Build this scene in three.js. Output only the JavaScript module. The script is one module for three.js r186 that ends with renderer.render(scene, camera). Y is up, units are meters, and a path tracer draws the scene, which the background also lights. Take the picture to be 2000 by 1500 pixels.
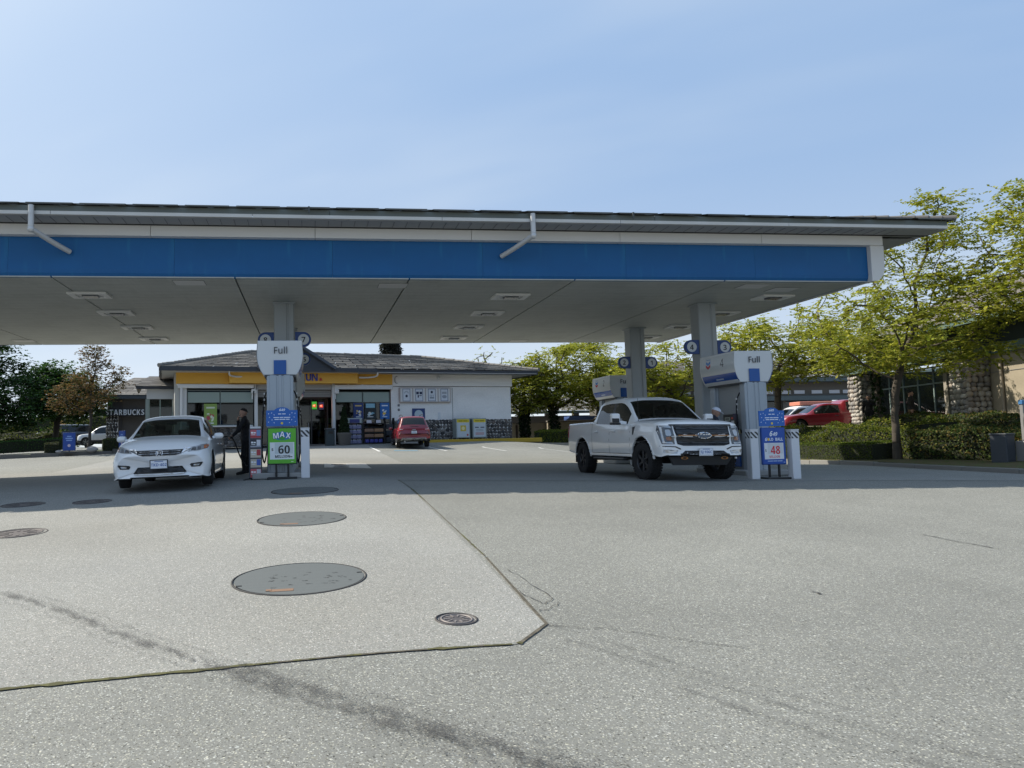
import * as THREE from 'three';
import { mergeGeometries, mergeVertices } from 'three/addons/utils/BufferGeometryUtils.js';
import { RoundedBoxGeometry } from 'three/addons/geometries/RoundedBoxGeometry.js';
import { TextGeometry } from 'three/addons/geometries/TextGeometry.js';
import { FontLoader } from 'three/addons/loaders/FontLoader.js';
import { TessellateModifier } from 'three/addons/modifiers/TessellateModifier.js';
import { MarchingCubes } from 'three/addons/objects/MarchingCubes.js';

// ---------------------------------------------------------------- camera, sky, sun, exposure
const scene = new THREE.Scene();
const EYE = 0.82;
const camera = new THREE.PerspectiveCamera(2 * Math.atan(750 / 1450) * 180 / Math.PI, 4 / 3, 0.1, 3000);
camera.position.set(0, EYE, 0);
camera.rotation.set(0.07734, -0.12202, -0.0205, 'YXZ');
camera.setViewOffset(2000, 1500, 221, 0, 2000, 1500);
camera.updateProjectionMatrix();
const renderer = new THREE.WebGLRenderer({ antialias: true });
renderer.setSize(1024, 768);
renderer.toneMapping = THREE.LinearToneMapping;
renderer.toneMappingExposure = 1.3;
renderer.shadowMap.enabled = true;

const SUN = new THREE.Vector3(-0.85, 1, -0.5).normalize();
const sun = new THREE.DirectionalLight(new THREE.Color(1.0, 0.925, 0.80), 5.0);
sun.position.copy(SUN).multiplyScalar(120).add(new THREE.Vector3(4, 0, -28));
sun.target.position.set(4, 0, -28);
sun.castShadow = true;
sun.shadow.mapSize.set(4096, 4096);
Object.assign(sun.shadow.camera, { left: -60, right: 60, top: 60, bottom: -60, near: 1, far: 300 });
scene.add(sun, sun.target);

function rng(seed) { let a = seed >>> 0; return () => { a = (a + 0x6D2B79F5) | 0; let t = Math.imul(a ^ (a >>> 15), 1 | a); t = (t + Math.imul(t ^ (t >>> 7), 61 | t)) ^ t; return ((t ^ (t >>> 14)) >>> 0) / 4294967296; }; }
function hash3(x, y, z) { let h = Math.imul(x, 374761393) + Math.imul(y, 668265263) + Math.imul(z, 2147483647 ^ 0x5bd1e995) | 0; h = Math.imul(h ^ (h >>> 13), 1274126177); return ((h ^ (h >>> 16)) >>> 0) / 4294967296; }
const sm = (t) => t * t * (3 - 2 * t);
function noise3(x, y, z = 0) {
  const xi = Math.floor(x), yi = Math.floor(y), zi = Math.floor(z), u = sm(x - xi), v = sm(y - yi), w = sm(z - zi);
  const L = (a, b, t) => a + (b - a) * t, h = (i, j, k) => hash3(xi + i, yi + j, zi + k);
  return L(L(L(h(0, 0, 0), h(1, 0, 0), u), L(h(0, 1, 0), h(1, 1, 0), u), v), L(L(h(0, 0, 1), h(1, 0, 1), u), L(h(0, 1, 1), h(1, 1, 1), u), v), w);
}
function fbm(x, y, z = 0, o = 4) { let s = 0, a = 0.5, n = 0; for (let i = 0; i < o; i++) { s += a * noise3(x, y, z); n += a; a *= 0.5; x *= 2.03; y *= 2.03; z *= 2.03; } return s / n; }
const clamp = (x, a = 0, b = 1) => Math.min(b, Math.max(a, x));
const lerp = (a, b, t) => a + (b - a) * t;
const sstep = (a, b, x) => sm(clamp((x - a) / (b - a)));

// sky: clear spring air with thin high cirrus, whiter towards the sun and the horizon
{
  const W = 1024, H = 512, data = new Float32Array(W * H * 4);
  for (let j = 0; j < H; j++) for (let i = 0; i < W; i++) {
    const el = ((j + 0.5) / H - 0.5) * Math.PI, az = ((i + 0.5) / W - 0.5) * 2 * Math.PI;
    const dy = Math.sin(el), c = Math.cos(el), dx = c * Math.cos(az), dz = c * Math.sin(az);
    const e = Math.max(dy, 0), cs = dx * SUN.x + dy * SUN.y + dz * SUN.z;
    const horizon = Math.exp(-e * 5.5), glow = Math.pow(clamp(0.5 + 0.5 * cs), 5);
    let r = lerp(0.22, 0.96, horizon), g = lerp(0.41, 1.03, horizon), b = lerp(0.74, 1.05, horizon);
    const q = 1 / (e + 0.16), px = dx * q, pz = dz * q;
    const wx = px * 0.8 + pz * 0.5, wz = -px * 0.5 + pz * 0.8;
    let cl = fbm(wx * 0.6 + 3.1 + 0.5 * fbm(wx, wz, 8, 3), wz * 2.3 + 1.7, 5.5, 5) * 0.62 + fbm(wx * 0.33, wz * 0.42 + 9, 2.2, 4) * 0.5;
    cl = sstep(0.46, 0.86, cl) * sstep(0.0, 0.12, e);
    const whit = clamp(glow * 0.72 + cl * 0.52);
    r = lerp(r, Math.max(r, 0.78), whit); g = lerp(g, Math.max(g, 0.86), whit); b = lerp(b, Math.max(b, 0.93), whit);
    const k = (1 + 0.25 * glow) * 0.74;
    if (dy < 0) { const t = sstep(0, -0.06, dy); r = lerp(r, 0.30, t); g = lerp(g, 0.30, t); b = lerp(b, 0.29, t); }
    data.set([r * k, g * k, b * k, 1], (j * W + i) * 4);
  }
  const tex = new THREE.DataTexture(data, W, H, THREE.RGBAFormat, THREE.FloatType);
  tex.mapping = THREE.EquirectangularReflectionMapping; tex.magFilter = THREE.LinearFilter; tex.minFilter = THREE.LinearFilter; tex.needsUpdate = true;
  scene.background = tex; scene.environment = tex;
}

// ---------------------------------------------------------------- helpers
const V = (x, y, z) => new THREE.Vector3(x, y, z);
const lin = (r, g, b) => new THREE.Color().setRGB(r, g, b);
function mat(color, rough = 0.7, o = {}) {
  const P = ['clearcoat', 'transmission', 'sheen', 'ior', 'thickness', 'clearcoatRoughness', 'specularIntensity', 'iridescence'].some((k) => k in o);
  const c = color && color.isColor ? color : new THREE.Color(color);
  return new (P ? THREE.MeshPhysicalMaterial : THREE.MeshStandardMaterial)({ color: c, roughness: rough, metalness: 0, side: THREE.DoubleSide, ...o });
}
// The plot lies askew to the canopy: layout figures (x across, d along) are turned into world metres here.
const site = (x, y, d) => V(0.99257 * x, y - 0.0205 * x, -(d / 0.99257 - 0.12171 * x));
let layout = true;      // false while positions are given directly in world metres
const used = new Map();
function numbered(n) { const k = used.get(n) || 0; used.set(n, k + 1); return k ? n + '_' + String(k).padStart(3, '0') : n; }
function thing(name, label, category, [x, y, z] = [0, 0, 0], turn = 0, group) {
  const o = new THREE.Group(); o.name = numbered(name); scene.add(o); layout ? o.position.copy(site(x, y, -z)) : o.position.set(x, y, z); o.rotation.y = turn;
  o.userData = { label, category }; if (group) o.userData.group = group; return o;
}
function prep(g) {
  let h = g.index ? g.toNonIndexed() : g;
  for (const k of Object.keys(h.attributes)) if (!['position', 'normal', 'uv', 'color'].includes(k)) h.deleteAttribute(k);
  if (!h.attributes.normal) h.computeVertexNormals();
  if (!h.attributes.uv) h.setAttribute('uv', new THREE.BufferAttribute(new Float32Array(h.attributes.position.count * 2), 2));
  return h;
}
function join(list) {
  const l = list.flat(9).filter(Boolean);
  if (l.length === 1) return l[0];
  const anyCol = l.some((g) => g.attributes.color);
  const p = l.map(prep);
  if (!anyCol) return mergeGeometries(p); p.forEach((g) => { if (!g.attributes.color) g.setAttribute('color', new THREE.BufferAttribute(new Float32Array(g.attributes.position.count * 3).fill(1), 3)); });
  return mergeGeometries(p);
}
function obj(name, geo, m, parent = scene, data) {
  const g = Array.isArray(geo) ? join(geo) : geo;
  const o = new THREE.Mesh(g, m); o.name = parent === scene ? numbered(name) : name; o.castShadow = o.receiveShadow = true;
  parent.add(o); if (data) Object.assign(o.userData, data); return o;
}
function tag(o, label, category, group) { o.userData.label = label; o.userData.category = category; if (group) o.userData.group = group; return o; }
function structure(name, geo, m, label) {
  const g = Array.isArray(geo) ? join(geo) : geo;
  if (layout) { const p = g.attributes.position, v = V(0, 0, 0); for (let i = 0; i < p.count; i++) { v.copy(site(p.getX(i), p.getY(i), -p.getZ(i))); p.setXYZ(i, v.x, v.y, v.z); } g.computeVertexNormals(); }
  return obj(name, g, m, scene, label ? { kind: 'structure', label } : { kind: 'structure' });
}
const _m = new THREE.Matrix4(), _q = new THREE.Quaternion(), _e = new THREE.Euler();
function put(g, x = 0, y = 0, z = 0, rx = 0, ry = 0, rz = 0, s = 1) {
  const sc = Array.isArray(s) ? V(...s) : V(s, s, s);
  g.applyMatrix4(_m.compose(V(x, y, z), _q.setFromEuler(_e.set(rx, ry, rz)), sc)); return g;
}
const box = (w, h, d, x = 0, y = 0, z = 0, rx = 0, ry = 0, rz = 0) => put(new THREE.BoxGeometry(w, h, d), x, y, z, rx, ry, rz);
const rbox = (w, h, d, r, x = 0, y = 0, z = 0, rx = 0, ry = 0, rz = 0, seg = 2) => put(new RoundedBoxGeometry(w, h, d, seg, Math.min(r, w / 2.01, h / 2.01, d / 2.01)), x, y, z, rx, ry, rz);
const cyl = (r0, r1, h, x = 0, y = 0, z = 0, rx = 0, ry = 0, rz = 0, n = 20, open = false) => put(new THREE.CylinderGeometry(r1, r0, h, n, 1, open), x, y, z, rx, ry, rz);
const sph = (r, x = 0, y = 0, z = 0, s = 1, n = 16) => put(new THREE.SphereGeometry(r, n, Math.round(n * 0.7)), x, y, z, 0, 0, 0, s);
function tube(pts, r, n = 8, seg) { const c = new THREE.CatmullRomCurve3(pts.map((p) => V(...p)), false, 'centripetal'); return new THREE.TubeGeometry(c, seg || pts.length * 6, r, n, false); }
function bar(a, b, w, h) { const A = V(...a), B = V(...b), d = B.clone().sub(A), g = new THREE.BoxGeometry(w, h, d.length()); g.lookAt ? 0 : 0; const q = new THREE.Quaternion().setFromUnitVectors(V(0, 0, 1), d.clone().normalize()); g.applyMatrix4(new THREE.Matrix4().compose(A.add(B).multiplyScalar(0.5), q, V(1, 1, 1))); return g; }
function poly(pts) { return new THREE.Shape(pts.map((p) => new THREE.Vector2(p[0], p[1]))); }
function extrude(pts, depth, bevel = 0, o = {}) { return new THREE.ExtrudeGeometry(Array.isArray(pts) ? poly(pts) : pts, { depth, bevelEnabled: bevel > 0, bevelSize: bevel, bevelThickness: bevel, bevelSegments: 2, curveSegments: 16, ...o }); }
function lathe(pts, n = 28) { return new THREE.LatheGeometry(pts.map((p) => new THREE.Vector2(p[0], p[1])), n); }
// a triangle soup with flat colours per face, for leaves and chips
function soup(pos, col, uv) {
  const g = new THREE.BufferGeometry(); g.setAttribute('position', new THREE.BufferAttribute(new Float32Array(pos), 3));
  if (col) g.setAttribute('color', new THREE.BufferAttribute(new Float32Array(col), 3));
  g.setAttribute('uv', new THREE.BufferAttribute(uv ? new Float32Array(uv) : new Float32Array(pos.length / 3 * 2), 2));
  g.computeVertexNormals(); return g;
}
function canvasTex(w, h, draw) {
  const c = document.createElement('canvas'); c.width = w; c.height = h; const x = c.getContext('2d'); draw(x, w, h);
  const t = new THREE.CanvasTexture(c); t.colorSpace = THREE.SRGBColorSpace; t.magFilter = THREE.LinearFilter; t.anisotropy = 8; return t;
}
function dataTex(n, fn, srgb = true) {
  const d = new Uint8Array(n * n * 4);
  for (let j = 0; j < n; j++) for (let i = 0; i < n; i++) { const c = fn(i, j, n); d.set([c[0], c[1], c[2], c[3] ?? 255], (j * n + i) * 4); }
  const t = new THREE.DataTexture(d, n, n); t.wrapS = t.wrapT = THREE.RepeatWrapping; t.magFilter = THREE.LinearFilter; t.minFilter = THREE.LinearMipmapLinearFilter; t.generateMipmaps = true;
  if (srgb) t.colorSpace = THREE.SRGBColorSpace; t.needsUpdate = true; return t;
}
// a printed panel: a thin sheet facing +z, with its print as a map
function printed(w, h, tex, rough = 0.5) { return [new THREE.PlaneGeometry(w, h), mat(0xffffff, rough, { map: tex })]; }
const font = await new FontLoader().loadAsync('fonts/droid/droid_sans_bold.typeface.json');
const thinFont = await new FontLoader().loadAsync('fonts/droid/droid_sans_regular.typeface.json');
function text3(str, size, depth, f = font) { const g = new TextGeometry(str, { font: f, size, depth, curveSegments: 5, bevelEnabled: false }); g.computeBoundingBox(); return g; }

// ---------------------------------------------------------------- shared materials
const M = {
  whitePaint: mat(lin(0.70, 0.71, 0.71), 0.55), offWhite: mat(lin(0.55, 0.55, 0.53), 0.6), alu: mat(lin(0.42, 0.45, 0.47), 0.42, { metalness: 0.35 }),
  steel: mat(lin(0.36, 0.38, 0.40), 0.4, { metalness: 0.6 }), black: mat(lin(0.012, 0.012, 0.013), 0.5), rubber: mat(lin(0.016, 0.016, 0.017), 0.85),
  darkGrey: mat(lin(0.05, 0.055, 0.06), 0.6), midGrey: mat(lin(0.16, 0.165, 0.17), 0.6), blue: mat(lin(0.004, 0.085, 0.33), 0.35), chrome: mat(lin(0.75, 0.75, 0.76), 0.16, { metalness: 1 }),
  glass: mat(lin(0.55, 0.62, 0.60), 0.02, { transmission: 1, thickness: 0, ior: 1.5 }), yellow: mat(lin(0.62, 0.42, 0.03), 0.7),
  red: mat(lin(0.42, 0.02, 0.03), 0.4),
};
// ---------------------------------------------------------------- terrain
// d = metres in front of the camera (world z = -d)
const BASE = [[-20, -1.94], [0, -0.825], [12.6, -0.123], [13.6, -0.07], [15, -0.018], [17, 0], [24, 0.02], [27, 0.08], [31, 0.2], [39, 0.5], [44, 0.7], [46, 0.74], [62, 0.66], [120, 0], [700, -6], [2000, -20]];
function base0(d) { for (let i = 1; i < BASE.length; i++) if (d <= BASE[i][0]) { const [a, p] = BASE[i - 1], [b, q] = BASE[i]; return lerp(p, q, (d - a) / (b - a)); } return BASE[BASE.length - 1][1]; }
function ground(x, d) {
  let y = (base0(d - 0.7) + base0(d) * 2 + base0(d + 0.7)) / 4;
  const flat = sstep(11, 19, x) * sstep(24, 30, d);           // the right-hand side stays level
  if (d > 24) y = lerp(y, 0.0 + 0.012 * Math.max(0, d - 34), flat);
  const l = 1 - x, s = l > 0 ? (l < 1 ? l * l / 2 : l - 0.5) : 0;   // falls to the left
  y -= 0.036 * Math.min(s, 24) * (1 - 0.9 * sstep(48, 80, d));
  y += 0.055 * sstep(14.8, 16.4, d) * (1 - sstep(22, 26, d)) * (1 - sstep(0, 2.5, x)) * sstep(-9, -5, x);
  y += 0.0205 * clamp(x, 0, 18) * sstep(41, 44, d) * (1 - sstep(60, 80, d));
  return y;
}
// the same surface in world metres
function groundW(X, D) { const x = X / 0.99257, d = 0.99257 * (D + 0.12171 * x); return ground(x, d) - 0.0205 * x; }
function lattice(a, b, n) { return Array.from({ length: n + 1 }, (_, i) => lerp(a, b, i / n)); }
function sheet(xs, ds, up, tint, uvs = 5, warp) {
  const nx = xs.length, nd = ds.length, pos = [], uv = [], col = [], idx = [];
  for (let j = 0; j < nd; j++) for (let i = 0; i < nx; i++) {
    let x = xs[i], d = ds[j]; if (warp) [x, d] = warp(x, d);
    pos.push(x, ground(x, d) + up, -d); uv.push(x / uvs, d / uvs); const c = tint ? tint(x, d) : [1, 1, 1]; col.push(...c);
  }
  for (let j = 0; j < nd - 1; j++) for (let i = 0; i < nx - 1; i++) { const a = j * nx + i; idx.push(a, a + 1, a + nx + 1, a, a + nx + 1, a + nx); }
  const g = new THREE.BufferGeometry(); g.setAttribute('position', new THREE.Float32BufferAttribute(pos, 3)); g.setAttribute('uv', new THREE.Float32BufferAttribute(uv, 2)); g.setAttribute('color', new THREE.Float32BufferAttribute(col, 3));
  g.setIndex(idx); g.computeVertexNormals(); return g;
}
// aggregate: stones of a few millimetres in a grey binder
function aggregate(seed, n, stones, lo, hi, tints, dark) {
  const d = new Float32Array(n * n * 3), r = rng(seed);
  for (let i = 0; i < n * n; i++) { const v = lo + (r() - 0.5) * 0.055; d[i * 3] = v; d[i * 3 + 1] = v; d[i * 3 + 1] = v * 1.015; d[i * 3 + 2] = v * 0.94; }
  for (let k = 0; k < stones; k++) {
    const cx = r() * n, cy = r() * n, a = 0.8 + 2.3 * r() * r(), bq = a * (0.55 + 0.45 * r()), th = r() * 3.14, ct = Math.cos(th), st = Math.sin(th);
    let v = lerp(lo * 0.75, hi, Math.pow(r(), 1.35)); if (r() < dark) v = lo * (0.28 + 0.4 * r());
    const t = tints[Math.floor(r() * tints.length)], R = Math.ceil(a);
    for (let y = -R; y <= R; y++) for (let x = -R; x <= R; x++) {
      const u = (x * ct + y * st) / a, w = (-x * st + y * ct) / bq; if (u * u + w * w > 1) continue;
      const i = ((Math.floor(cy + y) + n) % n) * n + ((Math.floor(cx + x) + n) % n);
      d[i * 3] = v * t[0]; d[i * 3 + 1] = v * t[1]; d[i * 3 + 2] = v * t[2];
    }
  }
  const to = (v) => Math.round(255 * clamp(v <= 0.0031308 ? v * 12.92 : 1.055 * Math.pow(v, 1 / 2.4) - 0.055));
  return dataTex(n, (i, j) => { const k = (j * n + i) * 3; return [to(d[k]), to(d[k + 1]), to(d[k + 2])]; });
}
const warmStone = [[1.04, 1.05, 0.97], [1.08, 1.05, 0.9], [1.05, 1.04, 0.86], [1.0, 1.04, 1.0], [1.03, 1.05, 0.96]];
const texAsphalt = aggregate(11, 2048, 300000, 0.185, 0.50, warmStone, 0.28);
const texPad = aggregate(23, 2048, 300000, 0.225, 0.53, [[1.04, 1, 0.93], [1.02, 1, 0.96], [1, 1, 0.98], [1.06, 1, 0.88]], 0.2);
const texPink = aggregate(37, 1024, 60000, 0.235, 0.46, [[1.12, 1, 0.9], [1.06, 1, 0.92], [1, 0.98, 0.95]], 0.16);
const groundMat = mat(0xffffff, 0.93, { map: texAsphalt, vertexColors: true });
const padMat = mat(0xffffff, 0.92, { map: texPad, vertexColors: true });
const pinkMat = mat(0xffffff, 0.92, { map: texPink, vertexColors: true });
const patch0 = (x, d) => { const v = 0.93 + 0.26 * (fbm(x * 0.35, d * 0.35, 1, 4) - 0.5) + 0.18 * (fbm(x * 1.7, d * 1.7, 4, 3) - 0.5); return [v, v, v * 0.985]; };
const patch1 = (x, d) => { const v = 0.96 + 0.22 * (fbm(x * 0.3 + 9, d * 0.3, 3, 4) - 0.5) + 0.16 * (fbm(x * 1.4, d * 1.4, 7, 3) - 0.5), w = fbm(x * 0.5, d * 0.5, 12, 3); return [v * (1 + 0.03 * (w - 0.5)), v, v * (1 - 0.07 * (w - 0.4))]; };
{
  const xs = [-700, -300, -150, -90, -60, -45, ...lattice(-35, -9, 26), ...lattice(-8.6, 21, 74), ...lattice(22, 40, 18), 50, 70, 120, 300, 700];
  const ds = [-60, -25, -12, -6, -3, ...lattice(-1, 18, 64), ...lattice(18.6, 48, 42), 52, 58, 66, 80, 110, 160, 300, 700, 1900];
  structure('ground', sheet(xs, ds, 0, patch0), groundMat, 'worn grey asphalt forecourt ground');
  const front = (x) => x < 1.41 ? 5.15 + 0.176 * (x - 1.41) : 5.15 + (x - 1.41) * 1.4;
  const apron = sheet([...lattice(-26, -8, 14), ...lattice(-7.5, 1.2, 22), 1.41, 1.57, 1.73], lattice(0, 1, 46), 0.004, patch1, 5, (x, v) => { const d = lerp(front(x), 16.7, v); return [x + 0.0225 * (d - front(1.73)) * Math.pow(clamp((x + 4) / 5.73), 3), d]; });
  structure('concrete_pad', apron, padMat, 'pale concrete pad over the fuel tanks in front of the canopy');
  structure('concrete_slab', sheet(lattice(-26, 19.2, 64), lattice(16.7, 27.6, 22), 0.004, patch1), padMat, 'concrete slab under the fuel canopy');
  structure('forecourt_paving', sheet(lattice(-9.5, 3.45, 16), lattice(27.6, 44.2, 26), 0.004, patch1), pinkMat, 'pinkish exposed aggregate paving in front of the shop');
  // mossy joint round the pad
  const joint = (pts, w0, seed) => {
    const r = rng(seed), pos = [], col = [], P = []; let u = 0;
    for (let i = 0; i < pts.length - 1; i++) { const [ax, ad] = pts[i], [bx, bd] = pts[i + 1], L = Math.hypot(bx - ax, bd - ad), n = Math.ceil(L / 0.05); for (let k = 0; k < n; k++) { const t = k / n; P.push([lerp(ax, bx, t), lerp(ad, bd, t), (bd - ad) / L, -(bx - ax) / L]); } }
    const W = P.map((p, i) => { const m = fbm(i * 0.05, seed, 0, 3) + 0.5 * (fbm(i * 0.4, seed, 5, 2) - 0.5); return [w0 * (0.45 + 1.2 * Math.max(0, m - 0.35) * r() * 2), w0 * (0.45 + 1.2 * Math.max(0, m - 0.35) * r() * 2), m]; });
    for (let i = 0; i < P.length - 1; i++) {
      const q = (k, s) => { const [x, d, nx, nd] = P[k], w = s > 0 ? W[k][0] : W[k][1]; return [x + nx * w * s, d + nd * w * s]; };
      const A = q(i, 1), B = q(i, -1), C = q(i + 1, -1), D = q(i + 1, 1), moss = W[i][2] + (r() - 0.5) * 0.2 > 0.54, v = 0.7 + 0.6 * r();
      const c = moss ? [0.075 * v, 0.072 * v, 0.026 * v] : [0.085 * v, 0.075 * v, 0.055 * v];
      for (const p of [A, B, C, A, C, D]) { pos.push(p[0], ground(...p) + 0.008, -p[1]); col.push(...c); }
    }
    return soup(pos, col);
  };
  const jm = mat(0xffffff, 0.97, { vertexColors: true });
  structure('mossy_joint', join([joint([[-16, front(-16)], [1.41, 5.15]], 0.02, 3), joint([[1.41, 5.15], [1.74, 5.6], [1.86, 8]], 0.027, 5), joint([[1.86, 8], [1.98, 16.7]], 0.014, 7)]), jm, 'mossy joint around the concrete pad');
  structure('slab_joint', joint([[1.98, 16.7], [19.2, 16.75]], 0.012, 9), jm, 'dark joint along the front of the canopy slab');
  // tyre marks: rubber ground into the tops of the stones
  const am = dataTex(512, (i, j, n) => { const v = j / n, edge = Math.pow(Math.sin(v * Math.PI), 0.8), ii = Math.min(i, n - i); const tracks = 0.55 + 0.45 * Math.cos((v - 0.5) * 12.6), m = sstep(0.25, 0.85, fbm(ii / 14, j / 70, 3, 4) * 0.8 + 0.22 * fbm(ii / 60, j / 200, 6, 2)) * edge * tracks; const a = hash3(i >> 1, j >> 3, 9) < m * 0.95 ? 85 + 95 * hash3(i >> 1, j >> 3, 5) : 46 * m; return [a, a, a]; }, false);
  const tm = mat(lin(0.055, 0.054, 0.054), 0.95, { alphaMap: am, transparent: true }), tm2 = mat(lin(0.075, 0.074, 0.072), 0.95, { alphaMap: am, transparent: true, opacity: 0.6 });
  const mark = (pts, w, up = 0.010) => {
    const c = new THREE.CatmullRomCurve3(pts.map((p) => V(p[0], 0, p[1]))), n = 60, pos = [], uv = []; let L = 0, prev;
    const P = c.getSpacedPoints(n).map((p, i, a) => { const t = c.getTangentAt(i / n); if (prev) L += p.distanceTo(prev); prev = p; return [p.x, p.z, t.z, -t.x, L]; });
    for (let i = 0; i < n; i++) { const q = (k, s) => { const [x, d, nx, nd, l] = P[k], X = x + nx * w / 2 * s, D = d + nd * w / 2 * s; return [X, ground(X, D) + up, -D, l / 2.1, s > 0 ? 1 : 0]; }; const A = q(i, 1), B = q(i, -1), C = q(i + 1, -1), D = q(i + 1, 1); for (const p of [A, B, C, A, C, D]) { pos.push(p[0], p[1], p[2]); uv.push(p[3], p[4]); } }
    return soup(pos, null, uv);
  };
  structure('tyre_mark', mark([[1.25, 3.3], [0.93, 3.54], [0.5, 3.84], [-0.01, 4.25], [-0.66, 4.88], [-1.3, 5.46], [-1.98, 6.19], [-2.84, 6.95]], 0.34, 0.014), tm);
  structure('tyre_mark', mark([[3.3, 3.4], [2.8, 3.83], [2.18, 4.67], [1.76, 5.25]], 0.14), tm2);
  structure('tyre_mark', mark([[2.9, 4.05], [2.71, 4.24], [2.43, 4.55], [2.13, 5.05], [1.75, 5.6]], 0.09), tm2);
  structure('tyre_mark', mark([[2.95, 3.3], [2.57, 3.72], [2.35, 4.01], [2.1, 4.4]], 0.24), tm2);
  structure('tyre_mark', mark([[1.45, 3.2], [1.05, 3.52], [0.62, 3.85], [0.1, 4.3], [-0.45, 4.8]], 0.42, 0.018), tm);
  // cracks
  const crack = (pts, w) => { const pos = [], r = rng(pts.length * 7 + 1); let P = []; for (let i = 0; i < pts.length - 1; i++) { for (let k = 0; k < 6; k++) { const t = k / 6; P.push([lerp(pts[i][0], pts[i + 1][0], t) + (r() - 0.5) * 0.03, lerp(pts[i][1], pts[i + 1][1], t) + (r() - 0.5) * 0.05]); } } P.push(pts[pts.length - 1]); for (let i = 0; i < P.length - 1; i++) { const [ax, ad] = P[i], [bx, bd] = P[i + 1], L = Math.hypot(bx - ax, bd - ad) || 1, nx = (bd - ad) / L, nd = -(bx - ax) / L, a = w * (0.4 + r()), b = w * (0.4 + r()); const q = [[ax + nx * a, ad + nd * a], [ax - nx * a, ad - nd * a], [bx - nx * b, bd - nd * b], [bx + nx * b, bd + nd * b]]; for (const k of [0, 1, 2, 0, 2, 3]) pos.push(q[k][0], ground(...q[k]) + 0.008, -q[k][1]); } return soup(pos); };
  const cm = mat(lin(0.05, 0.048, 0.045), 0.95);
  structure('crack', crack([[1.80, 6.6], [1.86, 6.25], [1.9, 6.15], [2.02, 6.3], [1.98, 6.9], [1.93, 7.4]], 0.004), cm);
  structure('crack', crack([[1.78, 5.95], [1.9, 6.0], [2.03, 6.2]], 0.004), cm);
  structure('crack', crack([[1.74, 5.58], [2.1, 5.5], [2.5, 5.3], [2.9, 5.05]], 0.0035), cm);
  structure('crack', crack([[7.69, 8.4], [7.6, 8.9], [7.57, 9.29]], 0.012), cm);
  structure('crack', crack([[4.34, 6.56], [4.36, 6.43]], 0.009), cm);
  structure('crack', crack([[6.7, 6.1], [6.3, 6.35]], 0.007), cm);
  // painted parking lines by the shop
  const stripe = (a, b, w) => { const n = 14, pos = []; const L = Math.hypot(b[0] - a[0], b[1] - a[1]), nx = (b[1] - a[1]) / L * w / 2, nd = -(b[0] - a[0]) / L * w / 2; for (let i = 0; i < n; i++) { const p = (t, s) => [lerp(a[0], b[0], t) + nx * s, lerp(a[1], b[1], t) + nd * s]; const q = [p(i / n, 1), p(i / n, -1), p((i + 1) / n, -1), p((i + 1) / n, 1)]; for (const k of [0, 1, 2, 0, 2, 3]) pos.push(q[k][0], ground(...q[k]) + 0.014, -q[k][1]); } return soup(pos); };
  const wp = mat(lin(0.62, 0.62, 0.60), 0.8);
  structure('parking_line', stripe([3.42, 41.5], [3.5, 36.6], 0.13), wp);
  structure('parking_line', stripe([9.7, 41.6], [9.85, 37.2], 0.11), wp);
  structure('parking_line', stripe([12.9, 41.8], [13.2, 36.6], 0.11), wp);
  structure('parking_line', stripe([6.7, 41.6], [6.9, 37.2], 0.11), wp);
  structure('accessible_bay_mark', stripe([4.3, 37.6], [5.5, 37.6], 0.45), mat(lin(0.12, 0.30, 0.42), 0.8), 'faded blue paint on the parking bay');
}
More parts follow.
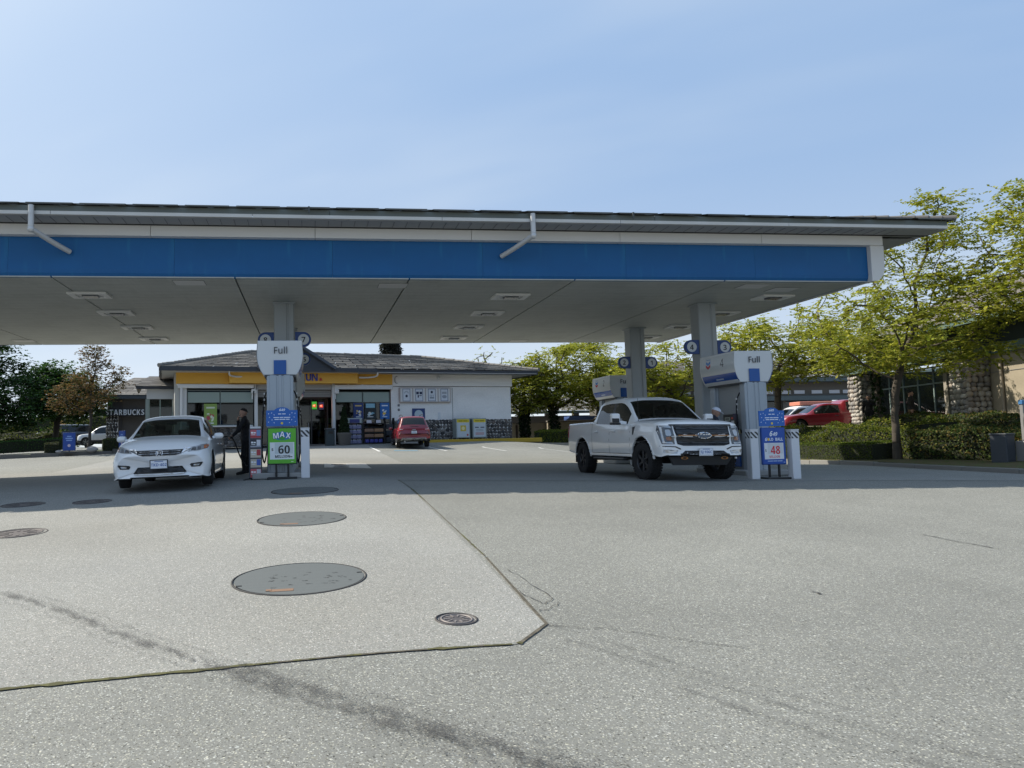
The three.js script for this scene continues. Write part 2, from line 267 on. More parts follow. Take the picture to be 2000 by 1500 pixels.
// access covers set in the concrete
function cover(x, d, r, label, style, group) {
  const t = thing(style === 'iron' ? 'manhole_cover' : 'tank_cover', label, 'manhole cover', [x, ground(x, d) + 0.006, -d], 0, group);
  const sx = (ground(x + 0.3, d) - ground(x - 0.3, d)) / 0.6 - 0.0205, sd = (ground(x, d + 0.3) - ground(x, d - 0.3)) / 0.6;
  const up = V(-sx, 1, sd).normalize(); t.quaternion.setFromUnitVectors(V(0, 1, 0), up);
  const rim = lathe([[r + 0.028, -0.02], [r + 0.028, 0.004], [r + 0.012, 0.006], [r + 0.010, -0.02]], 72);
  if (style === 'iron') {
    obj('rim', rim, mat(lin(0.06, 0.055, 0.055), 0.6, { metalness: 0.4 }), t);
    const bm = mat(lin(0.11, 0.10, 0.10), 0.6, { metalness: 0.45 });
    obj('lid', cyl(r, r, 0.012, 0, -0.006, 0, 0, 0, 0, 48), bm, t);
    const ribs = [lathe([[r * 0.9, 0], [r * 0.9, 0.006], [r * 0.82, 0.006], [r * 0.82, 0]], 48)];
    for (let i = 0; i < 10; i++) { const a = i / 10 * 6.283; ribs.push(box(r * 0.34, 0.006, r * 0.1, Math.cos(a) * r * 0.52, 0.003, Math.sin(a) * r * 0.52, 0, -a, 0)); }
    obj('raised_pattern', ribs, mat(r < 0.2 ? lin(0.26, 0.235, 0.22) : lin(0.13, 0.12, 0.115), 0.6, { metalness: 0.5 }), t);
  } else {
    obj('rim', rim, mat(lin(0.035, 0.035, 0.035), 0.8), t);
    const R = rng(Math.round(x * 97 + d * 31) + 400);
    const tx = canvasTex(512, 512, (c) => {
      c.fillStyle = '#5b6060'; c.fillRect(0, 0, 512, 512);
      for (let i = 0; i < 9000; i++) { const v = 78 + R() * 34; c.fillStyle = `rgba(${v},${v + 3},${v + 2},0.5)`; c.fillRect(R() * 512, R() * 512, 3, 2); }
      c.strokeStyle = 'rgba(40,44,44,0.5)'; c.lineWidth = 1.3; for (let i = 0; i < 44; i++) { c.beginPath(); c.moveTo(0, i * 24 - 260); c.lineTo(512, i * 24 - 60); c.stroke(); }
      for (let i = 0; i < 26; i++) { const px = 130 + R() * 330, py = 150 + R() * 260; c.fillStyle = 'rgba(28,30,30,0.75)'; for (let k = 0; k < 5; k++) { c.beginPath(); c.ellipse(px + R() * 20, py + R() * 9, 2 + R() * 6, 1.5 + R() * 3, R(), 0, 7); c.fill(); } }
    });
    const lid = put(new THREE.CircleGeometry(r, 72), 0, 0.004, 0, -Math.PI / 2); obj('lid', lid, mat(0xffffff, 0.68, { map: tx, metalness: 0.15 }), t);
    obj('handle_pocket', join([box(r * 0.34, 0.006, r * 0.13, -r * 0.25, 0.004, r * 0.74), box(r * 0.08, 0.008, r * 0.09, -r * 0.44, 0.006, r * 0.72)]), mat(lin(0.20, 0.12, 0.075), 0.85), t);
    obj('keyhole', box(0.05, 0.008, 0.03, r * 0.94, 0.003, -r * 0.12), M.black, t); obj('keyhole', box(0.05, 0.008, 0.03, -r * 0.9, 0.003, r * 0.35), M.black, t);
  }
  return t;
}
cover(-0.10, 7.12, 0.605, 'large round grey tank cover nearest the camera on the concrete pad', 'tank');
cover(-0.11, 10.68, 0.605, 'round grey tank cover in the middle of the row of three', 'tank');
cover(-0.08, 14.1, 0.605, 'round grey tank cover half in the canopy shadow, farthest of three', 'tank');
cover(1.10, 5.72, 0.135, 'small cast iron manhole cover near the corner of the concrete pad', 'iron');
cover(-4.0, 10.3, 0.35, 'small round iron cover at the left edge, nearest of three', 'iron');
cover(-5.14, 13.45, 0.34, 'small round iron cover at the far left just outside the shadow', 'iron');
cover(-3.92, 13.52, 0.31, 'small round iron cover just in front of the white sedan', 'iron');
{
  structure('painted_sun_patch', sheet(lattice(0.55, 2.05, 6), lattice(23.6, 26.9, 8), 0.011, () => [1, 1, 1], 5, (x, d) => [x - (26.9 - d) * 0.02, d]), mat(lin(0.78, 0.75, 0.70), 0.9), 'patch of sunlight painted pale on the slab under the back of the canopy');  // sunlight inside the canopy shadow, put in as a paler ground colour
  for (const [x, d, n] of [[1.05, 24.2, 'nearest'], [1.1, 25.2, 'middle'], [1.05, 26.3, 'farthest']]) cover(x, d, 0.24, 'dark round cover in the painted sunlight patch, ' + n + ' of three', 'iron', 'covers in the pale patch').position.y += 0.008;
}
// ---------------------------------------------------------------- fuel canopy
layout = false;
const CX0 = -21.5, CX1 = 14.30, CF = 17.18, CB = 28.75, SOF = 4.66;      // soffit edges and height
const soffitTex = dataTex(512, (i, j, n) => { const plank = (j % 64) < 2 ? 0.8 : 1, v = 205 * plank * (0.95 + 0.06 * fbm(i / 60, j / 20, 2, 3) + 0.04 * fbm(i / 9, j / 90, 5, 2)) - (fbm(i / 110, j / 45, 8, 4) > 0.6 ? 7 : 0); return [v, v, v * 0.985]; });
const metalWhite = mat(lin(0.66, 0.66, 0.65), 0.5), soffitMat = mat(lin(0.70, 0.73, 0.71), 0.6, { map: soffitTex });
const blueTex = dataTex(512, (i, j, n) => { const v = 0.95 + 0.08 * fbm(i / 90, j / 60, 1, 4), s = Math.max(0, fbm(i / 16, j / 130, 4, 3) - 0.6) * 0.5; return [s * 110, (90 * v) + s * 90, 148 * v + s * 50]; });
const canopy = thing('fuel_canopy', 'long fuel canopy with blue fascia and white band over the pumps', 'canopy', [0, 0, 0]);
{
  const P = canopy, seams = [-21.5, -17.9, -13.8, -9.75, -5.7, -1.65, 2.42, 6.5, 10.4, 14.30];
  for (let i = 0; i < seams.length - 1; i++) {
    const a = seams[i] + 0.02, b = seams[i + 1] - 0.02, g = box(b - a, 0.05, CB - CF - 0.1, (a + b) / 2, SOF + 0.025, -(CF + CB) / 2);
    const uv = g.attributes.uv, ps = g.attributes.position; for (let k = 0; k < uv.count; k++) uv.setXY(k, ps.getX(k) / 3.2, ps.getZ(k) / 3.2);
    obj('soffit_panel', g, soffitMat, P);
  }
  obj('seam_backing', box(CX1 - CX0, 0.05, CB - CF - 0.12, (CX0 + CX1) / 2, SOF + 0.09, -(CF + CB) / 2), M.midGrey, P);
  // blue fascia panels all round, their lower edge rolled in
  const bm = mat(0xffffff, 0.6, { map: blueTex });
  const prof = [[0, 5.57], [0, 4.84], [0.012, 4.75], [0.05, 4.685], [0.12, 4.658], [0.14, 4.658], [0.14, 5.57]];
  const panel = (len) => { const g = new THREE.ExtrudeGeometry(poly(prof), { depth: len, bevelEnabled: false }); const uv = g.attributes.uv, ps = g.attributes.position; for (let k = 0; k < uv.count; k++) uv.setXY(k, ps.getZ(k) / 3.6, ps.getY(k) / 3.6); g.computeVertexNormals(); return g; };
  const xs = [CX0, -17.4, -13.8, -10.2, -6.6, -3.0, 0.6, 4.2, 7.8, 11.2, CX1];
  for (let i = 0; i < xs.length - 1; i++) { const L = xs[i + 1] - xs[i] - 0.004; obj('fascia_panel', put(panel(L), xs[i], 0, -CF, 0, Math.PI / 2), bm, P); obj('fascia_panel', put(panel(L), xs[i + 1], 0, -CB, 0, -Math.PI / 2), bm, P); }
  const q3 = (CB - CF) / 3; for (let k = 0; k < 3; k++) { const d = CF + k * q3 + (k ? 0 : 0.15), L = q3 - 0.004 - (k ? 0 : 0.15); obj('fascia_panel', put(panel(L), CX1, 0, -d, 0, Math.PI), bm, P).position.x = 0; obj('fascia_panel', put(panel(L), CX0, 0, -d - L, 0, 0), bm, P); }
  // white band above, one board after another
  const bw = [CX0, -18.3, -14.6, -10.9, -7.2, -3.5, 0.2, 3.9, 7.6, 11.3, 14.62];
  for (let i = 0; i < bw.length - 1; i++) { const L = bw[i + 1] - bw[i] - 0.008; obj('band_board', rbox(L, 0.25, 0.2, 0.012, (bw[i] + bw[i + 1]) / 2, 5.69, -CF + 0.08), metalWhite, P); obj('band_board', rbox(L, 0.25, 0.2, 0.012, (bw[i] + bw[i + 1]) / 2, 5.69, -CB - 0.08), metalWhite, P); }
  for (let k = 0; k < 3; k++) obj('band_board', rbox(0.2, 0.25, q3 - 0.01, 0.012, CX1 + 0.22, 5.69, -(CF + q3 / 2 + k * q3)), metalWhite, P);
  // white corner post with a curved outer foot
  const cp = [[0, 5.56], [0.36, 5.56], [0.36, 5.09], [0.345, 4.94], [0.30, 4.80], [0.22, 4.71], [0.12, 4.662], [0, 4.655]];
  const corner = extrude(cp, 0.34, 0.006); obj('corner_post', put(corner, CX1 + 0.006, 0, -CF - 0.22), metalWhite, P);
  obj('corner_post', put(extrude(cp, 0.34, 0.006), CX1 + 0.006, 0, -CB - 0.16), metalWhite, P);
  // white curved skin of the right-hand side
  obj('side_skin', put(extrude(cp, CB - CF - 0.5, 0), CX1 + 0.01, 0, -CB + 0.24), metalWhite, P);
  // eave soffit, fascia trim, gutter
  const E0 = CX0 - 1, E1 = 15.88, EF = 16.38, EB = 29.6, w = E1 - E0, dd = EB - EF, mx = (E0 + E1) / 2, mz = -(EF + EB) / 2;
  const eaveMat = mat(lin(0.30, 0.31, 0.32), 0.7);
  obj('eave_soffit', [box(w, 0.03, CF - EF - 0.1, mx, 5.835, -(EF + CF) / 2 + 0.02), box(w, 0.03, EB - CB - 0.1, mx, 5.835, -(EB + CB) / 2 - 0.02), box(E1 - CX1 - 0.32, 0.03, dd - 2, (E1 + CX1 + 0.32) / 2, 5.836, mz)], eaveMat, P);
  const ribs = []; for (let x = -13; x < 14.8; x += 0.30) ribs.push(box(0.012, 0.012, 0.62, x, 5.818, -(EF + 0.42))); obj('soffit_ribs', ribs, mat(lin(0.16, 0.165, 0.17), 0.8), P, { kind: 'stuff' });
  obj('shadow_gap', box(w, 0.02, 0.04, mx, 5.812, -CF + 0.2), M.black, P);
  const tm = mat(lin(0.62, 0.62, 0.60), 0.5), gm = mat(lin(0.115, 0.135, 0.125), 0.55);
  for (let i = 0; i < 9; i++) { const a = E0 + w * i / 9, b = E0 + w * (i + 1) / 9 - 0.01; obj('trim_board', box(b - a, 0.075, 0.03, (a + b) / 2, 5.872, -EF + 0.0), tm, P); }
  obj('trim_board', box(0.03, 0.075, dd, E1 - 0.012, 5.874, mz), tm, P);
  const gp = [[0, 0], [0.05, 0], [0.115, 0.07], [0.12, 0.10], [0.14, 0.13], [0.14, 0.155], [0.12, 0.155], [0.10, 0.12], [0.0, 0.12]];
  for (let i = 0; i < 5; i++) { const a = E0 + w * i / 5, L = w / 5 - 0.012; obj('gutter', put(extrude(gp, L), a, 5.908, -EF + 0.01, 0, Math.PI / 2).scale(1, 1, 1), gm, P); }
  { // gutter profile faces the camera: mirror depth
  }
  obj('gutter', put(extrude(gp, dd), E1 - 0.02, 5.908, -EF, 0, Math.PI).scale(1, 1, 1), gm, P);
  for (const x of [-7.1, 0.06, 7.6]) obj('gutter_joint', box(0.04, 0.15, 0.03, x, 5.985, -EF + 0.155), mat(lin(0.06, 0.07, 0.07), 0.6), P);
  // roof: four slopes, courses of slate
  const rx0 = E0 + 6.6, rx1 = E1 - 6.6, rz = mz, ry = 7.9, ye = 6.03;
  const slope = (A, B, C, D, nC, seed, rough) => {   // A,B eave; D,C ridge
    const R = rng(seed), tiles = [];
    for (let k = 0; k < nC; k++) {
      const t0 = k / nC, t1 = (k + 1.12) / nC, l0 = A.clone().lerp(D, t0), r0 = B.clone().lerp(C, t0), l1 = A.clone().lerp(D, Math.min(1, t1)), r1 = B.clone().lerp(C, Math.min(1, t1));
      const n = Math.max(1, Math.round(l0.distanceTo(r0) / 1.1));
      for (let i = 0; i < n; i++) { const u0 = i / n + 0.002, u1 = (i + 1) / n - 0.002, up = 0.03 + R() * (rough ?? 0.02); const a = l0.clone().lerp(r0, u0), b = l0.clone().lerp(r0, u1), c = l1.clone().lerp(r1, u1), e = l1.clone().lerp(r1, u0); const v = 0.7 + 0.6 * R();
        const top = [a.clone().setY(a.y + up), b.clone().setY(b.y + up), c, e], q = [...[0, 1, 2, 0, 2, 3].map((j) => top[j]), a, b, top[1], a, top[1], top[0]]; tiles.push([q, v]); }
    }
    const pos = [], col = []; for (const [q, v] of tiles) for (const p of q) { pos.push(p.x, p.y, p.z); col.push(v, v, v); }
    return soup(pos, col);
  };
  globalThis.roofSlope = slope;
  const rm = mat(lin(0.10, 0.105, 0.10), 0.85, { vertexColors: true }), a = V(E0, ye, -EF + 0.12), b = V(E1 + 0.12, ye, -EF + 0.12), c = V(E1 + 0.12, ye, -EB - 0.1), d = V(E0, ye, -EB - 0.1), r0 = V(rx0, ry, rz), r1 = V(rx1, ry, rz);
  obj('roof', [slope(a, b, r1, r0, 22, 5, 0.005), slope(b, c, r1, r1.clone().add(V(0.01, 0, 0)), 22, 6), slope(c, d, r0, r1, 22, 7), slope(d, a, r0, r0.clone().add(V(-0.01, 0, 0)), 22, 8)], rm, P);
  const hip = []; { const R = rng(77); for (let k = 0; k < 34; k++) { const p = b.clone().lerp(r1, (k + 0.5) / 34), L = b.distanceTo(r1) / 34; const g = cyl(0.06, 0.075, L * 1.15, 0, 0, 0, 0, 0, Math.PI / 2, 8); const dir = r1.clone().sub(b).normalize(), q = new THREE.Quaternion().setFromUnitVectors(V(1, 0, 0), dir); g.applyQuaternion(q); g.translate(p.x, p.y + 0.035 + R() * 0.02, p.z); hip.push(g); } }
  obj('hip_cap', hip, mat(lin(0.13, 0.125, 0.12), 0.85), P, { kind: 'stuff' });
  // downspouts
  const dm = mat(lin(0.55, 0.56, 0.56), 0.45, { metalness: 0.2 });
  const spout = (x, dir) => obj('downspout', [cyl(0.06, 0.06, 0.5, x, 5.76, -EF + 0.07, 0, 0, 0, 14), sph(0.075, x, 5.49, -EF + 0.07, 1, 12), tube([[x, 5.50, -EF + 0.07], [x + dir * 0.3, 5.33, -(EF + 0.4)], [x + dir * 0.55, 5.21, -CF + 0.05]], 0.058, 12, 10), cyl(0.066, 0.066, 0.03, x, 5.83, -EF + 0.07), cyl(0.066, 0.066, 0.03, x, 5.57, -EF + 0.07)], dm, P);
  spout(-5.82, 1); spout(5.2, -1);
  // columns: a welded pair of channels with a groove between
  const cm = mat(lin(0.34, 0.37, 0.385), 0.5, { metalness: 0.15 });
  for (const [x, d] of [[-0.63, 20.4], [-0.63, 25.05], [11.56, 20.4], [11.56, 25.05], [-12.8, 20.4], [-12.8, 25.05]]) {
    const y0 = groundW(x, d) - 0.1, h = SOF - y0 + 0.02, y = y0 + h / 2;
    obj('column', [rbox(0.36, h, 0.5, 0.05, x - 0.095, y, -d), rbox(0.155, h, 0.5, 0.04, x + 0.195, y, -d), box(0.06, h, 0.44, x + 0.1, y, -d), rbox(0.62, 0.04, 0.58, 0.01, x, SOF - 0.02, -d)], cm, P);
  }
}
// lights under the soffit
{
  const frame = mat(lin(0.74, 0.74, 0.72), 0.5), lens = mat(lin(0.10, 0.11, 0.12), 0.25), g = 'square lights under the canopy soffit';
  const rows = [[-5.4, 'left row'], [5.4, 'middle row'], [12.95, 'right row']], order = ['nearest', 'second', 'third', 'farthest'];
  for (const [x, rn] of rows) [19.15, 21.75, 24.4, 27.0].forEach((d, i) => {
    const t = thing('canopy_light', `square white canopy light, ${order[i]} from the front in the ${rn}`, 'ceiling light', [x, SOF, -d], 0, g);
    obj('frame', [rbox(0.94, 0.06, 0.1, 0.012, 0, -0.03, 0.27), rbox(0.94, 0.06, 0.1, 0.012, 0, -0.03, -0.27), rbox(0.16, 0.06, 0.44, 0.012, -0.39, -0.03, 0), rbox(0.16, 0.06, 0.44, 0.012, 0.39, -0.03, 0), box(0.62, 0.02, 0.44, 0, -0.014, 0)], frame, t);
    obj('lens', rbox(0.36, 0.07, 0.30, 0.02, 0.02, -0.045, 0), lens, t);
  });
  const pm = mat(lin(0.60, 0.60, 0.59), 0.6);
  for (const [x, d, w] of [[-2.75, 17.75, 'left of the pump column'], [2.1, 17.95, 'in the middle of the soffit'], [11.5, 17.8, 'near the right corner'], [12.6, 18.2, 'beside the right edge'], [-10, 27.6, 'at the far left'], [8.2, 28.1, 'at the back of the soffit']]) {
    const t = thing('access_panel', 'flat square access panel in the canopy soffit ' + w, 'panel', [x, SOF, -d]);
    obj('panel', rbox(0.7, 0.012, 0.5, 0.004, 0, -0.006, 0), pm, t);
    obj('edge_strip', [box(0.72, 0.008, 0.012, 0, -0.004, 0.257), box(0.72, 0.008, 0.012, 0, -0.004, -0.257), box(0.012, 0.008, 0.52, 0.357, -0.004, 0), box(0.012, 0.008, 0.52, -0.357, -0.004, 0)], M.midGrey, t);
  }
}
// pump number signs on the columns
const WORDS = ["", "one", "two", "three", "four", "five", "six", "seven", "eight"];
function numberSign(n, x, d, side) {
  const t = thing('pump_number_sign', `blue pump number sign reading ${WORDS[n]}, on the ${d > 24 ? "far" : "near"} ${x < 5 ? "left" : "right"} column`, 'sign', [x, groundW(x, d) + 3.6, -d + 0.12]);
  const s = side, w = 0.42, h = 0.40, sh = new THREE.Shape(); sh.moveTo(0, -h / 2); sh.lineTo(s * (w - h / 2), -h / 2); sh.absarc(s * (w - h / 2), 0, h / 2, -Math.PI / 2, Math.PI / 2, s < 0); sh.lineTo(0, h / 2); sh.closePath();
  obj('bracket', extrude(sh, 0.09, 0.006), mat(lin(0.006, 0.045, 0.20), 0.4), t);
  const tx = canvasTex(128, 128, (c) => { c.fillStyle = '#c9cfd2'; c.fillRect(0, 0, 128, 128); c.fillStyle = '#191c22'; c.font = 'bold 92px sans-serif'; c.textAlign = 'center'; c.textBaseline = 'middle'; c.fillText(String(n), 64, 68); });
  obj('number_disc', put(new THREE.CircleGeometry(0.148, 32), s * (w - h / 2), 0, 0.1), mat(0xffffff, 0.5, { map: tx }), t);
}
numberSign(8, -0.91, 20.4, -1); numberSign(7, -0.33, 20.4, 1); numberSign(4, 11.27, 20.4, -1); numberSign(3, 11.85, 20.4, 1);
numberSign(2, 11.27, 25.05, -1); numberSign(1, 11.85, 25.05, 1); numberSign(5, -0.33, 25.05, 1); numberSign(6, -0.91, 25.05, -1);

// ---------------------------------------------------------------- fuel dispensers
const emblem = (c, x, y, w) => { // two nested chevrons, blue above red
  const v = (yy, col) => { c.fillStyle = col; c.beginPath(); c.moveTo(x - w / 2, yy); c.lineTo(x, yy + w * 0.26); c.lineTo(x + w / 2, yy); c.lineTo(x + w / 2, yy + w * 0.34); c.lineTo(x, yy + w * 0.6); c.lineTo(x - w / 2, yy + w * 0.34); c.closePath(); c.fill(); };
  v(y, '#2b6fb5'); v(y + w * 0.42, '#b52a3c'); c.fillStyle = '#3a6fa8'; c.font = `bold ${w * 0.26}px sans-serif`; c.textAlign = 'center'; c.fillText('Chevron', x, y - w * 0.06);
};
function dispenser(x, d, num, other, label) {
  const y0 = groundW(x, d + 0.7), L = 1.72, t = thing('fuel_dispenser', label, 'fuel dispenser', [x, y0, -d]);
  // z runs back from the front (0) to -L
  const body = mat(lin(0.36, 0.41, 0.455), 0.45, { metalness: 0.15 }), head = mat(lin(0.62, 0.645, 0.65), 0.35), dark = mat(lin(0.03, 0.033, 0.036), 0.5);
  obj('island_base', rbox(1.25, 0.14, L + 0.7, 0.03, 0, 0.07, -L / 2), mat(lin(0.30, 0.30, 0.29), 0.9), t);
  // end pillars with ribs
  for (const z of [-0.14, -L + 0.14]) {
    obj('end_pillar', [rbox(0.62, 2.3, 0.24, 0.03, 0, 1.25, z), rbox(0.16, 2.3, 0.05, 0.02, -0.16, 1.25, z + 0.115), rbox(0.16, 2.3, 0.05, 0.02, 0.16, 1.25, z + 0.115), rbox(0.07, 2.3, 0.03, 0.012, 0, 1.25, z + 0.12)], body, t);
  }
  obj('lower_cabinet', rbox(0.46, 0.95, L - 0.5, 0.03, 0, 0.6, -L / 2), mat(lin(0.20, 0.22, 0.235), 0.5), t);
  obj('upper_cabinet', rbox(0.40, 1.25, L - 0.5, 0.02, 0, 1.8, -L / 2), mat(lin(0.30, 0.32, 0.33), 0.55), t);
  for (const s of [-1, 1]) {
    const k = obj('display_console', rbox(0.06, 0.52, 0.62, 0.02, s * 0.235, 1.34, -L / 2), dark, t);
    const tx = canvasTex(128, 96, (c) => { c.fillStyle = '#11161c'; c.fillRect(0, 0, 128, 96); c.fillStyle = '#aeb9ac'; c.fillRect(12, 12, 60, 20); c.fillRect(12, 40, 60, 18); c.fillStyle = '#c43'; c.fillRect(84, 12, 32, 12); c.fillStyle = '#ddd'; c.fillRect(84, 34, 32, 44); c.fillStyle = '#222'; c.fillRect(18, 18, 44, 8); c.fillRect(18, 46, 44, 7); });
    obj('screen', put(new THREE.PlaneGeometry(0.54, 0.42), s * 0.268, 1.36, -L / 2, 0, s * Math.PI / 2), mat(0xffffff, 0.3, { map: tx }), k);
    obj('blue_panel', rbox(0.03, 0.42, 0.8, 0.01, s * 0.245, 0.42, -L / 2), M.blue, t);
    // hose and nozzle
    const hz = -0.36; obj('hose', tube([[s * 0.24, 2.15, hz], [s * 0.36, 1.95, hz + 0.05], [s * 0.42, 1.3, hz + 0.08], [s * 0.44, 0.6, hz + 0.02], [s * 0.40, 0.35, hz - 0.12], [s * 0.35, 0.6, hz - 0.22], [s * 0.29, 1.02, hz - 0.2]], 0.017, 8, 44), M.rubber, t);
    const nz = obj('nozzle', [rbox(0.055, 0.26, 0.11, 0.02, s * 0.29, 1.14, hz - 0.2), tube([[s * 0.29, 1.25, hz - 0.2], [s * 0.31, 1.33, hz - 0.16], [s * 0.30, 1.36, hz - 0.05]], 0.016, 8)], M.black, t);
    obj('hose_sign', rbox(0.02, 0.16, 0.13, 0.005, s * 0.43, 1.52, hz + 0.02), mat(lin(0.03, 0.025, 0.06), 0.5), t);
    obj('hose_clips', [0, 1, 2].map((i) => rbox(0.03, 0.05, 0.05, 0.01, s * 0.38, 1.98 - i * 0.14, hz + 0.06)), mat(lin(0.62, 0.62, 0.6), 0.5), t);
  }
  // rounded head: wide top, tapering to a narrow underside
  const hw = 0.52, sh = new THREE.Shape(); sh.moveTo(-0.37, 0); sh.lineTo(0.37, 0); sh.bezierCurveTo(0.46, 0.10, 0.53, 0.30, hw, 0.52); sh.lineTo(hw - 0.02, 0.78); sh.lineTo(-hw + 0.02, 0.78); sh.lineTo(-hw, 0.52); sh.bezierCurveTo(-0.53, 0.30, -0.46, 0.10, -0.37, 0);
  const hd = obj('head', put(extrude(sh, L - 0.06, 0.02), 0, 2.42, -L - 0.02), head, t);
  obj('head_soffit', box(0.72, 0.05, L - 0.05, 0, 2.382, -L / 2), M.darkGrey, t);
  for (const [z, r] of [[-0.038, 0], [-L - 0.062, Math.PI]]) {
    { const wg = text3('Full', 0.155, 0.008, thinFont); wg.translate(-0.155, 0, 0); obj('word', put(wg, 0, 2.91, z - (r ? 0 : 0.004), 0, r), mat(lin(0.03, 0.035, 0.045), 0.5), hd); }
    obj('blue_square', rbox(0.29, 0.335, 0.012, 0.003, 0.0, 2.585, z, 0, 0, 0), M.blue, hd);
  }
  // side faces follow the curve of the head: number, emblem, blue base stripe with a word
  for (const s of [-1, 1]) {
    const tx = canvasTex(768, 384, (c) => {
      c.fillStyle = '#c6cbcb'; c.fillRect(0, 0, 768, 384); c.fillStyle = '#1f4f9e'; c.fillRect(0, 262, 768, 122);
      emblem(c, s < 0 ? 180 : 588, 60, 110); c.fillStyle = '#2b3036'; c.font = '150px sans-serif'; c.textAlign = 'center'; c.fillText(String(s < 0 ? num : other), s < 0 ? 500 : 268, 170);
      c.fillStyle = '#aebdd6'; c.fillRect(300, 318, 168, 16);
    });
    const pts = sh.getSpacedPoints(120).filter((p) => p.x * s > 0.36 && p.y > 0.005 && p.y < 0.76).sort((a, b) => b.y - a.y), pos = [], uv = [];
    const z0 = -0.05, z1 = -L + 0.03;
    for (let i = 0; i < pts.length - 1; i++) { const a = pts[i], b = pts[i + 1], q = (p, z) => [[p.x + s * 0.023, 2.42 + p.y, z], [s < 0 ? (z - z1) / (z0 - z1) : 1 - (z - z1) / (z0 - z1), p.y / 0.78]]; const A = q(a, z0), B = q(b, z0), C = q(b, z1), D = q(a, z1); for (const k of [A, B, C, A, C, D]) { pos.push(...k[0]); uv.push(...k[1]); } }
    const g = soup(pos, null, uv); obj('side_graphic', mergeVertices(g), mat(0xffffff, 0.22, { map: tx }), hd).geometry.computeVertexNormals();
  }
  return t;
}
dispenser(-0.65, 17.5, 8, 7, 'fuel dispenser behind the green poster sign, its end reading Full');
dispenser(11.5, 17.9, 4, 3, 'fuel dispenser right of the white pickup with a blue and red emblem on its head');
dispenser(11.5, 25.9, 2, 1, 'far fuel dispenser seen over the white pickup roof');
dispenser(-0.65, 25.9, 6, 5, 'far fuel dispenser hidden behind the left column');

// bollards with striped caps
function bollard(x, d, label) {
  const t = thing('bollard', label, 'bollard', [x, groundW(x, d), -d], 0, 'white bollards by the pumps');
  obj('post', rbox(0.20, 1.12, 0.20, 0.02, 0, 0.56, 0), mat(lin(0.66, 0.68, 0.71), 0.5), t);
  obj('cap', rbox(0.207, 0.03, 0.207, 0.008, 0, 1.132, 0), mat(lin(0.62, 0.63, 0.64), 0.5), t);
  const tx = canvasTex(128, 96, (c) => { c.fillStyle = '#c9cccf'; c.fillRect(0, 0, 128, 96); c.strokeStyle = '#2a2d31'; c.lineWidth = 26; for (let i = -2; i < 3; i++) { c.beginPath(); c.moveTo(i * 78 - 10, -10); c.lineTo(i * 78 + 110, 106); c.stroke(); } });
  for (const [px, pz, r] of [[0, 0.1012, 0], [-0.1012, 0, -Math.PI / 2], [0.1012, 0, Math.PI / 2], [0, -0.1012, Math.PI]]) obj('striped_band', put(new THREE.PlaneGeometry(0.188, 0.15), px, 1.015, pz, 0, r), mat(0xffffff, 0.5, { map: tx }), t);
}
bollard(-0.08, 17.22, 'white bollard with striped top right of the green poster sign');
bollard(10.18, 16.12, 'white bollard with striped top left of the blue poster sign');
bollard(11.18, 16.1, 'white bollard with striped top right of the blue poster sign');

// poster signs on stands with a starry topper
function posterSign(x, d, label, w, h, main, cols) {
  const t = thing('poster_sign', label, 'poster sign', [x, groundW(x, d), -d]);
  obj('stand_base', rbox(w * 1.0, 0.05, 0.42, 0.02, 0, 0.025, -0.02), M.black, t);
  for (const s of [-1, 1]) obj('leg', rbox(0.045, 0.34, 0.045, 0.01, s * w * 0.2, 0.2, 0), M.black, t);
  obj('frame', rbox(w, h, 0.06, 0.02, 0, 0.33 + h / 2, 0), cols.frame, t);
  obj('poster', put(new THREE.PlaneGeometry(w - 0.05, h - 0.05), 0, 0.33 + h / 2, 0.032), mat(0xffffff, 0.4, { map: canvasTex(512, 640, main) }), t);
  const top = new THREE.Shape(), tw = w * 0.53; top.moveTo(-tw, 0); top.lineTo(tw, 0); top.lineTo(tw, 0.36); top.lineTo(0.17, 0.36); top.bezierCurveTo(0.13, 0.45, -0.13, 0.45, -0.17, 0.36); top.lineTo(-tw, 0.36); top.closePath();
  const ty = 0.33 + h + 0.03;
  const tp = obj('topper', put(extrude(top, 0.02), 0, ty, -0.01), mat(lin(0.01, 0.11, 0.40), 0.4), t);
  const tt = canvasTex(512, 320, (c) => {
    c.fillStyle = '#1f62b4'; c.fillRect(0, 0, 512, 320); c.fillStyle = '#e8eef5'; c.textAlign = 'center'; c.font = 'italic bold 58px sans-serif'; c.fillText('649', 256, 66);
    for (const [bx, by, bw] of [[196, 108, 50], [262, 108, 54], [120, 168, 90], [220, 168, 60], [290, 168, 102], [136, 200, 70], [216, 200, 96], [322, 200, 58]]) c.fillRect(bx, by, bw, 13); c.fillStyle = '#e4c34a'; c.beginPath(); c.arc(256, 272, 20, 0, 7); c.fill(); c.fillStyle = '#dfe9f5';
    for (const [a, b] of [[40, 110], [90, 96], [130, 128], [56, 170], [96, 214], [40, 250], [130, 262], [470, 108], [420, 98], [382, 130], [456, 170], [414, 216], [474, 246], [380, 264]]) { c.save(); c.translate(a, b); c.rotate(a); c.fillRect(-9, -5, 18, 10); c.restore(); }
  });
  const tg = new THREE.ShapeGeometry(top); { const uv = tg.attributes.uv, p = tg.attributes.position; for (let i = 0; i < uv.count; i++) uv.setXY(i, (p.getX(i) + tw) / (2 * tw), p.getY(i) / 0.43); }
  obj('topper_print', put(tg, 0, ty, 0.0125), mat(0xffffff, 0.4, { map: tt }), tp);
  return t;
}
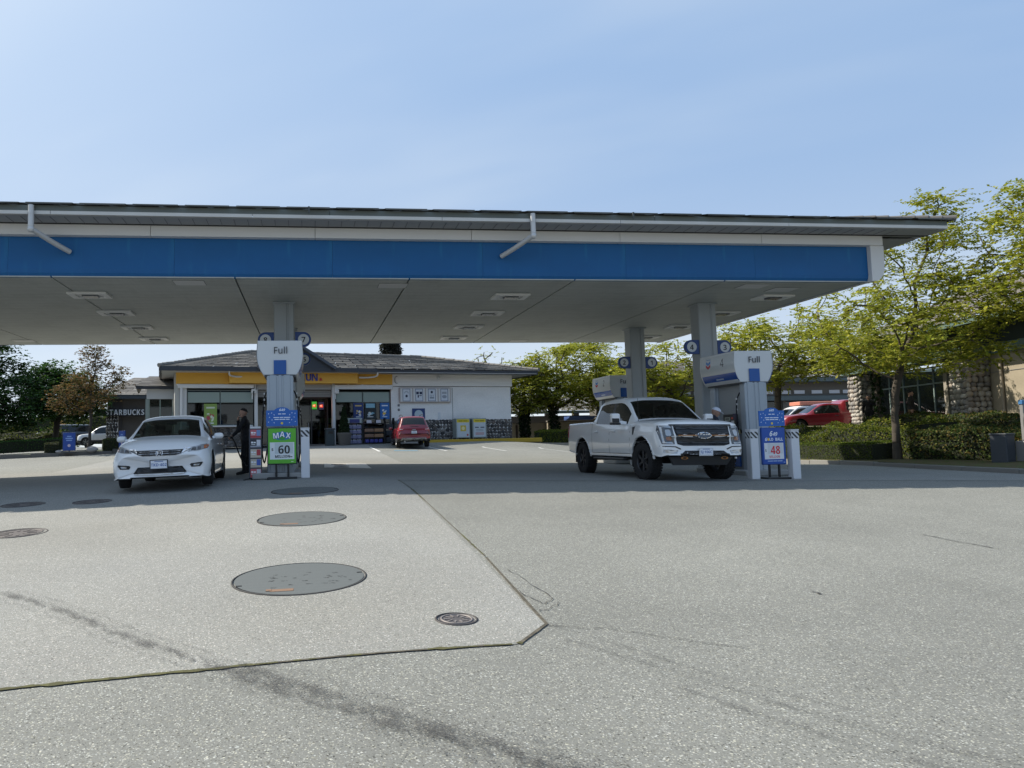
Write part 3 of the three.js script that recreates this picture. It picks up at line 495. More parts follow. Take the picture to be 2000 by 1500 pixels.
const plainFit = (c, s, x, y, size, color, f = 'bold') => { c.fillStyle = color; c.font = `${f} ${size}px sans-serif`; c.textAlign = 'center'; c.textBaseline = 'alphabetic'; c.fillText(s, x, y); };
posterSign(-0.60, 17.12, 'green lottery poster sign reading 60 in front of the left dispenser', 0.67, 0.84, (c) => {
  c.fillStyle = '#5cb531'; c.fillRect(0, 0, 512, 640); c.fillStyle = '#1d6fb0'; c.beginPath(); c.ellipse(256, 140, 165, 74, 0, 0, 7); c.fill(); c.fillStyle = '#3c9a3a'; c.beginPath(); c.ellipse(250, 176, 70, 34, 0.1, 0, 7); c.fill();
  c.save(); c.lineJoin = 'round'; ['M', 'A', 'X'].forEach((s, i) => { c.save(); c.translate(150 + i * 108, 172 + [8, -14, 8][i]); c.rotate([-0.12, 0.05, 0.12][i]); c.font = 'bold 140px sans-serif'; c.textAlign = 'center'; c.lineWidth = 16; c.strokeStyle = '#174c86'; c.strokeText(s, 0, 0); c.fillStyle = '#f3f6f8'; c.fillText(s, 0, 0); c.restore(); }); c.restore();
  c.fillStyle = '#dfe5e7'; c.fillRect(30, 254, 452, 312); c.fillStyle = '#c4cfd2'; c.fillRect(120, 262, 340, 200);
  plainFit(c, '60', 292, 462, 208, '#15181b'); plainFit(c, '$', 76, 412, 74, '#15181b'); plainFit(c, 'MILLION', 262, 536, 66, '#15181b', '900'); c.fillStyle = '#15181b'; c.fillRect(404, 514, 40, 16);
  c.fillStyle = '#dcebd2'; c.fillRect(420, 604, 44, 12);
}, { frame: mat(lin(0.03, 0.035, 0.04), 0.5) });
posterSign(10.68, 16.1, 'blue lottery poster sign reading 48 between two bollards', 0.60, 0.86, (c) => {
  c.fillStyle = '#174fa6'; c.fillRect(0, 0, 512, 640); plainFit(c, '6', 196, 140, 128, '#eef2f6', 'italic bold'); plainFit(c, '49', 292, 136, 96, '#eef2f6', 'italic bold');
  plainFit(c, 'G', 80, 226, 82, '#eef2f6', 'italic bold'); c.fillStyle = '#dcb23c'; c.beginPath(); c.arc(140, 198, 27, 0, 7); c.fill(); plainFit(c, 'LD', 208, 224, 76, '#eef2f6', 'bold'); plainFit(c, 'BALL', 384, 224, 76, '#eef2f6', 'bold');
  c.fillStyle = '#e0e3e6'; c.fillRect(34, 262, 444, 296); c.fillStyle = '#d0d4d8'; c.fillRect(110, 268, 350, 190); plainFit(c, '48', 290, 466, 204, '#cf2134'); plainFit(c, '$', 66, 424, 66, '#444a52'); plainFit(c, 'MILLION', 262, 534, 58, '#cf2134'); c.fillStyle = '#b9cfe8'; c.fillRect(96, 586, 120, 12); c.fillRect(226, 586, 90, 12); c.fillRect(326, 586, 108, 12); c.fillRect(462, 612, 34, 10);
}, { frame: mat(lin(0.01, 0.06, 0.28), 0.45) });
// narrow merchandise rack beside the left dispenser
{
  const x = -1.21, d = 17.35, t = thing('display_tower', 'narrow display tower of printed panels between the man and the green sign', 'display rack', [x, groundW(x, d), -d], 0.05);
  obj('frame', rbox(0.29, 1.12, 0.30, 0.015, 0, 0.6, 0), mat(lin(0.055, 0.06, 0.075), 0.55), t);
  obj('top_cap', rbox(0.25, 0.05, 0.27, 0.015, 0, 1.185, 0), mat(lin(0.62, 0.63, 0.65), 0.5), t);
  obj('foot', [bar([-0.02, 0.05, 0], [-0.26, 0.012, 0.22], 0.03, 0.02), bar([0.02, 0.05, 0], [0.24, 0.012, 0.2], 0.03, 0.02), box(0.2, 0.05, 0.2, 0, 0.025, 0)], M.black, t);
  const draws = [['#b9606a', '#6f8fc0', '#a83a42'], ['#2a2f3c', '#d0d4dc', '#9aa0ac'], ['#c9bfae', '#b54048', '#c9bfae'], ['#bfb6a6', '#4563b5', '#bfb6a6'], ['#c26068', '#bfc4cc', '#b53a42']];
  draws.forEach((q, i) => {
    const tx = canvasTex(160, 128, (c) => { c.fillStyle = q[0]; c.fillRect(0, 0, 160, 128); c.fillStyle = q[1]; c.fillRect(94, 6, 60, 110); c.fillStyle = q[2]; c.fillRect(0, 96, 160, 24); c.fillStyle = '#e9edf0'; c.fillRect(10, 34, 30, 26); c.fillRect(46, 38, 36, 20); c.fillRect(14, 74, 60, 8); });
    obj('printed_panel', put(new THREE.PlaneGeometry(0.235, 0.19), 0.006, 1.045 - i * 0.222, 0.1535), mat(0xffffff, 0.45, { map: tx }), t);
  });
}

layout = true;
// ---------------------------------------------------------------- shop building
const stuccoTex = dataTex(256, (i, j) => { const v = 236 + (hash3(i, j, 3) - 0.5) * 16 + (fbm(i / 30, j / 30, 6, 3) - 0.5) * 18; return [v, v, v]; });
function stucco(c) { return mat(c, 0.9, { map: stuccoTex }); }
function stoneGeo(variant) {   // a rounded field stone of about unit size
  const g = mergeVertices(new THREE.IcosahedronGeometry(0.5, 1).deleteAttribute('uv').deleteAttribute('normal')), p = g.attributes.position;
  for (let i = 0; i < p.count; i++) { const x = p.getX(i), y = p.getY(i), z = p.getZ(i), k = 0.82 + 0.36 * noise3(x * 2.1 + variant * 7, y * 2.1 + 3, z * 2.1 + variant); p.setXYZ(i, x * k, y * k, z * k); }
  g.computeVertexNormals(); g.setAttribute('uv', new THREE.BufferAttribute(new Float32Array(p.count * 2), 2)); return g;
}
const STONES = [0, 1, 2, 3, 4, 5, 6, 7].map(stoneGeo);
// stones packed in uneven courses on a w x h face: [u, v, width, height]
function stonePack(w, h, size, seed) {
  const R = rng(seed), out = []; let v = 0;
  while (v < h - size * 0.2) { const ch = Math.min(h - v, size * (0.7 + 0.45 * R())); let u = -R() * size * 0.3; while (u < w) { const cw = size * (0.72 + 0.6 * R()); const a = Math.max(0, u), b = Math.min(w, u + cw); if (b - a > size * 0.3) out.push([(a + b) / 2, v + ch / 2 + (R() - 0.5) * ch * 0.15, b - a, ch * (0.95 + 0.2 * R())]); u += cw; } v += ch; }
  return out;
}
const stoneTones = [[0.10, 0.094, 0.088], [0.14, 0.132, 0.125], [0.07, 0.068, 0.068], [0.20, 0.19, 0.18], [0.055, 0.054, 0.055], [0.115, 0.10, 0.09]];
function stoneField(w, h, size, seed, place) {   // merged stones (too small to pick apart)
  const R = rng(seed + 1), gs = [];
  for (const [u, v, cw, ch] of stonePack(w, h, size, seed)) { const g = STONES[Math.floor(R() * 8)].clone(); put(g, u, v, 0, 0, 0, (R() - 0.5) * 0.3, [cw * 1.08, ch * 1.08, size * 0.5]); const c = stoneTones[Math.floor(R() * 6)], k = 0.7 + 0.5 * R(), n = g.attributes.position.count, col = new Float32Array(n * 3); for (let i = 0; i < n; i++) col.set([c[0] * k, c[1] * k, c[2] * k], i * 3); g.setAttribute('color', new THREE.BufferAttribute(col, 3)); gs.push(g); }
  const g = join(gs); if (place) place(g); return g;
}
const stoneFieldMat = mat(0xffffff, 0.85, { vertexColors: true });
const shopGlass = mat(lin(0.42, 0.47, 0.46), 0.03, { transmission: 1, thickness: 0, ior: 1.5 });
const roofMat = mat(lin(0.17, 0.16, 0.145), 0.9, { vertexColors: true }), eaveDark = mat(lin(0.035, 0.04, 0.05), 0.55);
// the shop stands turned to the canopy; facade figures are measured along its wall
const SHOP_TURN = 0.19, shopU = (x) => -2.1196 + x * (0.99445 + x * (0.006861 + x * 0.0000510));
function shopPoint(x, y, z) { const u = shopU(x), w = z + 45, c = Math.cos(SHOP_TURN), s = Math.sin(SHOP_TURN); return V(2.1 + u * c + w * s, y, -45 - u * s + w * c); }
function atShop(t) { t.traverse((o) => { if (!o.isMesh) return; const p = o.geometry.attributes.position; for (let i = 0; i < p.count; i++) { p.setX(i, shopU(p.getX(i))); p.setZ(i, p.getZ(i) + 45); } o.geometry.computeVertexNormals(); }); t.position.set(2.1, 0, -45); t.rotation.y = SHOP_TURN; return t; }
function shopThing(name, label, category, [x, y, z], turn = 0, group) { const t = thing(name, label, category, [0, 0, 0], SHOP_TURN + turn, group); t.position.copy(shopPoint(x, y, z)); return t; }
const shop = thing('shop_building', 'low white convenience shop with yellow sign band and grey tiled hip roof', 'building', [0, 0, 0]);
{
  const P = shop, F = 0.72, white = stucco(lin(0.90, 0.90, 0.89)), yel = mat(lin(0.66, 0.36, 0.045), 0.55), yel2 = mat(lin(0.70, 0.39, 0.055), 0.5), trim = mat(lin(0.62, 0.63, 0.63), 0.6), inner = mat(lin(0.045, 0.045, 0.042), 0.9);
  // walls
  obj('wall', [box(7.25, 4.3, 0.25, 8.635, F + 2.15, -45.125)], white, P);
  obj('wall', [box(0.25, 4.3, 12.7, 12.14, F + 2.15, -51.6)], white, P);
  obj('wall', box(20.3, 4.3, 0.25, 2.1, F + 2.15, -58), white, P);
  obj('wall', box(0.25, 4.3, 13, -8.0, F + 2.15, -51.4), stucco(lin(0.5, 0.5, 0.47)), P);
  obj('upper_band', rbox(7.33, 0.72, 0.1, 0.01, 8.67, 4.61, -44.95), white, P);
  obj('band_gap', box(7.2, 0.03, 0.02, 8.65, 4.236, -44.992), M.darkGrey, P);
  obj('wall_seam', box(0.025, 2.1, 0.01, 8.73, 3.1, -44.997), M.midGrey, P);
  obj('stone_base', [stoneField(7.3, 1.28, 0.2, 51, (g) => g.translate(5.0, 0.86, -44.98)), stoneField(4.1, 1.12, 0.2, 52, (g) => g.translate(-7.4, 0.7, -45.0))], stoneFieldMat, P, { kind: 'stuff' });
  obj('base_wall', box(4.2, 1.16, 0.2, -5.35, 1.28, -45.12), stucco(lin(0.2, 0.19, 0.18)), P);
  obj('window_sill', rbox(4.2, 0.08, 0.3, 0.02, -5.35, 1.9, -44.95), trim, P);
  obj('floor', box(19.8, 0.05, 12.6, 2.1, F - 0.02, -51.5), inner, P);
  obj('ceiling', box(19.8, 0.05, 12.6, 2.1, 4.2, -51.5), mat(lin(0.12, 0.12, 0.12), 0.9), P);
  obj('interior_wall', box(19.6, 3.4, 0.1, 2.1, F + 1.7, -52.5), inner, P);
  { // shelves of goods inside
    const cols = [[0.35, 0.05, 0.04], [0.4, 0.28, 0.05], [0.05, 0.12, 0.3], [0.3, 0.3, 0.3], [0.06, 0.2, 0.08]], R = rng(88), by = cols.map(() => []);
    for (let s = 0; s < 9; s++) for (let k = 0; k < 4; k++) for (let i = 0; i < 7; i++) by[Math.floor(R() * 5)].push(box(0.2, 0.3, 0.2, -6.8 + s * 1.35 + i * 0.17, F + 0.3 + k * 0.42, -48.6 - (s % 3) * 0.9));
    cols.forEach((c, i) => obj('shelf_goods', by[i], mat(lin(...c), 0.6), P, { kind: 'stuff' }));
  }
  // piers and posts
  obj('pier', box(0.7, 4.3, 0.25, -7.75, F + 2.15, -45.1), trim, P); obj('pier', box(0.2, 4.3, 0.3, -3.2, F + 2.15, -45.05), trim, P);
  obj('pier', box(0.17, 3.7, 0.3, 1.5, F + 1.8, -45.0), trim, P);
  for (const x of [-7.72, 5.14]) if (x < 0) obj('downspout', [cyl(0.09, 0.09, 3.4, x, F + 1.7, -44.82), tube([[x, 4.05, -44.82], [x - 0.1, 4.25, -44.86], [x - 0.25, 4.33, -44.95]], 0.09, 10)], trim, P);
  // windows: frames and panes
  const win = (x0, x1, y0, y1, cols, z = -45.1) => {
    const w = obj('window', [box(x1 - x0, 0.07, 0.1, (x0 + x1) / 2, y0 + 0.03, z), box(x1 - x0, 0.07, 0.1, (x0 + x1) / 2, y1 - 0.03, z), ...Array.from({ length: cols + 1 }, (_, i) => box(0.06, y1 - y0 - 0.14, 0.098, lerp(x0 + 0.03, x1 - 0.03, i / cols), (y0 + y1) / 2, z))], mat(lin(0.10, 0.12, 0.115), 0.5), P);
    for (let i = 0; i < cols; i++) obj('pane', box((x1 - x0) / cols - 0.06, y1 - y0 - 0.12, 0.012, lerp(x0, x1, (i + 0.5) / cols), (y0 + y1) / 2, z - 0.01), shopGlass, w);
    return w;
  };
  const w1 = win(-7.4, -3.3, 1.94, 4.0, 2), w2 = win(1.6, 4.95, F + 0.1, 3.9, 2);
  const bl = mat(lin(0.27, 0.335, 0.31), 0.8);
  for (const [a, b, w] of [[-7.33, -5.4, w1], [-5.33, -3.36, w1], [1.68, 3.24, w2], [3.32, 4.88, w2]]) obj('roller_blind', rbox(b - a, 0.6, 0.03, 0.008, (a + b) / 2, 3.57, -45.03), bl, w);
  for (const x of [-3.35, 1.66]) obj('blind_housing', [rbox(0.3, 0.3, 0.3, 0.08, x, 3.9, -44.85), cyl(0.05, 0.05, 0.5, x - 0.08, 3.7, -44.85)], trim, P);
  // beams below the yellow band
  obj('beam', rbox(4.6, 0.22, 0.35, 0.02, -5.65, 4.2, -44.92), trim, P); obj('beam', rbox(3.55, 0.26, 0.35, 0.02, 3.28, 4.17, -44.92), trim, P);
  obj('entry_header', box(4.6, 0.32, 0.2, -0.9, 4.18, -45.0), mat(lin(0.33, 0.33, 0.32), 0.7), P);
  obj('entry_soffit_board', [0, 1, 2].map((i) => box(4.6, 0.13, 0.06, -0.9, 3.93 - i * 0.14, -45.15 - i * 0.03)), mat(lin(0.24, 0.235, 0.225), 0.8), P);
  // recessed entry: two door leaves and side lights
  const es = obj('entry', [box(4.5, 0.08, 0.1, -0.9, 3.55, -46), box(4.5, 0.06, 0.1, -0.9, F + 0.03, -46), ...[-3.1, -1.95, -0.8, 0.35, 1.35].map((x) => box(0.08, 2.9, 0.098, x, F + 1.42, -46))], mat(lin(0.03, 0.032, 0.033), 0.45), P);
  for (const x of [-2.52, 0.85]) obj('pane', box(1.0, 2.75, 0.012, x, F + 1.42, -46.01), shopGlass, es);
  for (const x of [-1.375, -0.225]) { const d = obj('door', [box(0.07, 2.7, 0.06, x - 0.5, F + 1.42, -45.98), box(0.07, 2.7, 0.06, x + 0.5, F + 1.42, -45.98), box(0.93, 0.1, 0.06, x, F + 2.7, -45.98), box(0.93, 0.22, 0.06, x, F + 0.2, -45.98), box(0.93, 2.4, 0.012, x, F + 1.45, -46.0)], shopGlass, P); obj('handle', bar([x + 0.38, F + 1.0, -45.9], [x + 0.38, F + 1.35, -45.9], 0.03, 0.03), M.steel, d); }
  // yellow band with raised sign box
  obj('yellow_band', box(3.2, 0.72, 0.2, -6.45, 4.69, -44.9), yel, P); obj('yellow_band', box(2.2, 0.72, 0.2, 3.95, 4.69, -44.9), yel, P); obj('yellow_band', box(7.7, 0.72, 0.2, -1.0, 4.69, -44.95), yel, P);
  const sb = obj('sign_box', rbox(7.72, 0.78, 0.35, 0.015, -1.0, 4.75, -44.55), yel2, P);
  { const m1 = mat(lin(0.035, 0.04, 0.24), 0.45); let x = -3.29; const word = 'ON THE RUN'; const gs = [];
    for (const ch of word) { if (ch === ' ') { x += 0.17; continue; } const g = text3(ch, 0.42, 0.05); const w = g.boundingBox.max.x - g.boundingBox.min.x; gs.push([g, x - g.boundingBox.min.x, w]); x += w + 0.035; }
    const shift = 0.47 - x; for (const [g, gx] of gs) obj('letter', put(g, gx + shift, 4.50, -44.375), m1, sb);
    const lf = new THREE.Shape(); for (let i = 0; i < 18; i++) { const a = i / 18 * 6.283 + 1.571, r = i % 2 ? 0.055 : (i % 6 === 0 ? 0.13 : 0.10); i ? lf.lineTo(Math.cos(a) * r, Math.sin(a) * r) : lf.moveTo(Math.cos(a) * r, Math.sin(a) * r); } obj('red_leaf', put(extrude(lf, 0.05), 0.62, 4.585, -44.375), mat(lin(0.45, 0.03, 0.03), 0.5), sb); }
  // eaves and gutters
  obj('eave_fascia', box(12.85, 0.24, 0.14, -2.6, 5.09, -43.72), eaveDark, P); obj('eave_fascia', box(9.6, 0.24, 0.14, 8.66, 5.06, -43.95), eaveDark, P);
  obj('eave_fascia', box(0.14, 0.24, 14.6, 13.38, 5.06, -51.3), eaveDark, P); obj('eave_fascia', box(0.14, 0.24, 14.6, -8.98, 5.09, -51.1), eaveDark, P);
  obj('eave_soffit', [box(22.3, 0.03, 1.3, 2.2, 4.985, -44.45), box(1.2, 0.03, 13, 12.8, 4.986, -51.6), box(1.0, 0.03, 13, -8.5, 4.986, -51.6)], mat(lin(0.42, 0.42, 0.41), 0.8), P);
  for (const [x, s] of [[-3.95, -1], [2.95, 1]]) obj('gutter_pipe', tube([[x + s * 0.95, 5.0, -43.85], [x + s * 0.95, 4.8, -43.95], [x + s * 0.6, 4.72, -44.3], [x, 4.72, -44.45]], 0.05, 8, 24), trim, P);
  // tiled hip roof
  const e = 5.2, A = V(-9.1, e, -43.65), B = V(13.5, e, -43.85), C = V(13.5, e, -58.9), D = V(-9.1, e, -58.9), R0 = V(-2.7, 6.98, -51.2), R1 = V(8.9, 6.80, -51.2);
  obj('roof', [roofSlope(A, B, R1, R0, 19, 41), roofSlope(B, C, R1, R1.clone().add(V(0.02, 0, 0)), 19, 42), roofSlope(C, D, R0, R1, 19, 43), roofSlope(D, A, R0, R0.clone().add(V(-0.02, 0, 0)), 19, 44)], roofMat, P);
  { const caps = [], R = rng(31); for (const [a, b] of [[A, R0], [R0, R1], [B, R1]]) { const n = Math.round(a.distanceTo(b) / 0.38), dir = b.clone().sub(a).normalize(), q = new THREE.Quaternion().setFromUnitVectors(V(1, 0, 0), dir); for (let k = 0; k < n; k++) { const p = a.clone().lerp(b, (k + 0.5) / n), g = cyl(0.1, 0.12, 0.42, 0, 0, 0, 0, 0, Math.PI / 2, 7); g.applyQuaternion(q); g.translate(p.x, p.y + 0.04 + R() * 0.025, p.z); caps.push(g); } } obj('ridge_cap', caps, mat(lin(0.19, 0.18, 0.165), 0.9), P, { kind: 'stuff' }); }
  // dark gable over the entry
  const ga = V(-3.15, 5.22, -43.5), gb = V(1.25, 5.22, -43.5), gc = V(-0.95, 6.62, -43.5), back = V(0, 0, -5.4);
  obj('gable_wall', put(extrude([[-2.2, 0], [2.2, 0], [0, 1.34]], 0.1), -0.95, 5.2, -43.75), mat(lin(0.035, 0.043, 0.055), 0.7), P);
  obj('gable_verge', [bar([-3.25, 5.14, -43.55], [-0.95, 6.58, -43.55], 0.12, 0.2), bar([1.35, 5.14, -43.55], [-0.95, 6.58, -43.55], 0.12, 0.2)], eaveDark, P);
  obj('gable_roof', [roofSlope(gb.clone().add(back), gb, gc, gc.clone().add(back), 8, 45), roofSlope(ga, ga.clone().add(back), gc.clone().add(back), gc, 8, 46)], roofMat, P);
  const lampP = obj('wall_lamp', [rbox(0.12, 0.1, 0.16, 0.03, 7.85, 4.88, -44.85), put(sph(0.1, 0, 0, 0, [1, 1.15, 1], 12), 7.85, 4.74, -44.75)], mat(lin(0.65, 0.66, 0.66), 0.4), P);
  obj('conduit', tube([[5.38, 4.42, -44.88], [5.25, 4.46, -44.86], [5.25, 4.8, -44.86], [5.38, 4.85, -44.88]], 0.018, 6), M.midGrey, P);
  obj('wall_socket', rbox(0.12, 0.14, 0.05, 0.01, 5.46, 3.06, -44.99), M.midGrey, P); obj('wall_socket', rbox(0.12, 0.14, 0.05, 0.01, 5.46, 2.78, -44.99), M.midGrey, P);
}
atShop(shop);
// kerb and walk along the shop
layout = false;
structure('shop_walk', [rbox(8.0, 0.3, 1.5, 0.02, 9.35, 0.72, -44.25), box(4.6, 0.02, 1.5, -0.9, 0.73, -45.3)], mat(lin(0.33, 0.32, 0.30), 0.9));
atShop(scene.children[scene.children.length - 1]);
structure('yellow_kerb', rbox(7.2, 0.26, 0.16, 0.03, 9.75, 0.755, -43.42), mat(lin(0.50, 0.33, 0.035), 0.8), 'yellow painted kerb along the shop wall');
atShop(scene.children[scene.children.length - 1]); layout = true;
// sign cabinet of four framed notices
{
  const t = shopThing('notice_cabinet', 'row of four framed notices in a box on the white wall', 'notice board', [7.05, 3.69, -44.95]);
  obj('cabinet', rbox(3.42, 0.94, 0.14, 0.02, 0, 0, 0.02), mat(lin(0.42, 0.36, 0.34), 0.6), t);
  const pics = [(c) => { c.beginPath(); c.arc(64, 78, 34, 3.3, 6.1); c.lineWidth = 14; c.strokeStyle = '#9aa4ae'; c.stroke(); c.fillStyle = '#232d4a'; c.beginPath(); c.arc(66, 112, 20, 0, 7); c.fill(); },
    (c) => { c.fillStyle = '#1b2547'; c.fillRect(14, 46, 44, 40); c.fillRect(70, 46, 44, 40); c.fillRect(36, 96, 22, 40); c.fillRect(66, 100, 40, 12); },
    (c) => { c.fillStyle = '#232c40'; c.beginPath(); c.arc(64, 52, 20, 0, 7); c.fill(); c.fillStyle = '#8d97a2'; for (let i = 0; i < 3; i++) c.fillRect(30 + i * 26, 92, 10, 34); c.fillStyle = '#2c4650'; c.fillRect(28, 134, 72, 14); },
    (c) => { c.fillStyle = '#7a828f'; c.fillRect(24, 48, 80, 12); c.fillRect(24, 68, 80, 10); c.fillStyle = '#9099a8'; c.beginPath(); c.ellipse(64, 122, 40, 26, 0, 0, 7); c.fill(); }];
  pics.forEach((f, i) => { const n = obj('notice', rbox(0.78, 0.84, 0.04, 0.01, -1.26 + i * 0.84, 0, 0.1), mat(lin(0.62, 0.63, 0.63), 0.5), t); obj('print', put(new THREE.PlaneGeometry(0.5, 0.78), -1.26 + i * 0.84, 0, 0.123), mat(0xffffff, 0.4, { map: canvasTex(128, 192, (c) => { c.fillStyle = '#c9d0d9'; c.fillRect(0, 0, 128, 192); c.strokeStyle = '#42567c'; c.lineWidth = 8; c.strokeRect(4, 4, 120, 184); f(c); }) }), n); });
}
// gas cylinder lockers
[['grey gas bottle locker with a yellow top, left of the pair', 9.0, 0], ['grey gas bottle locker with a yellow top, right of the pair', 9.98, 1]].forEach(([lb, x, k]) => {
  const t = shopThing('gas_locker', lb, 'locker', [x, 0.87, -44.4], 0, 'gas bottle lockers on the shop wall');
  obj('cabinet', rbox(0.95, 1.22, 0.62, 0.02, 0, 0.70, 0), mat(lin(0.27, 0.31, 0.30), 0.55, { metalness: 0.2 }), t);
  for (const [a, b] of [[-0.42, -0.26], [0.42, -0.26], [-0.42, 0.26], [0.42, 0.26]]) obj('leg', box(0.06, 0.1, 0.06, a, 0.05, b), M.midGrey, t);
  obj('print', put(new THREE.PlaneGeometry(0.82, 1.1), 0, 0.70, 0.312), mat(0xffffff, 0.45, { map: canvasTex(192, 256, (c) => { c.fillStyle = '#b9c2c8'; c.fillRect(0, 0, 192, 256); c.fillStyle = '#d6c02e'; c.fillRect(0, 0, 192, 46); c.fillStyle = '#8a7c22'; c.fillRect(24, 16, 66, 16); c.fillRect(98, 16, 70, 16); if (!k) { c.fillStyle = '#c2ad3a'; c.fillRect(52, 88, 88, 84); c.fillStyle = '#dcd3a0'; c.beginPath(); c.arc(96, 130, 26, 0, 7); c.fill(); c.fillStyle = '#a33'; c.beginPath(); c.arc(164, 226, 14, 0, 7); c.fill(); } else { c.fillStyle = '#1f2a48'; c.fillRect(22, 112, 60, 14); c.fillRect(110, 112, 60, 14); c.fillStyle = '#8a939c'; c.fillRect(40, 146, 112, 8); c.fillRect(40, 166, 112, 8); c.fillStyle = '#b06a6a'; c.fillRect(28, 196, 136, 10); c.fillRect(28, 214, 136, 10); } }) }), t);
});
// posters in and on the windows
[[3.02, 2.72, 0.62, 1.0, '#16346f', ['#c9b06a', '#dfe6ee'], 'dark blue poster with food in the right window'], [3.75, 2.72, 0.74, 1.0, '#14252c', ['#7fb0c4', '#cfd8d8'], 'dark poster with pale sky in the right window'], [4.62, 2.72, 0.6, 1.0, '#1a61a8', ['#d9dfe6', '#d8b23c'], 'bright blue poster at the right end of the window'], [-5.95, 2.55, 0.72, 1.3, '#7f9a4c', ['#c9d2c0', '#a8434e'], 'green flower poster in the left window']].forEach(([x, y, w, h, bg, cs, lb], i) => {
  const t = obj('window_poster', put(rbox(w, h, 0.02, 0.004), 0, 0, 0), mat(0xffffff, 0.45, { map: canvasTex(128, 192, (c) => { c.fillStyle = bg; c.fillRect(0, 0, 128, 192); const R = rng(60 + i); c.fillStyle = cs[0]; if (i === 1) c.fillRect(14, 8, 100, 50); else c.fillRect(22, 26, 84, 14); for (let k = 0; k < 10; k++) { c.fillStyle = cs[k % 2]; c.beginPath(); c.ellipse(36 + R() * 60, 84 + R() * 60, 5 + R() * 13, 5 + R() * 9, R() * 3, 0, 7); c.fill(); } c.fillStyle = '#dfe6ea'; c.fillRect(30, 160, 66, 8); }) })); t.position.copy(shopPoint(x, y, -45.03)); t.rotation.y = SHOP_TURN; tag(t, lb, 'poster');
});
// lit window signs by the door
for (const [x, y, tx, lb] of [[0.52, 3.12, ['', '#3fae3a'], 'small lit green and red sign in the door window'], [0.95, 3.1, ['', '#2a2a48'], 'small lit red sign right of the green one']]) {
  const t = shopThing('lit_sign', lb, 'lit sign', [x, y, -45.9]); obj('housing', rbox(0.36, 0.52, 0.06, 0.02), M.black, t);
  const map = canvasTex(96, 128, (c) => { c.fillStyle = tx[1]; c.fillRect(0, 0, 96, 128); c.fillStyle = '#ff4a2a'; c.fillRect(14, 52, 20, 42); c.fillRect(40, 44, 40, 16); c.fillRect(44, 64, 36, 30); });
  obj('lit_face', put(new THREE.PlaneGeometry(0.31, 0.46), 0, 0, 0.032), mat(0x111111, 0.4, { map, emissiveMap: map, emissive: new THREE.Color(1, 1, 1), emissiveIntensity: 0.6 }), t);
  const L = new THREE.PointLight(new THREE.Color(1, 0.35, 0.2), 0.25, 4); L.position.set(0, 0, 0.12); L.castShadow = true; t.add(L);
}
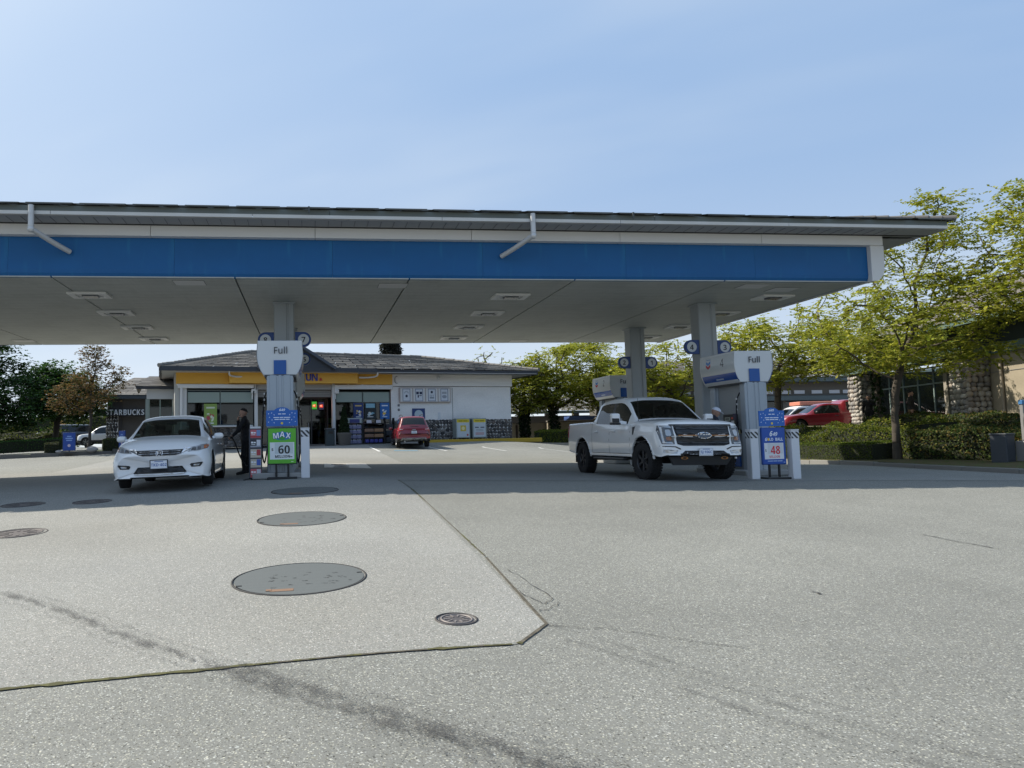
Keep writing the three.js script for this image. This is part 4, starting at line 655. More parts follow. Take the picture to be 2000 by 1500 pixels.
// goods outside the shop
{
  const y = 0.70, R = rng(5);
  let t = shopThing('litter_bin', 'dark square litter bin left of the planter by the shop door', 'bin', [0.95, y - 0.06, -43.6]);
  obj('body', rbox(0.5, 0.92, 0.5, 0.05, 0, 0.47, 0), mat(lin(0.03, 0.045, 0.05), 0.6), t); obj('lid', rbox(0.54, 0.12, 0.54, 0.05, 0, 0.98, 0), M.darkGrey, t); obj('flap', box(0.3, 0.14, 0.02, 0, 0.78, 0.25), M.black, t);
  t = shopThing('planter', 'round grey planter with a clipped cone shrub beside the shop door', 'planter', [1.78, y - 0.08, -43.5]);
  obj('pot', lathe([[0, 0], [0.29, 0], [0.33, 0.05], [0.41, 0.55], [0.44, 0.72], [0.44, 0.78], [0.39, 0.78], [0.37, 0.7], [0, 0.68]], 32), mat(lin(0.10, 0.095, 0.085), 0.8), t);
  t.userData.wantsCone = true; globalThis.planterThing = t;
  t = shopThing('bottled_water_rack', 'rack stacked with packs of bottled water beside the planter', 'rack', [2.44, y - 0.02, -43.9]);
  obj('rack', [box(0.9, 0.05, 0.5, 0, 0.03, 0), box(0.04, 1.5, 0.5, -0.44, 0.75, 0), box(0.04, 1.5, 0.5, 0.44, 0.75, 0)], M.darkGrey, t);
  obj('header', rbox(0.94, 0.3, 0.5, 0.02, 0, 1.42, 0), mat(lin(0.30, 0.36, 0.36), 0.5), t); obj('header_label', rbox(0.6, 0.22, 0.02, 0.005, 0, 1.40, 0.26), mat(lin(0.03, 0.04, 0.16), 0.5), t);
  for (let k = 0; k < 4; k++) for (let i = 0; i < 3; i++) { const p = obj('water_pack', rbox(0.27, 0.2, 0.4, 0.02, -0.28 + i * 0.28, 0.17 + k * 0.29, 0.02), mat(lin(0.16, 0.18, 0.30), 0.25), t); obj('bottle_caps', [0, 1, 2].map((j) => cyl(0.03, 0.03, 0.05, -0.36 + i * 0.28 + j * 0.08, 0.29 + k * 0.29, 0.15, 0, 0, 0, 8)), mat(lin(0.62, 0.64, 0.68), 0.4), p, { kind: 'stuff' }); }
  t = shopThing('firewood_rack', 'dark shelf rack of wrapped firewood under the window posters', 'rack', [3.6, y, -44.0]);
  obj('frame', [box(0.05, 1.2, 0.55, -0.64, 0.6, 0), box(0.05, 1.2, 0.55, 0.64, 0.6, 0), ...[0.05, 0.36, 0.68, 1.0].map((h) => box(1.24, 0.04, 0.55, 0, h, 0)), box(1.3, 0.05, 0.6, 0, 1.22, 0)], M.black, t);
  for (let k = 0; k < 2; k++) for (let i = 0; i < 2; i++) obj('firewood_bundle', rbox(0.56, 0.2, 0.4, 0.03, -0.3 + i * 0.6, 0.5 + k * 0.32, 0.08), mat(lin(0.20 + 0.06 * i, 0.12 + 0.03 * i, 0.08), 0.7), t);
  for (let i = 0; i < 4; i++) obj('blue_jug', rbox(0.24, 0.22, 0.3, 0.05, -0.42 + i * 0.28, 0.19, 0.1), mat(lin(0.05, 0.06, 0.28), 0.3), t);
  for (const x of [-0.28, 0.3]) obj('price_card', rbox(0.3, 0.18, 0.02, 0.005, x, 1.34, 0.2), mat(lin(0.5, 0.5, 0.56), 0.5), t);
  t = shopThing('wire_rack', 'tall dark wire rack beside the white wall corner', 'rack', [4.62, y, -44.2]); obj('frame', [...[-0.28, 0.28].map((x) => box(0.03, 1.55, 0.4, x, 0.78, 0)), ...[0.1, 0.5, 0.9, 1.3].map((h) => box(0.56, 0.03, 0.4, 0, h, 0))], M.black, t); for (let k = 0; k < 3; k++) obj('goods_box', rbox(0.46, 0.26, 0.32, 0.02, 0, 0.26 + k * 0.4, 0), mat(lin(0.02, 0.025, 0.035), 0.6), t);
  t = shopThing('wall_sign', 'small blue accessible parking sign on the white wall above the red car', 'sign', [6.65, 2.66, -44.97]); obj('panel', rbox(0.85, 0.7, 0.03, 0.01, 0, -0.15, 0), mat(lin(0.02, 0.05, 0.17), 0.5), t); obj('print', put(new THREE.CircleGeometry(0.28, 20), 0, -0.18, 0.018), mat(lin(0.42, 0.52, 0.58), 0.5), t);
  t = shopThing('wall_notice', 'white paper notice on the wall right of the red car', 'sign', [7.9, 2.35, -44.97]); obj('sheet', rbox(0.16, 0.5, 0.02, 0.005), mat(lin(0.6, 0.64, 0.68), 0.6), t);
}
// lower wing on the left of the shop
{
  const P = thing('shop_wing', 'lower wing with white fascia left of the shop', 'building', [0, 0, 0]), trim = mat(lin(0.55, 0.57, 0.58), 0.6);
  obj('fascia_board', box(2.6, 0.58, 0.2, -9.35, 3.95, -48), trim, P); obj('eave_fascia', box(3.5, 0.16, 0.3, -9.85, 4.32, -47.7), eaveDark, P);
  obj('roof', [roofSlope(V(-11.7, 4.4, -47.5), V(-8.13, 4.4, -47.5), V(-8.13, 5.3, -51), V(-10.4, 5.3, -51), 9, 61), roofSlope(V(-11.7, 4.4, -55), V(-11.7, 4.4, -47.5), V(-10.4, 5.3, -51), V(-10.4, 5.3, -51.1), 9, 62)], roofMat, P);
  obj('wall', [box(0.3, 3.0, 0.3, -10.6, 2.15, -48.05), box(2.5, 0.9, 0.2, -9.35, 1.1, -48.05)], stucco(lin(0.33, 0.40, 0.38)), P);
  obj('interior_wall', box(2.6, 3.4, 0.1, -9.3, 2.3, -51.5), mat(lin(0.09, 0.09, 0.09), 0.9), P); obj('floor', box(3, 0.1, 4, -9.5, 0.7, -50), mat(lin(0.1, 0.1, 0.1), 0.9), P);
  const w = obj('window', [box(0.08, 2.1, 0.1, -10.4, 2.6, -48), box(0.08, 2.1, 0.1, -9.4, 2.6, -48), box(0.08, 2.1, 0.1, -8.25, 2.6, -48), box(2.2, 0.08, 0.1, -9.35, 1.58, -48)], mat(lin(0.25, 0.33, 0.30), 0.5), P);
  obj('pane', box(0.92, 2.0, 0.012, -9.9, 2.62, -48.0), shopGlass, w); obj('pane', box(1.07, 2.0, 0.012, -8.83, 2.62, -48.0), shopGlass, w);
  P.traverse((o) => { if (o.isMesh) { const p = o.geometry.attributes.position; for (let i = 0; i < p.count; i++) p.setX(i, -8.1 + (p.getX(i) + 8.1) * 0.7); } }); atShop(P);
}
// coffee shop behind on the left
{
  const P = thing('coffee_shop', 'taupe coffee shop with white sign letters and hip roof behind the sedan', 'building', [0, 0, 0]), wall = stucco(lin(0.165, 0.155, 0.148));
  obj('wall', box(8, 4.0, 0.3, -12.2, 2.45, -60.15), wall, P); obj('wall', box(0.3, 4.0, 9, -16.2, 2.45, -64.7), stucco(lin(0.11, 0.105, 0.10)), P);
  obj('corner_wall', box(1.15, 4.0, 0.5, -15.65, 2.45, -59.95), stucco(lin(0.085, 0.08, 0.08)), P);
  obj('stone_pillar', [stoneField(1.0, 2.5, 0.24, 71, (g) => g.translate(-16.4, 0.6, -59.45)), box(1.0, 2.5, 0.5, -15.9, 1.85, -59.7)], stoneFieldMat, P);
  obj('sign_beam', rbox(5.4, 0.5, 0.3, 0.02, -14.6, 3.36, -59.3), mat(lin(0.028, 0.03, 0.032), 0.6), P);
  const sg = obj('eave_fascia', box(9.3, 0.3, 0.3, -12.6, 4.5, -59.1), mat(lin(0.05, 0.06, 0.068), 0.6), P);
  let x = -16.42; const lm = mat(lin(0.72, 0.74, 0.76), 0.5);
  for (const ch of 'STARBUCKS C') { if (ch === ' ') { x += 0.22; continue; } const g = text3(ch, 0.40, 0.06), b = g.boundingBox; obj('letter', put(g, x - b.min.x, 3.17, -59.15), lm, P); x += b.max.x - b.min.x + 0.075; }
  const e = 4.62, A = V(-17.3, e, -58.9), B = V(-7.8, e, -58.9), C = V(-7.8, e, -69), D = V(-17.3, e, -69), R0 = V(-14.2, 6.35, -64), R1 = V(-11, 6.35, -64);
  obj('roof', [roofSlope(A, B, R1, R0, 12, 64), roofSlope(D, A, R0, R0.clone().add(V(-0.02, 0, 0)), 12, 65), roofSlope(C, D, R0, R1, 12, 66)], roofMat, P);
  obj('projecting_sign', [rbox(0.1, 0.9, 0.9, 0.04, -16.75, 4.0, -59.6), bar([-16.7, 3.9, -59.6], [-16.3, 3.9, -59.6], 0.06, 0.06)], mat(lin(0.55, 0.57, 0.58), 0.5), P);
  atShop(P); P.position.add(V(2.5 * Math.cos(SHOP_TURN), 0, -2.5 * Math.sin(SHOP_TURN)));
}
// ---------------------------------------------------------------- raised planting bed and lot on the right
const kerbX = (d) => 18.97 + 0.1125 * (d - 19.8), bedY = (x, d) => { const u = x - kerbX(d); return Math.max(ground(x, d), 0) * 0 + ground(kerbX(d), d) + 0.13 + 0.07 * clamp(u, 0, 2.2) + 1.1 * sstep(2.2, 6.5, u); };
{
  const grassTex = dataTex(256, (i, j) => { const v = 0.7 + 0.6 * hash3(i, j, 2), g = fbm(i / 20, j / 20, 3, 3); return g > 0.52 ? [70 * v, 78 * v, 30 * v] : [86 * v, 74 * v, 48 * v]; });
  const pos = [], uv = [], idx = [], us = [0.14, 0.6, 1.2, 1.8, 2.4, 3, 3.6, 4.2, 4.8, 5.4, 6, 6.6, 8, 12, 24, 60], ds = [...lattice(4, 60, 56), 70, 90, 140];
  ds.forEach((d) => us.forEach((u) => { const x = kerbX(d) + u; pos.push(x, bedY(x, d), -d); uv.push(x / 1.3, d / 1.3); }));
  for (let j = 0; j < ds.length - 1; j++) for (let i = 0; i < us.length - 1; i++) { const a = j * us.length + i, b = a + us.length; idx.push(a, a + 1, b + 1, a, b + 1, b); }
  const g = new THREE.BufferGeometry(); g.setAttribute('position', new THREE.Float32BufferAttribute(pos, 3)); g.setAttribute('uv', new THREE.Float32BufferAttribute(uv, 2)); g.setIndex(idx); g.computeVertexNormals();
  structure('planting_bed', g, mat(0xffffff, 0.97, { map: grassTex }), 'grass and bark planting bed along the right-hand kerb');
  const lot = []; { const P = [], I = [], u2 = [6.2, 12, 30, 60], d2 = lattice(26, 80, 20); d2.forEach((d) => u2.forEach((u) => { const x = kerbX(d) + u; P.push(x, bedY(x, d) + 0.012, -d); })); for (let j = 0; j < d2.length - 1; j++) for (let i = 0; i < 3; i++) { const a = j * 4 + i; I.push(a, a + 1, a + 5, a, a + 5, a + 4); } const G = new THREE.BufferGeometry(); G.setAttribute('position', new THREE.Float32BufferAttribute(P, 3)); G.setIndex(I); G.computeVertexNormals(); lot.push(G); }
  structure('upper_lot', lot[0], mat(lin(0.17, 0.17, 0.165), 0.95), 'raised asphalt lot by the buildings on the right');
  // kerb stones
  const stone = (d) => { const x = kerbX(d), y = ground(x, d), x2 = kerbX(d + 2), g = rbox(0.16, 0.28, 1.985, 0.025, 0, 0.0, 0); g.rotateY(-Math.atan2(x2 - x, 2)); g.translate((x + x2) / 2 + 0.07, y + 0.0, -(d + 1)); return g; };
  const km = mat(lin(0.22, 0.215, 0.20), 0.92); for (let d = 8; d < 46; d += 2) structure('kerb', stone(d), km);
}
// near building with cobble pillars
const cobbleMats = [[0.33, 0.30, 0.26], [0.40, 0.375, 0.335], [0.26, 0.25, 0.24], [0.46, 0.43, 0.385], [0.22, 0.20, 0.185], [0.36, 0.31, 0.26]].map((c) => mat(lin(...c), 0.85));
{
  const t = thing('stone_pillar_building', 'shingled building with cobblestone pillars and green beams behind the right-hand trees', 'building', [28.0, 1.35, -31.6], -0.2167);
  const green = mat(lin(0.10, 0.155, 0.14), 0.6), beige = stucco(lin(0.40, 0.345, 0.255)), dark = mat(lin(0.03, 0.045, 0.042), 0.7), R = rng(91);
  const pillar = (z0) => {
    const p = obj('stone_pillar', box(0.98, 3.2, 0.9, 0.56, 1.6, z0 - 0.5), mat(lin(0.10, 0.095, 0.085), 0.95), t);
    const face = (w, org, ud, nd) => { for (const [u, v, cw, ch] of stonePack(w, 3.15, 0.25, Math.round(R() * 1e6))) { const m = obj('cobble', STONES[Math.floor(R() * 8)], cobbleMats[Math.floor(R() * 6)], p); m.position.set(org[0] + ud[0] * u, v, org[1] + ud[1] * u); m.scale.set(ud[0] ? cw * 1.12 : 0.26, ch * 1.18, ud[0] ? 0.26 : cw * 1.12); m.rotation.set((R() - 0.5) * 0.9, 0, (R() - 0.5) * 0.9); } };
    face(1.0, [0.06, z0 - 1.0], [0, 1]); face(1.0, [0.06, z0 - 0.05], [1, 0]);
  };
  pillar(0); pillar(-8.8);
  // facade: wall piers, glazing
  obj('wall', box(0.2, 3.3, 7.0, 1.15, 1.65, 3.45), beige, t); obj('wall', box(9, 3.3, 0.2, 5.7, 1.65, 6.9), beige, t); obj('wall', box(0.2, 4.6, 17, 10, 2.2, -1.5), beige, t); obj('wall_seam', box(0.02, 0.02, 6.9, 1.04, 2.45, 3.45), M.midGrey, t);
  obj('interior_wall', box(0.1, 3.2, 9, 5.5, 1.6, -5), mat(lin(0.08, 0.085, 0.085), 0.9), t); obj('interior_floor', box(8.4, 0.08, 17, 5.6, 0.02, -1.6), mat(lin(0.08, 0.08, 0.08), 0.9), t);
  const wf = obj('shopfront', [...[-1.25, -2.5, -3.75, -5.0, -6.25, -7.5, -8.7].map((z) => box(0.09, 3.1, 0.07, 0.98, 1.55, z)), box(0.085, 0.07, 7.5, 0.98, 2.28, -4.97), box(0.085, 0.07, 7.5, 0.98, 0.1, -4.97), box(0.085, 0.07, 7.5, 0.98, 3.05, -4.97)], mat(lin(0.20, 0.26, 0.25), 0.5), t);
  for (let k = 0; k < 6; k++) { obj('pane', box(0.012, 2.1, 1.17, 0.98, 1.2, -1.875 - k * 1.25), shopGlass, wf); obj('transom_pane', box(0.012, 0.68, 1.17, 0.98, 2.66, -1.875 - k * 1.25), shopGlass, wf); }
  obj('post', box(0.25, 3.1, 0.28, 0.85, 1.55, -2.5), mat(lin(0.32, 0.29, 0.24), 0.8), t);
  obj('beam', rbox(1.2, 0.36, 10.6, 0.02, 0.45, 3.38, -4.9), green, t); obj('beam', rbox(0.3, 0.42, 6.6, 0.02, 1.0, 3.42, 3.75), green, t);
  obj('clerestory_wall', box(0.2, 1.1, 17, 1.3, 4.05, -1.6), dark, t);
  for (let k = 0; k < 8; k++) obj('eave_bracket', box(1.5, 0.14, 0.12, 0.5, 4.42, 5 - k * 2), dark, t);
  obj('eave_fascia', rbox(0.12, 0.26, 18.2, 0.02, -0.55, 4.52, -1.6), green, t); obj('eave_soffit', box(1.9, 0.04, 18.1, 0.42, 4.5, -1.6), dark, t);
  obj('roof', roofSlope(V(-0.7, 4.66, 7.5), V(-0.7, 4.66, -10.8), V(5.6, 7.6, -7), V(5.6, 7.6, 4), 22, 81), mat(lin(0.15, 0.135, 0.12), 0.92, { vertexColors: true }), t);
  obj('roof', roofSlope(V(12, 4.66, 7.5), V(-0.7, 4.66, 7.5), V(5.6, 7.6, 4), V(5.7, 7.6, 4), 22, 83), mat(lin(0.15, 0.135, 0.12), 0.92, { vertexColors: true }), t);
  obj('wall', box(9, 3.3, 0.2, 5.7, 1.65, -9.9), beige, t);
  obj('downspout', cyl(0.06, 0.06, 3.2, 0.98, 1.6, 0.75), mat(lin(0.30, 0.26, 0.20), 0.6), t);
}
// far shops across the raised lot
{
  const t = thing('far_shop_row', 'long low shop row with shingle roof and white transom panels behind the trees', 'building', [33, 1.35, -55]);
  const green = mat(lin(0.085, 0.115, 0.12), 0.6), wall = stucco(lin(0.16, 0.15, 0.13));
  obj('wall', box(19, 1.3, 0.3, 0, 3.4, -0.15), wall, t); obj('wall', box(0.3, 4, 8, -9.4, 2, -4), wall, t); obj('interior_wall', box(18.6, 3, 0.1, 0, 1.5, -4), mat(lin(0.06, 0.06, 0.06), 0.9), t);
  obj('eave_fascia', box(20.4, 0.34, 0.3, 0, 4.12, 0.75), green, t); obj('eave_soffit', box(20.2, 0.05, 0.9, 0, 3.97, 0.3), green, t); obj('sign_beam', rbox(19, 0.34, 0.3, 0.02, 0, 2.75, 0.35), green, t);
  for (let k = 0; k < 13; k++) obj('transom_panel', rbox(0.85, 0.26, 0.04, 0.01, -8.2 + k * 1.32 + (k % 3) * 0.1, 3.22, 0.03), mat(lin(0.62, 0.64, 0.68), 0.5), t);
  for (let k = 0; k < 9; k++) { obj('post', box(0.22, 2.7, 0.22, -9.2 + k * 2.3, 1.35, 0.1), mat(lin(0.13, 0.12, 0.10), 0.8), t); if (k < 8) obj('pane', box(2.0, 2.4, 0.012, -8.05 + k * 2.3, 1.3, 0.0), shopGlass, t); }
  obj('roof', [roofSlope(V(-10.3, 4.28, 0.95), V(10.3, 4.28, 0.95), V(8, 6.1, -4.5), V(-7, 6.1, -4.5), 15, 85), roofSlope(V(-10.3, 4.28, -10), V(-10.3, 4.28, 0.95), V(-7, 6.1, -4.5), V(-7.02, 6.1, -4.5), 15, 86)], mat(lin(0.15, 0.135, 0.115), 0.92, { vertexColors: true }), t);
}
{
  const t = thing('beige_rear_building', 'low beige building behind the ivy trunks right of the shop', 'building', [21, 0.8, -63]), green = mat(lin(0.16, 0.22, 0.21), 0.6);
  obj('wall', box(13, 1.75, 0.3, 0.5, 0.9, 0), stucco(lin(0.46, 0.41, 0.33)), t); obj('canopy_board', box(13.4, 0.55, 1.2, 0.5, 2.05, 0.5), mat(lin(0.09, 0.075, 0.065), 0.8), t);
  for (let k = 0; k < 6; k++) obj('pier', box(0.5, 2.6, 0.4, -5.6 + k * 2.4, 1.3, 0.3), stucco(lin(0.42, 0.37, 0.30)), t);
  obj('fascia', box(13.6, 0.22, 0.3, 0.5, 2.62, 1.1), green, t); obj('roof', roofSlope(V(-6.6, 2.75, 1.3), V(7.6, 2.75, 1.3), V(7.0, 4.3, -3.5), V(-4.5, 4.3, -3.5), 12, 87), roofMat, t);
  obj('door', rbox(1.0, 1.6, 0.06, 0.01, -3.1, 0.8, 0.2), mat(lin(0.07, 0.05, 0.04), 0.7), t);
  const a = thing('blue_awning', 'small blue awning over the wall left of the white pickup', 'awning', [23.2, 3.05, -61.3]); obj('cloth', put(extrude([[0, 0], [1.3, 0.0], [1.3, -0.08], [0, -0.5]], 2.2), 0, 0, 0, 0, -Math.PI / 2), mat(lin(0.04, 0.09, 0.26), 0.7), a); obj('valance', box(2.2, 0.3, 0.03, -1.1, -0.62, 0.02), mat(lin(0.04, 0.09, 0.26), 0.7), a);
  const w = thing('vine_wall', 'weathered beige garden wall behind the hedge right of the shop', 'wall', [20.6, 0.75, -57.5]); obj('wall', box(4.4, 1.75, 0.25, 0, 0.87, 0), stucco(lin(0.34, 0.29, 0.21)), w); obj('coping', rbox(4.5, 0.12, 0.35, 0.02, 0, 1.8, 0), mat(lin(0.16, 0.14, 0.12), 0.8), w);
}
// island at the back right of the shop
const isleKerb = structure('island_kerb', [rbox(7.5, 0.28, 0.18, 0.03, 17.9, 0.72, -47.6, 0, -0.06, 0)], mat(lin(0.30, 0.27, 0.22), 0.92));
structure('island_soil', box(9, 0.2, 8, 18.2, 0.74, -51.8), mat(lin(0.10, 0.085, 0.06), 0.97));
// ---------------------------------------------------------------- planted island on the left
{
  const pts = [[-30, 38.4], [-24, 39.4], [-17, 41.0], [-14, 41.9], [-11.3, 42.9], [-9.6, 44.2]], km = mat(lin(0.13, 0.125, 0.115), 0.95);
  for (let i = 0; i < pts.length - 1; i++) { const [a, b] = pts[i], [c, e] = pts[i + 1], L = Math.hypot(c - a, e - b), n = Math.max(1, Math.round(L / 2)); for (let k = 0; k < n; k++) { const x = lerp(a, c, (k + 0.5) / n), d = lerp(b, e, (k + 0.5) / n), g = rbox(L / n - 0.015, 0.32, 0.18, 0.025); g.rotateY(Math.atan2(e - b, c - a)); g.translate(x, ground(x, d) + 0.06, -d); structure('kerb', g, km); } }
  const pos = [], idx = [], uv = []; pts.forEach(([x, d]) => { for (let k = 0; k < 7; k++) { const D = d + 0.1 + k * 1.6; pos.push(x, ground(x, d) + 0.18 + 0.10 * Math.sin(k / 6 * 2.2), -D); uv.push(x, D); } }); for (let i = 0; i < pts.length - 1; i++) for (let k = 0; k < 6; k++) { const a = i * 7 + k; idx.push(a, a + 7, a + 8, a, a + 8, a + 1); }
  const g = new THREE.BufferGeometry(); g.setAttribute('position', new THREE.Float32BufferAttribute(pos, 3)); g.setAttribute('uv', new THREE.Float32BufferAttribute(uv, 2)); g.setIndex(idx); g.computeVertexNormals(); structure('island_turf', g, mat(lin(0.04, 0.055, 0.02), 0.97));
  const R = rng(17);
  for (const [x, d, w, h, lb] of [[-13.43, 41.75, 0.68, 1.02, 'blue advertising board standing on the planted island'], [-10.75, 42.9, 0.5, 1.0, 'blue advertising board half hidden behind the white sedan']]) {
    const y = ground(x, d) + 0.18, t = thing('advert_board', lb, 'sign', [x, y, -d], x > -12 ? -0.6 : 0.05); obj('frame', rbox(w, h, 0.08, 0.02, 0, h / 2 + 0.12, 0), mat(lin(0.015, 0.05, 0.20), 0.5), t);
    obj('foot', [box(w * 0.9, 0.05, 0.35, 0, 0.025, 0), box(0.06, 0.2, 0.06, 0, 0.1, 0)], M.darkGrey, t);
    obj('print', put(new THREE.PlaneGeometry(w - 0.06, h - 0.06), 0, h / 2 + 0.12, 0.043), mat(0xffffff, 0.5, { map: canvasTex(128, 192, (c) => { c.fillStyle = '#1d4494'; c.fillRect(0, 0, 128, 192); c.fillStyle = '#7d9bcf'; [[40, 48], [24, 80], [32, 64]].forEach(([a, b], i) => c.fillRect(a, 32 + i * 22, b, 12)); c.fillStyle = '#b9aec0'; c.beginPath(); c.arc(64, 140, 17, 0, 7); c.fill(); }) }), t);
  }
  for (const [x, d, s, lb] of [[-12.35, 42.4, 0.34, 'pale rock beside the rust-leaved tree on the island'], [-14.05, 41.9, 0.2, 'small pale rock beside the blue board']]) { const m = obj('rock', stoneGeo(Math.round(s * 50)), mat(lin(0.34, 0.33, 0.32), 0.9)); m.scale.set(s * 1.9, s, s * 1.2); m.position.copy(site(x, ground(x, d) + 0.2 + s * 0.3, d)); tag(m, lb, 'rock'); }
  { const t = thing('warning_sign', 'small orange diamond warning sign above the black off-road car', 'sign', [-21.9, 0.2, -66]); obj('post', box(0.08, 3.1, 0.08, 0, 1.0, 0), M.midGrey, t); obj('panel', put(rbox(0.62, 0.62, 0.03, 0.04), 0, 2.2, 0.06, 0, 0, 0.785), mat(lin(0.62, 0.33, 0.10), 0.6), t); }
  for (const [x, d] of [[-23.6, 55.5], [-24.3, 55.5]]) { const t = thing('marker_post', x > -24 ? 'pale marker post right of a pair under the dark tree' : 'pale marker post left of a pair under the dark tree', 'post', [x, 0.0, -d]); obj('post', rbox(0.14, 1.3, 0.14, 0.02, 0, 0.65, 0), mat(lin(0.42, 0.43, 0.44), 0.7), t); obj('cap', rbox(0.17, 0.05, 0.17, 0.015, 0, 1.32, 0), mat(lin(0.3, 0.3, 0.3), 0.7), t); }
}
// utility box and tyre-air hose post at the right edge
{
  let x = 20.98, d = 22.55, t = thing('utility_box', 'dark grey utility box on the grass at the right edge', 'utility box', [x, bedY(x, d) - 0.05, -d], 0.35);
  obj('body', rbox(0.52, 0.86, 0.42, 0.02, 0, 0.43, 0), mat(lin(0.055, 0.062, 0.072), 0.6), t); obj('lid', rbox(0.55, 0.05, 0.45, 0.015, 0, 0.885, 0), mat(lin(0.07, 0.078, 0.088), 0.55), t); obj('door_panel', rbox(0.42, 0.66, 0.02, 0.01, 0, 0.42, 0.212), mat(lin(0.05, 0.056, 0.066), 0.6), t);
  x = 21.52; d = 22.4; t = thing('air_hose_post', 'tyre air post with a coiled grey hose at the right edge', 'air pump', [x, bedY(x, d) - 0.02, -d]);
  obj('pedestal', rbox(0.42, 0.62, 0.36, 0.03, 0.05, 0.31, 0), mat(lin(0.26, 0.25, 0.24), 0.8), t); obj('cabinet', rbox(0.5, 0.75, 0.34, 0.05, 0.34, 1.15, 0), mat(lin(0.10, 0.20, 0.33), 0.5), t); obj('post', rbox(0.12, 1.75, 0.12, 0.02, 0.02, 0.87, 0), mat(lin(0.22, 0.215, 0.21), 0.6), t); obj('blue_cap', rbox(0.16, 0.14, 0.14, 0.02, 0.02, 1.78, 0), mat(lin(0.05, 0.17, 0.36), 0.5), t);
  const coil = []; for (let k = 0; k < 2; k++) coil.push(tube([[0.0, 1.62, 0.2 + k * 0.04], [-0.14 - k * 0.03, 1.4, 0.22], [-0.17 - k * 0.03, 1.05, 0.22], [-0.08, 0.8 - k * 0.05, 0.22], [0.1, 0.74 - k * 0.05, 0.22], [0.3, 0.85, 0.2], [0.32, 1.3, 0.2]], 0.03, 8, 40)); obj('hose', coil, mat(lin(0.11, 0.105, 0.10), 0.7), t, { kind: 'stuff' }); obj('hose_nozzle', put(cyl(0.03, 0.03, 0.22, 0.18, 0.22, 0.26, 0, 0, 0.9), 0, 0, 0), M.steel, t);
}
// ---------------------------------------------------------------- vehicles
// piecewise smooth curve through [z, value] keys
function curve(keys) {
  const n = keys.length, X = keys.map((k) => k[0]), Y = keys.map((k) => k[1]), D = [], Mm = [];
  for (let i = 0; i < n - 1; i++) D.push((Y[i + 1] - Y[i]) / (X[i + 1] - X[i]));
  for (let i = 0; i < n; i++) Mm.push(i === 0 ? D[0] : i === n - 1 ? D[n - 2] : D[i - 1] * D[i] <= 0 ? 0 : 2 * D[i - 1] * D[i] / (D[i - 1] + D[i]));
  return (x) => { if (x <= X[0]) return Y[0]; if (x >= X[n - 1]) return Y[n - 1]; let i = 0; while (x > X[i + 1]) i++; const h = X[i + 1] - X[i], t = (x - X[i]) / h, t2 = t * t, t3 = t2 * t; return (2 * t3 - 3 * t2 + 1) * Y[i] + (t3 - 2 * t2 + t) * h * Mm[i] + (-2 * t3 + 3 * t2) * Y[i + 1] + (t3 - t2) * h * Mm[i + 1]; };
}
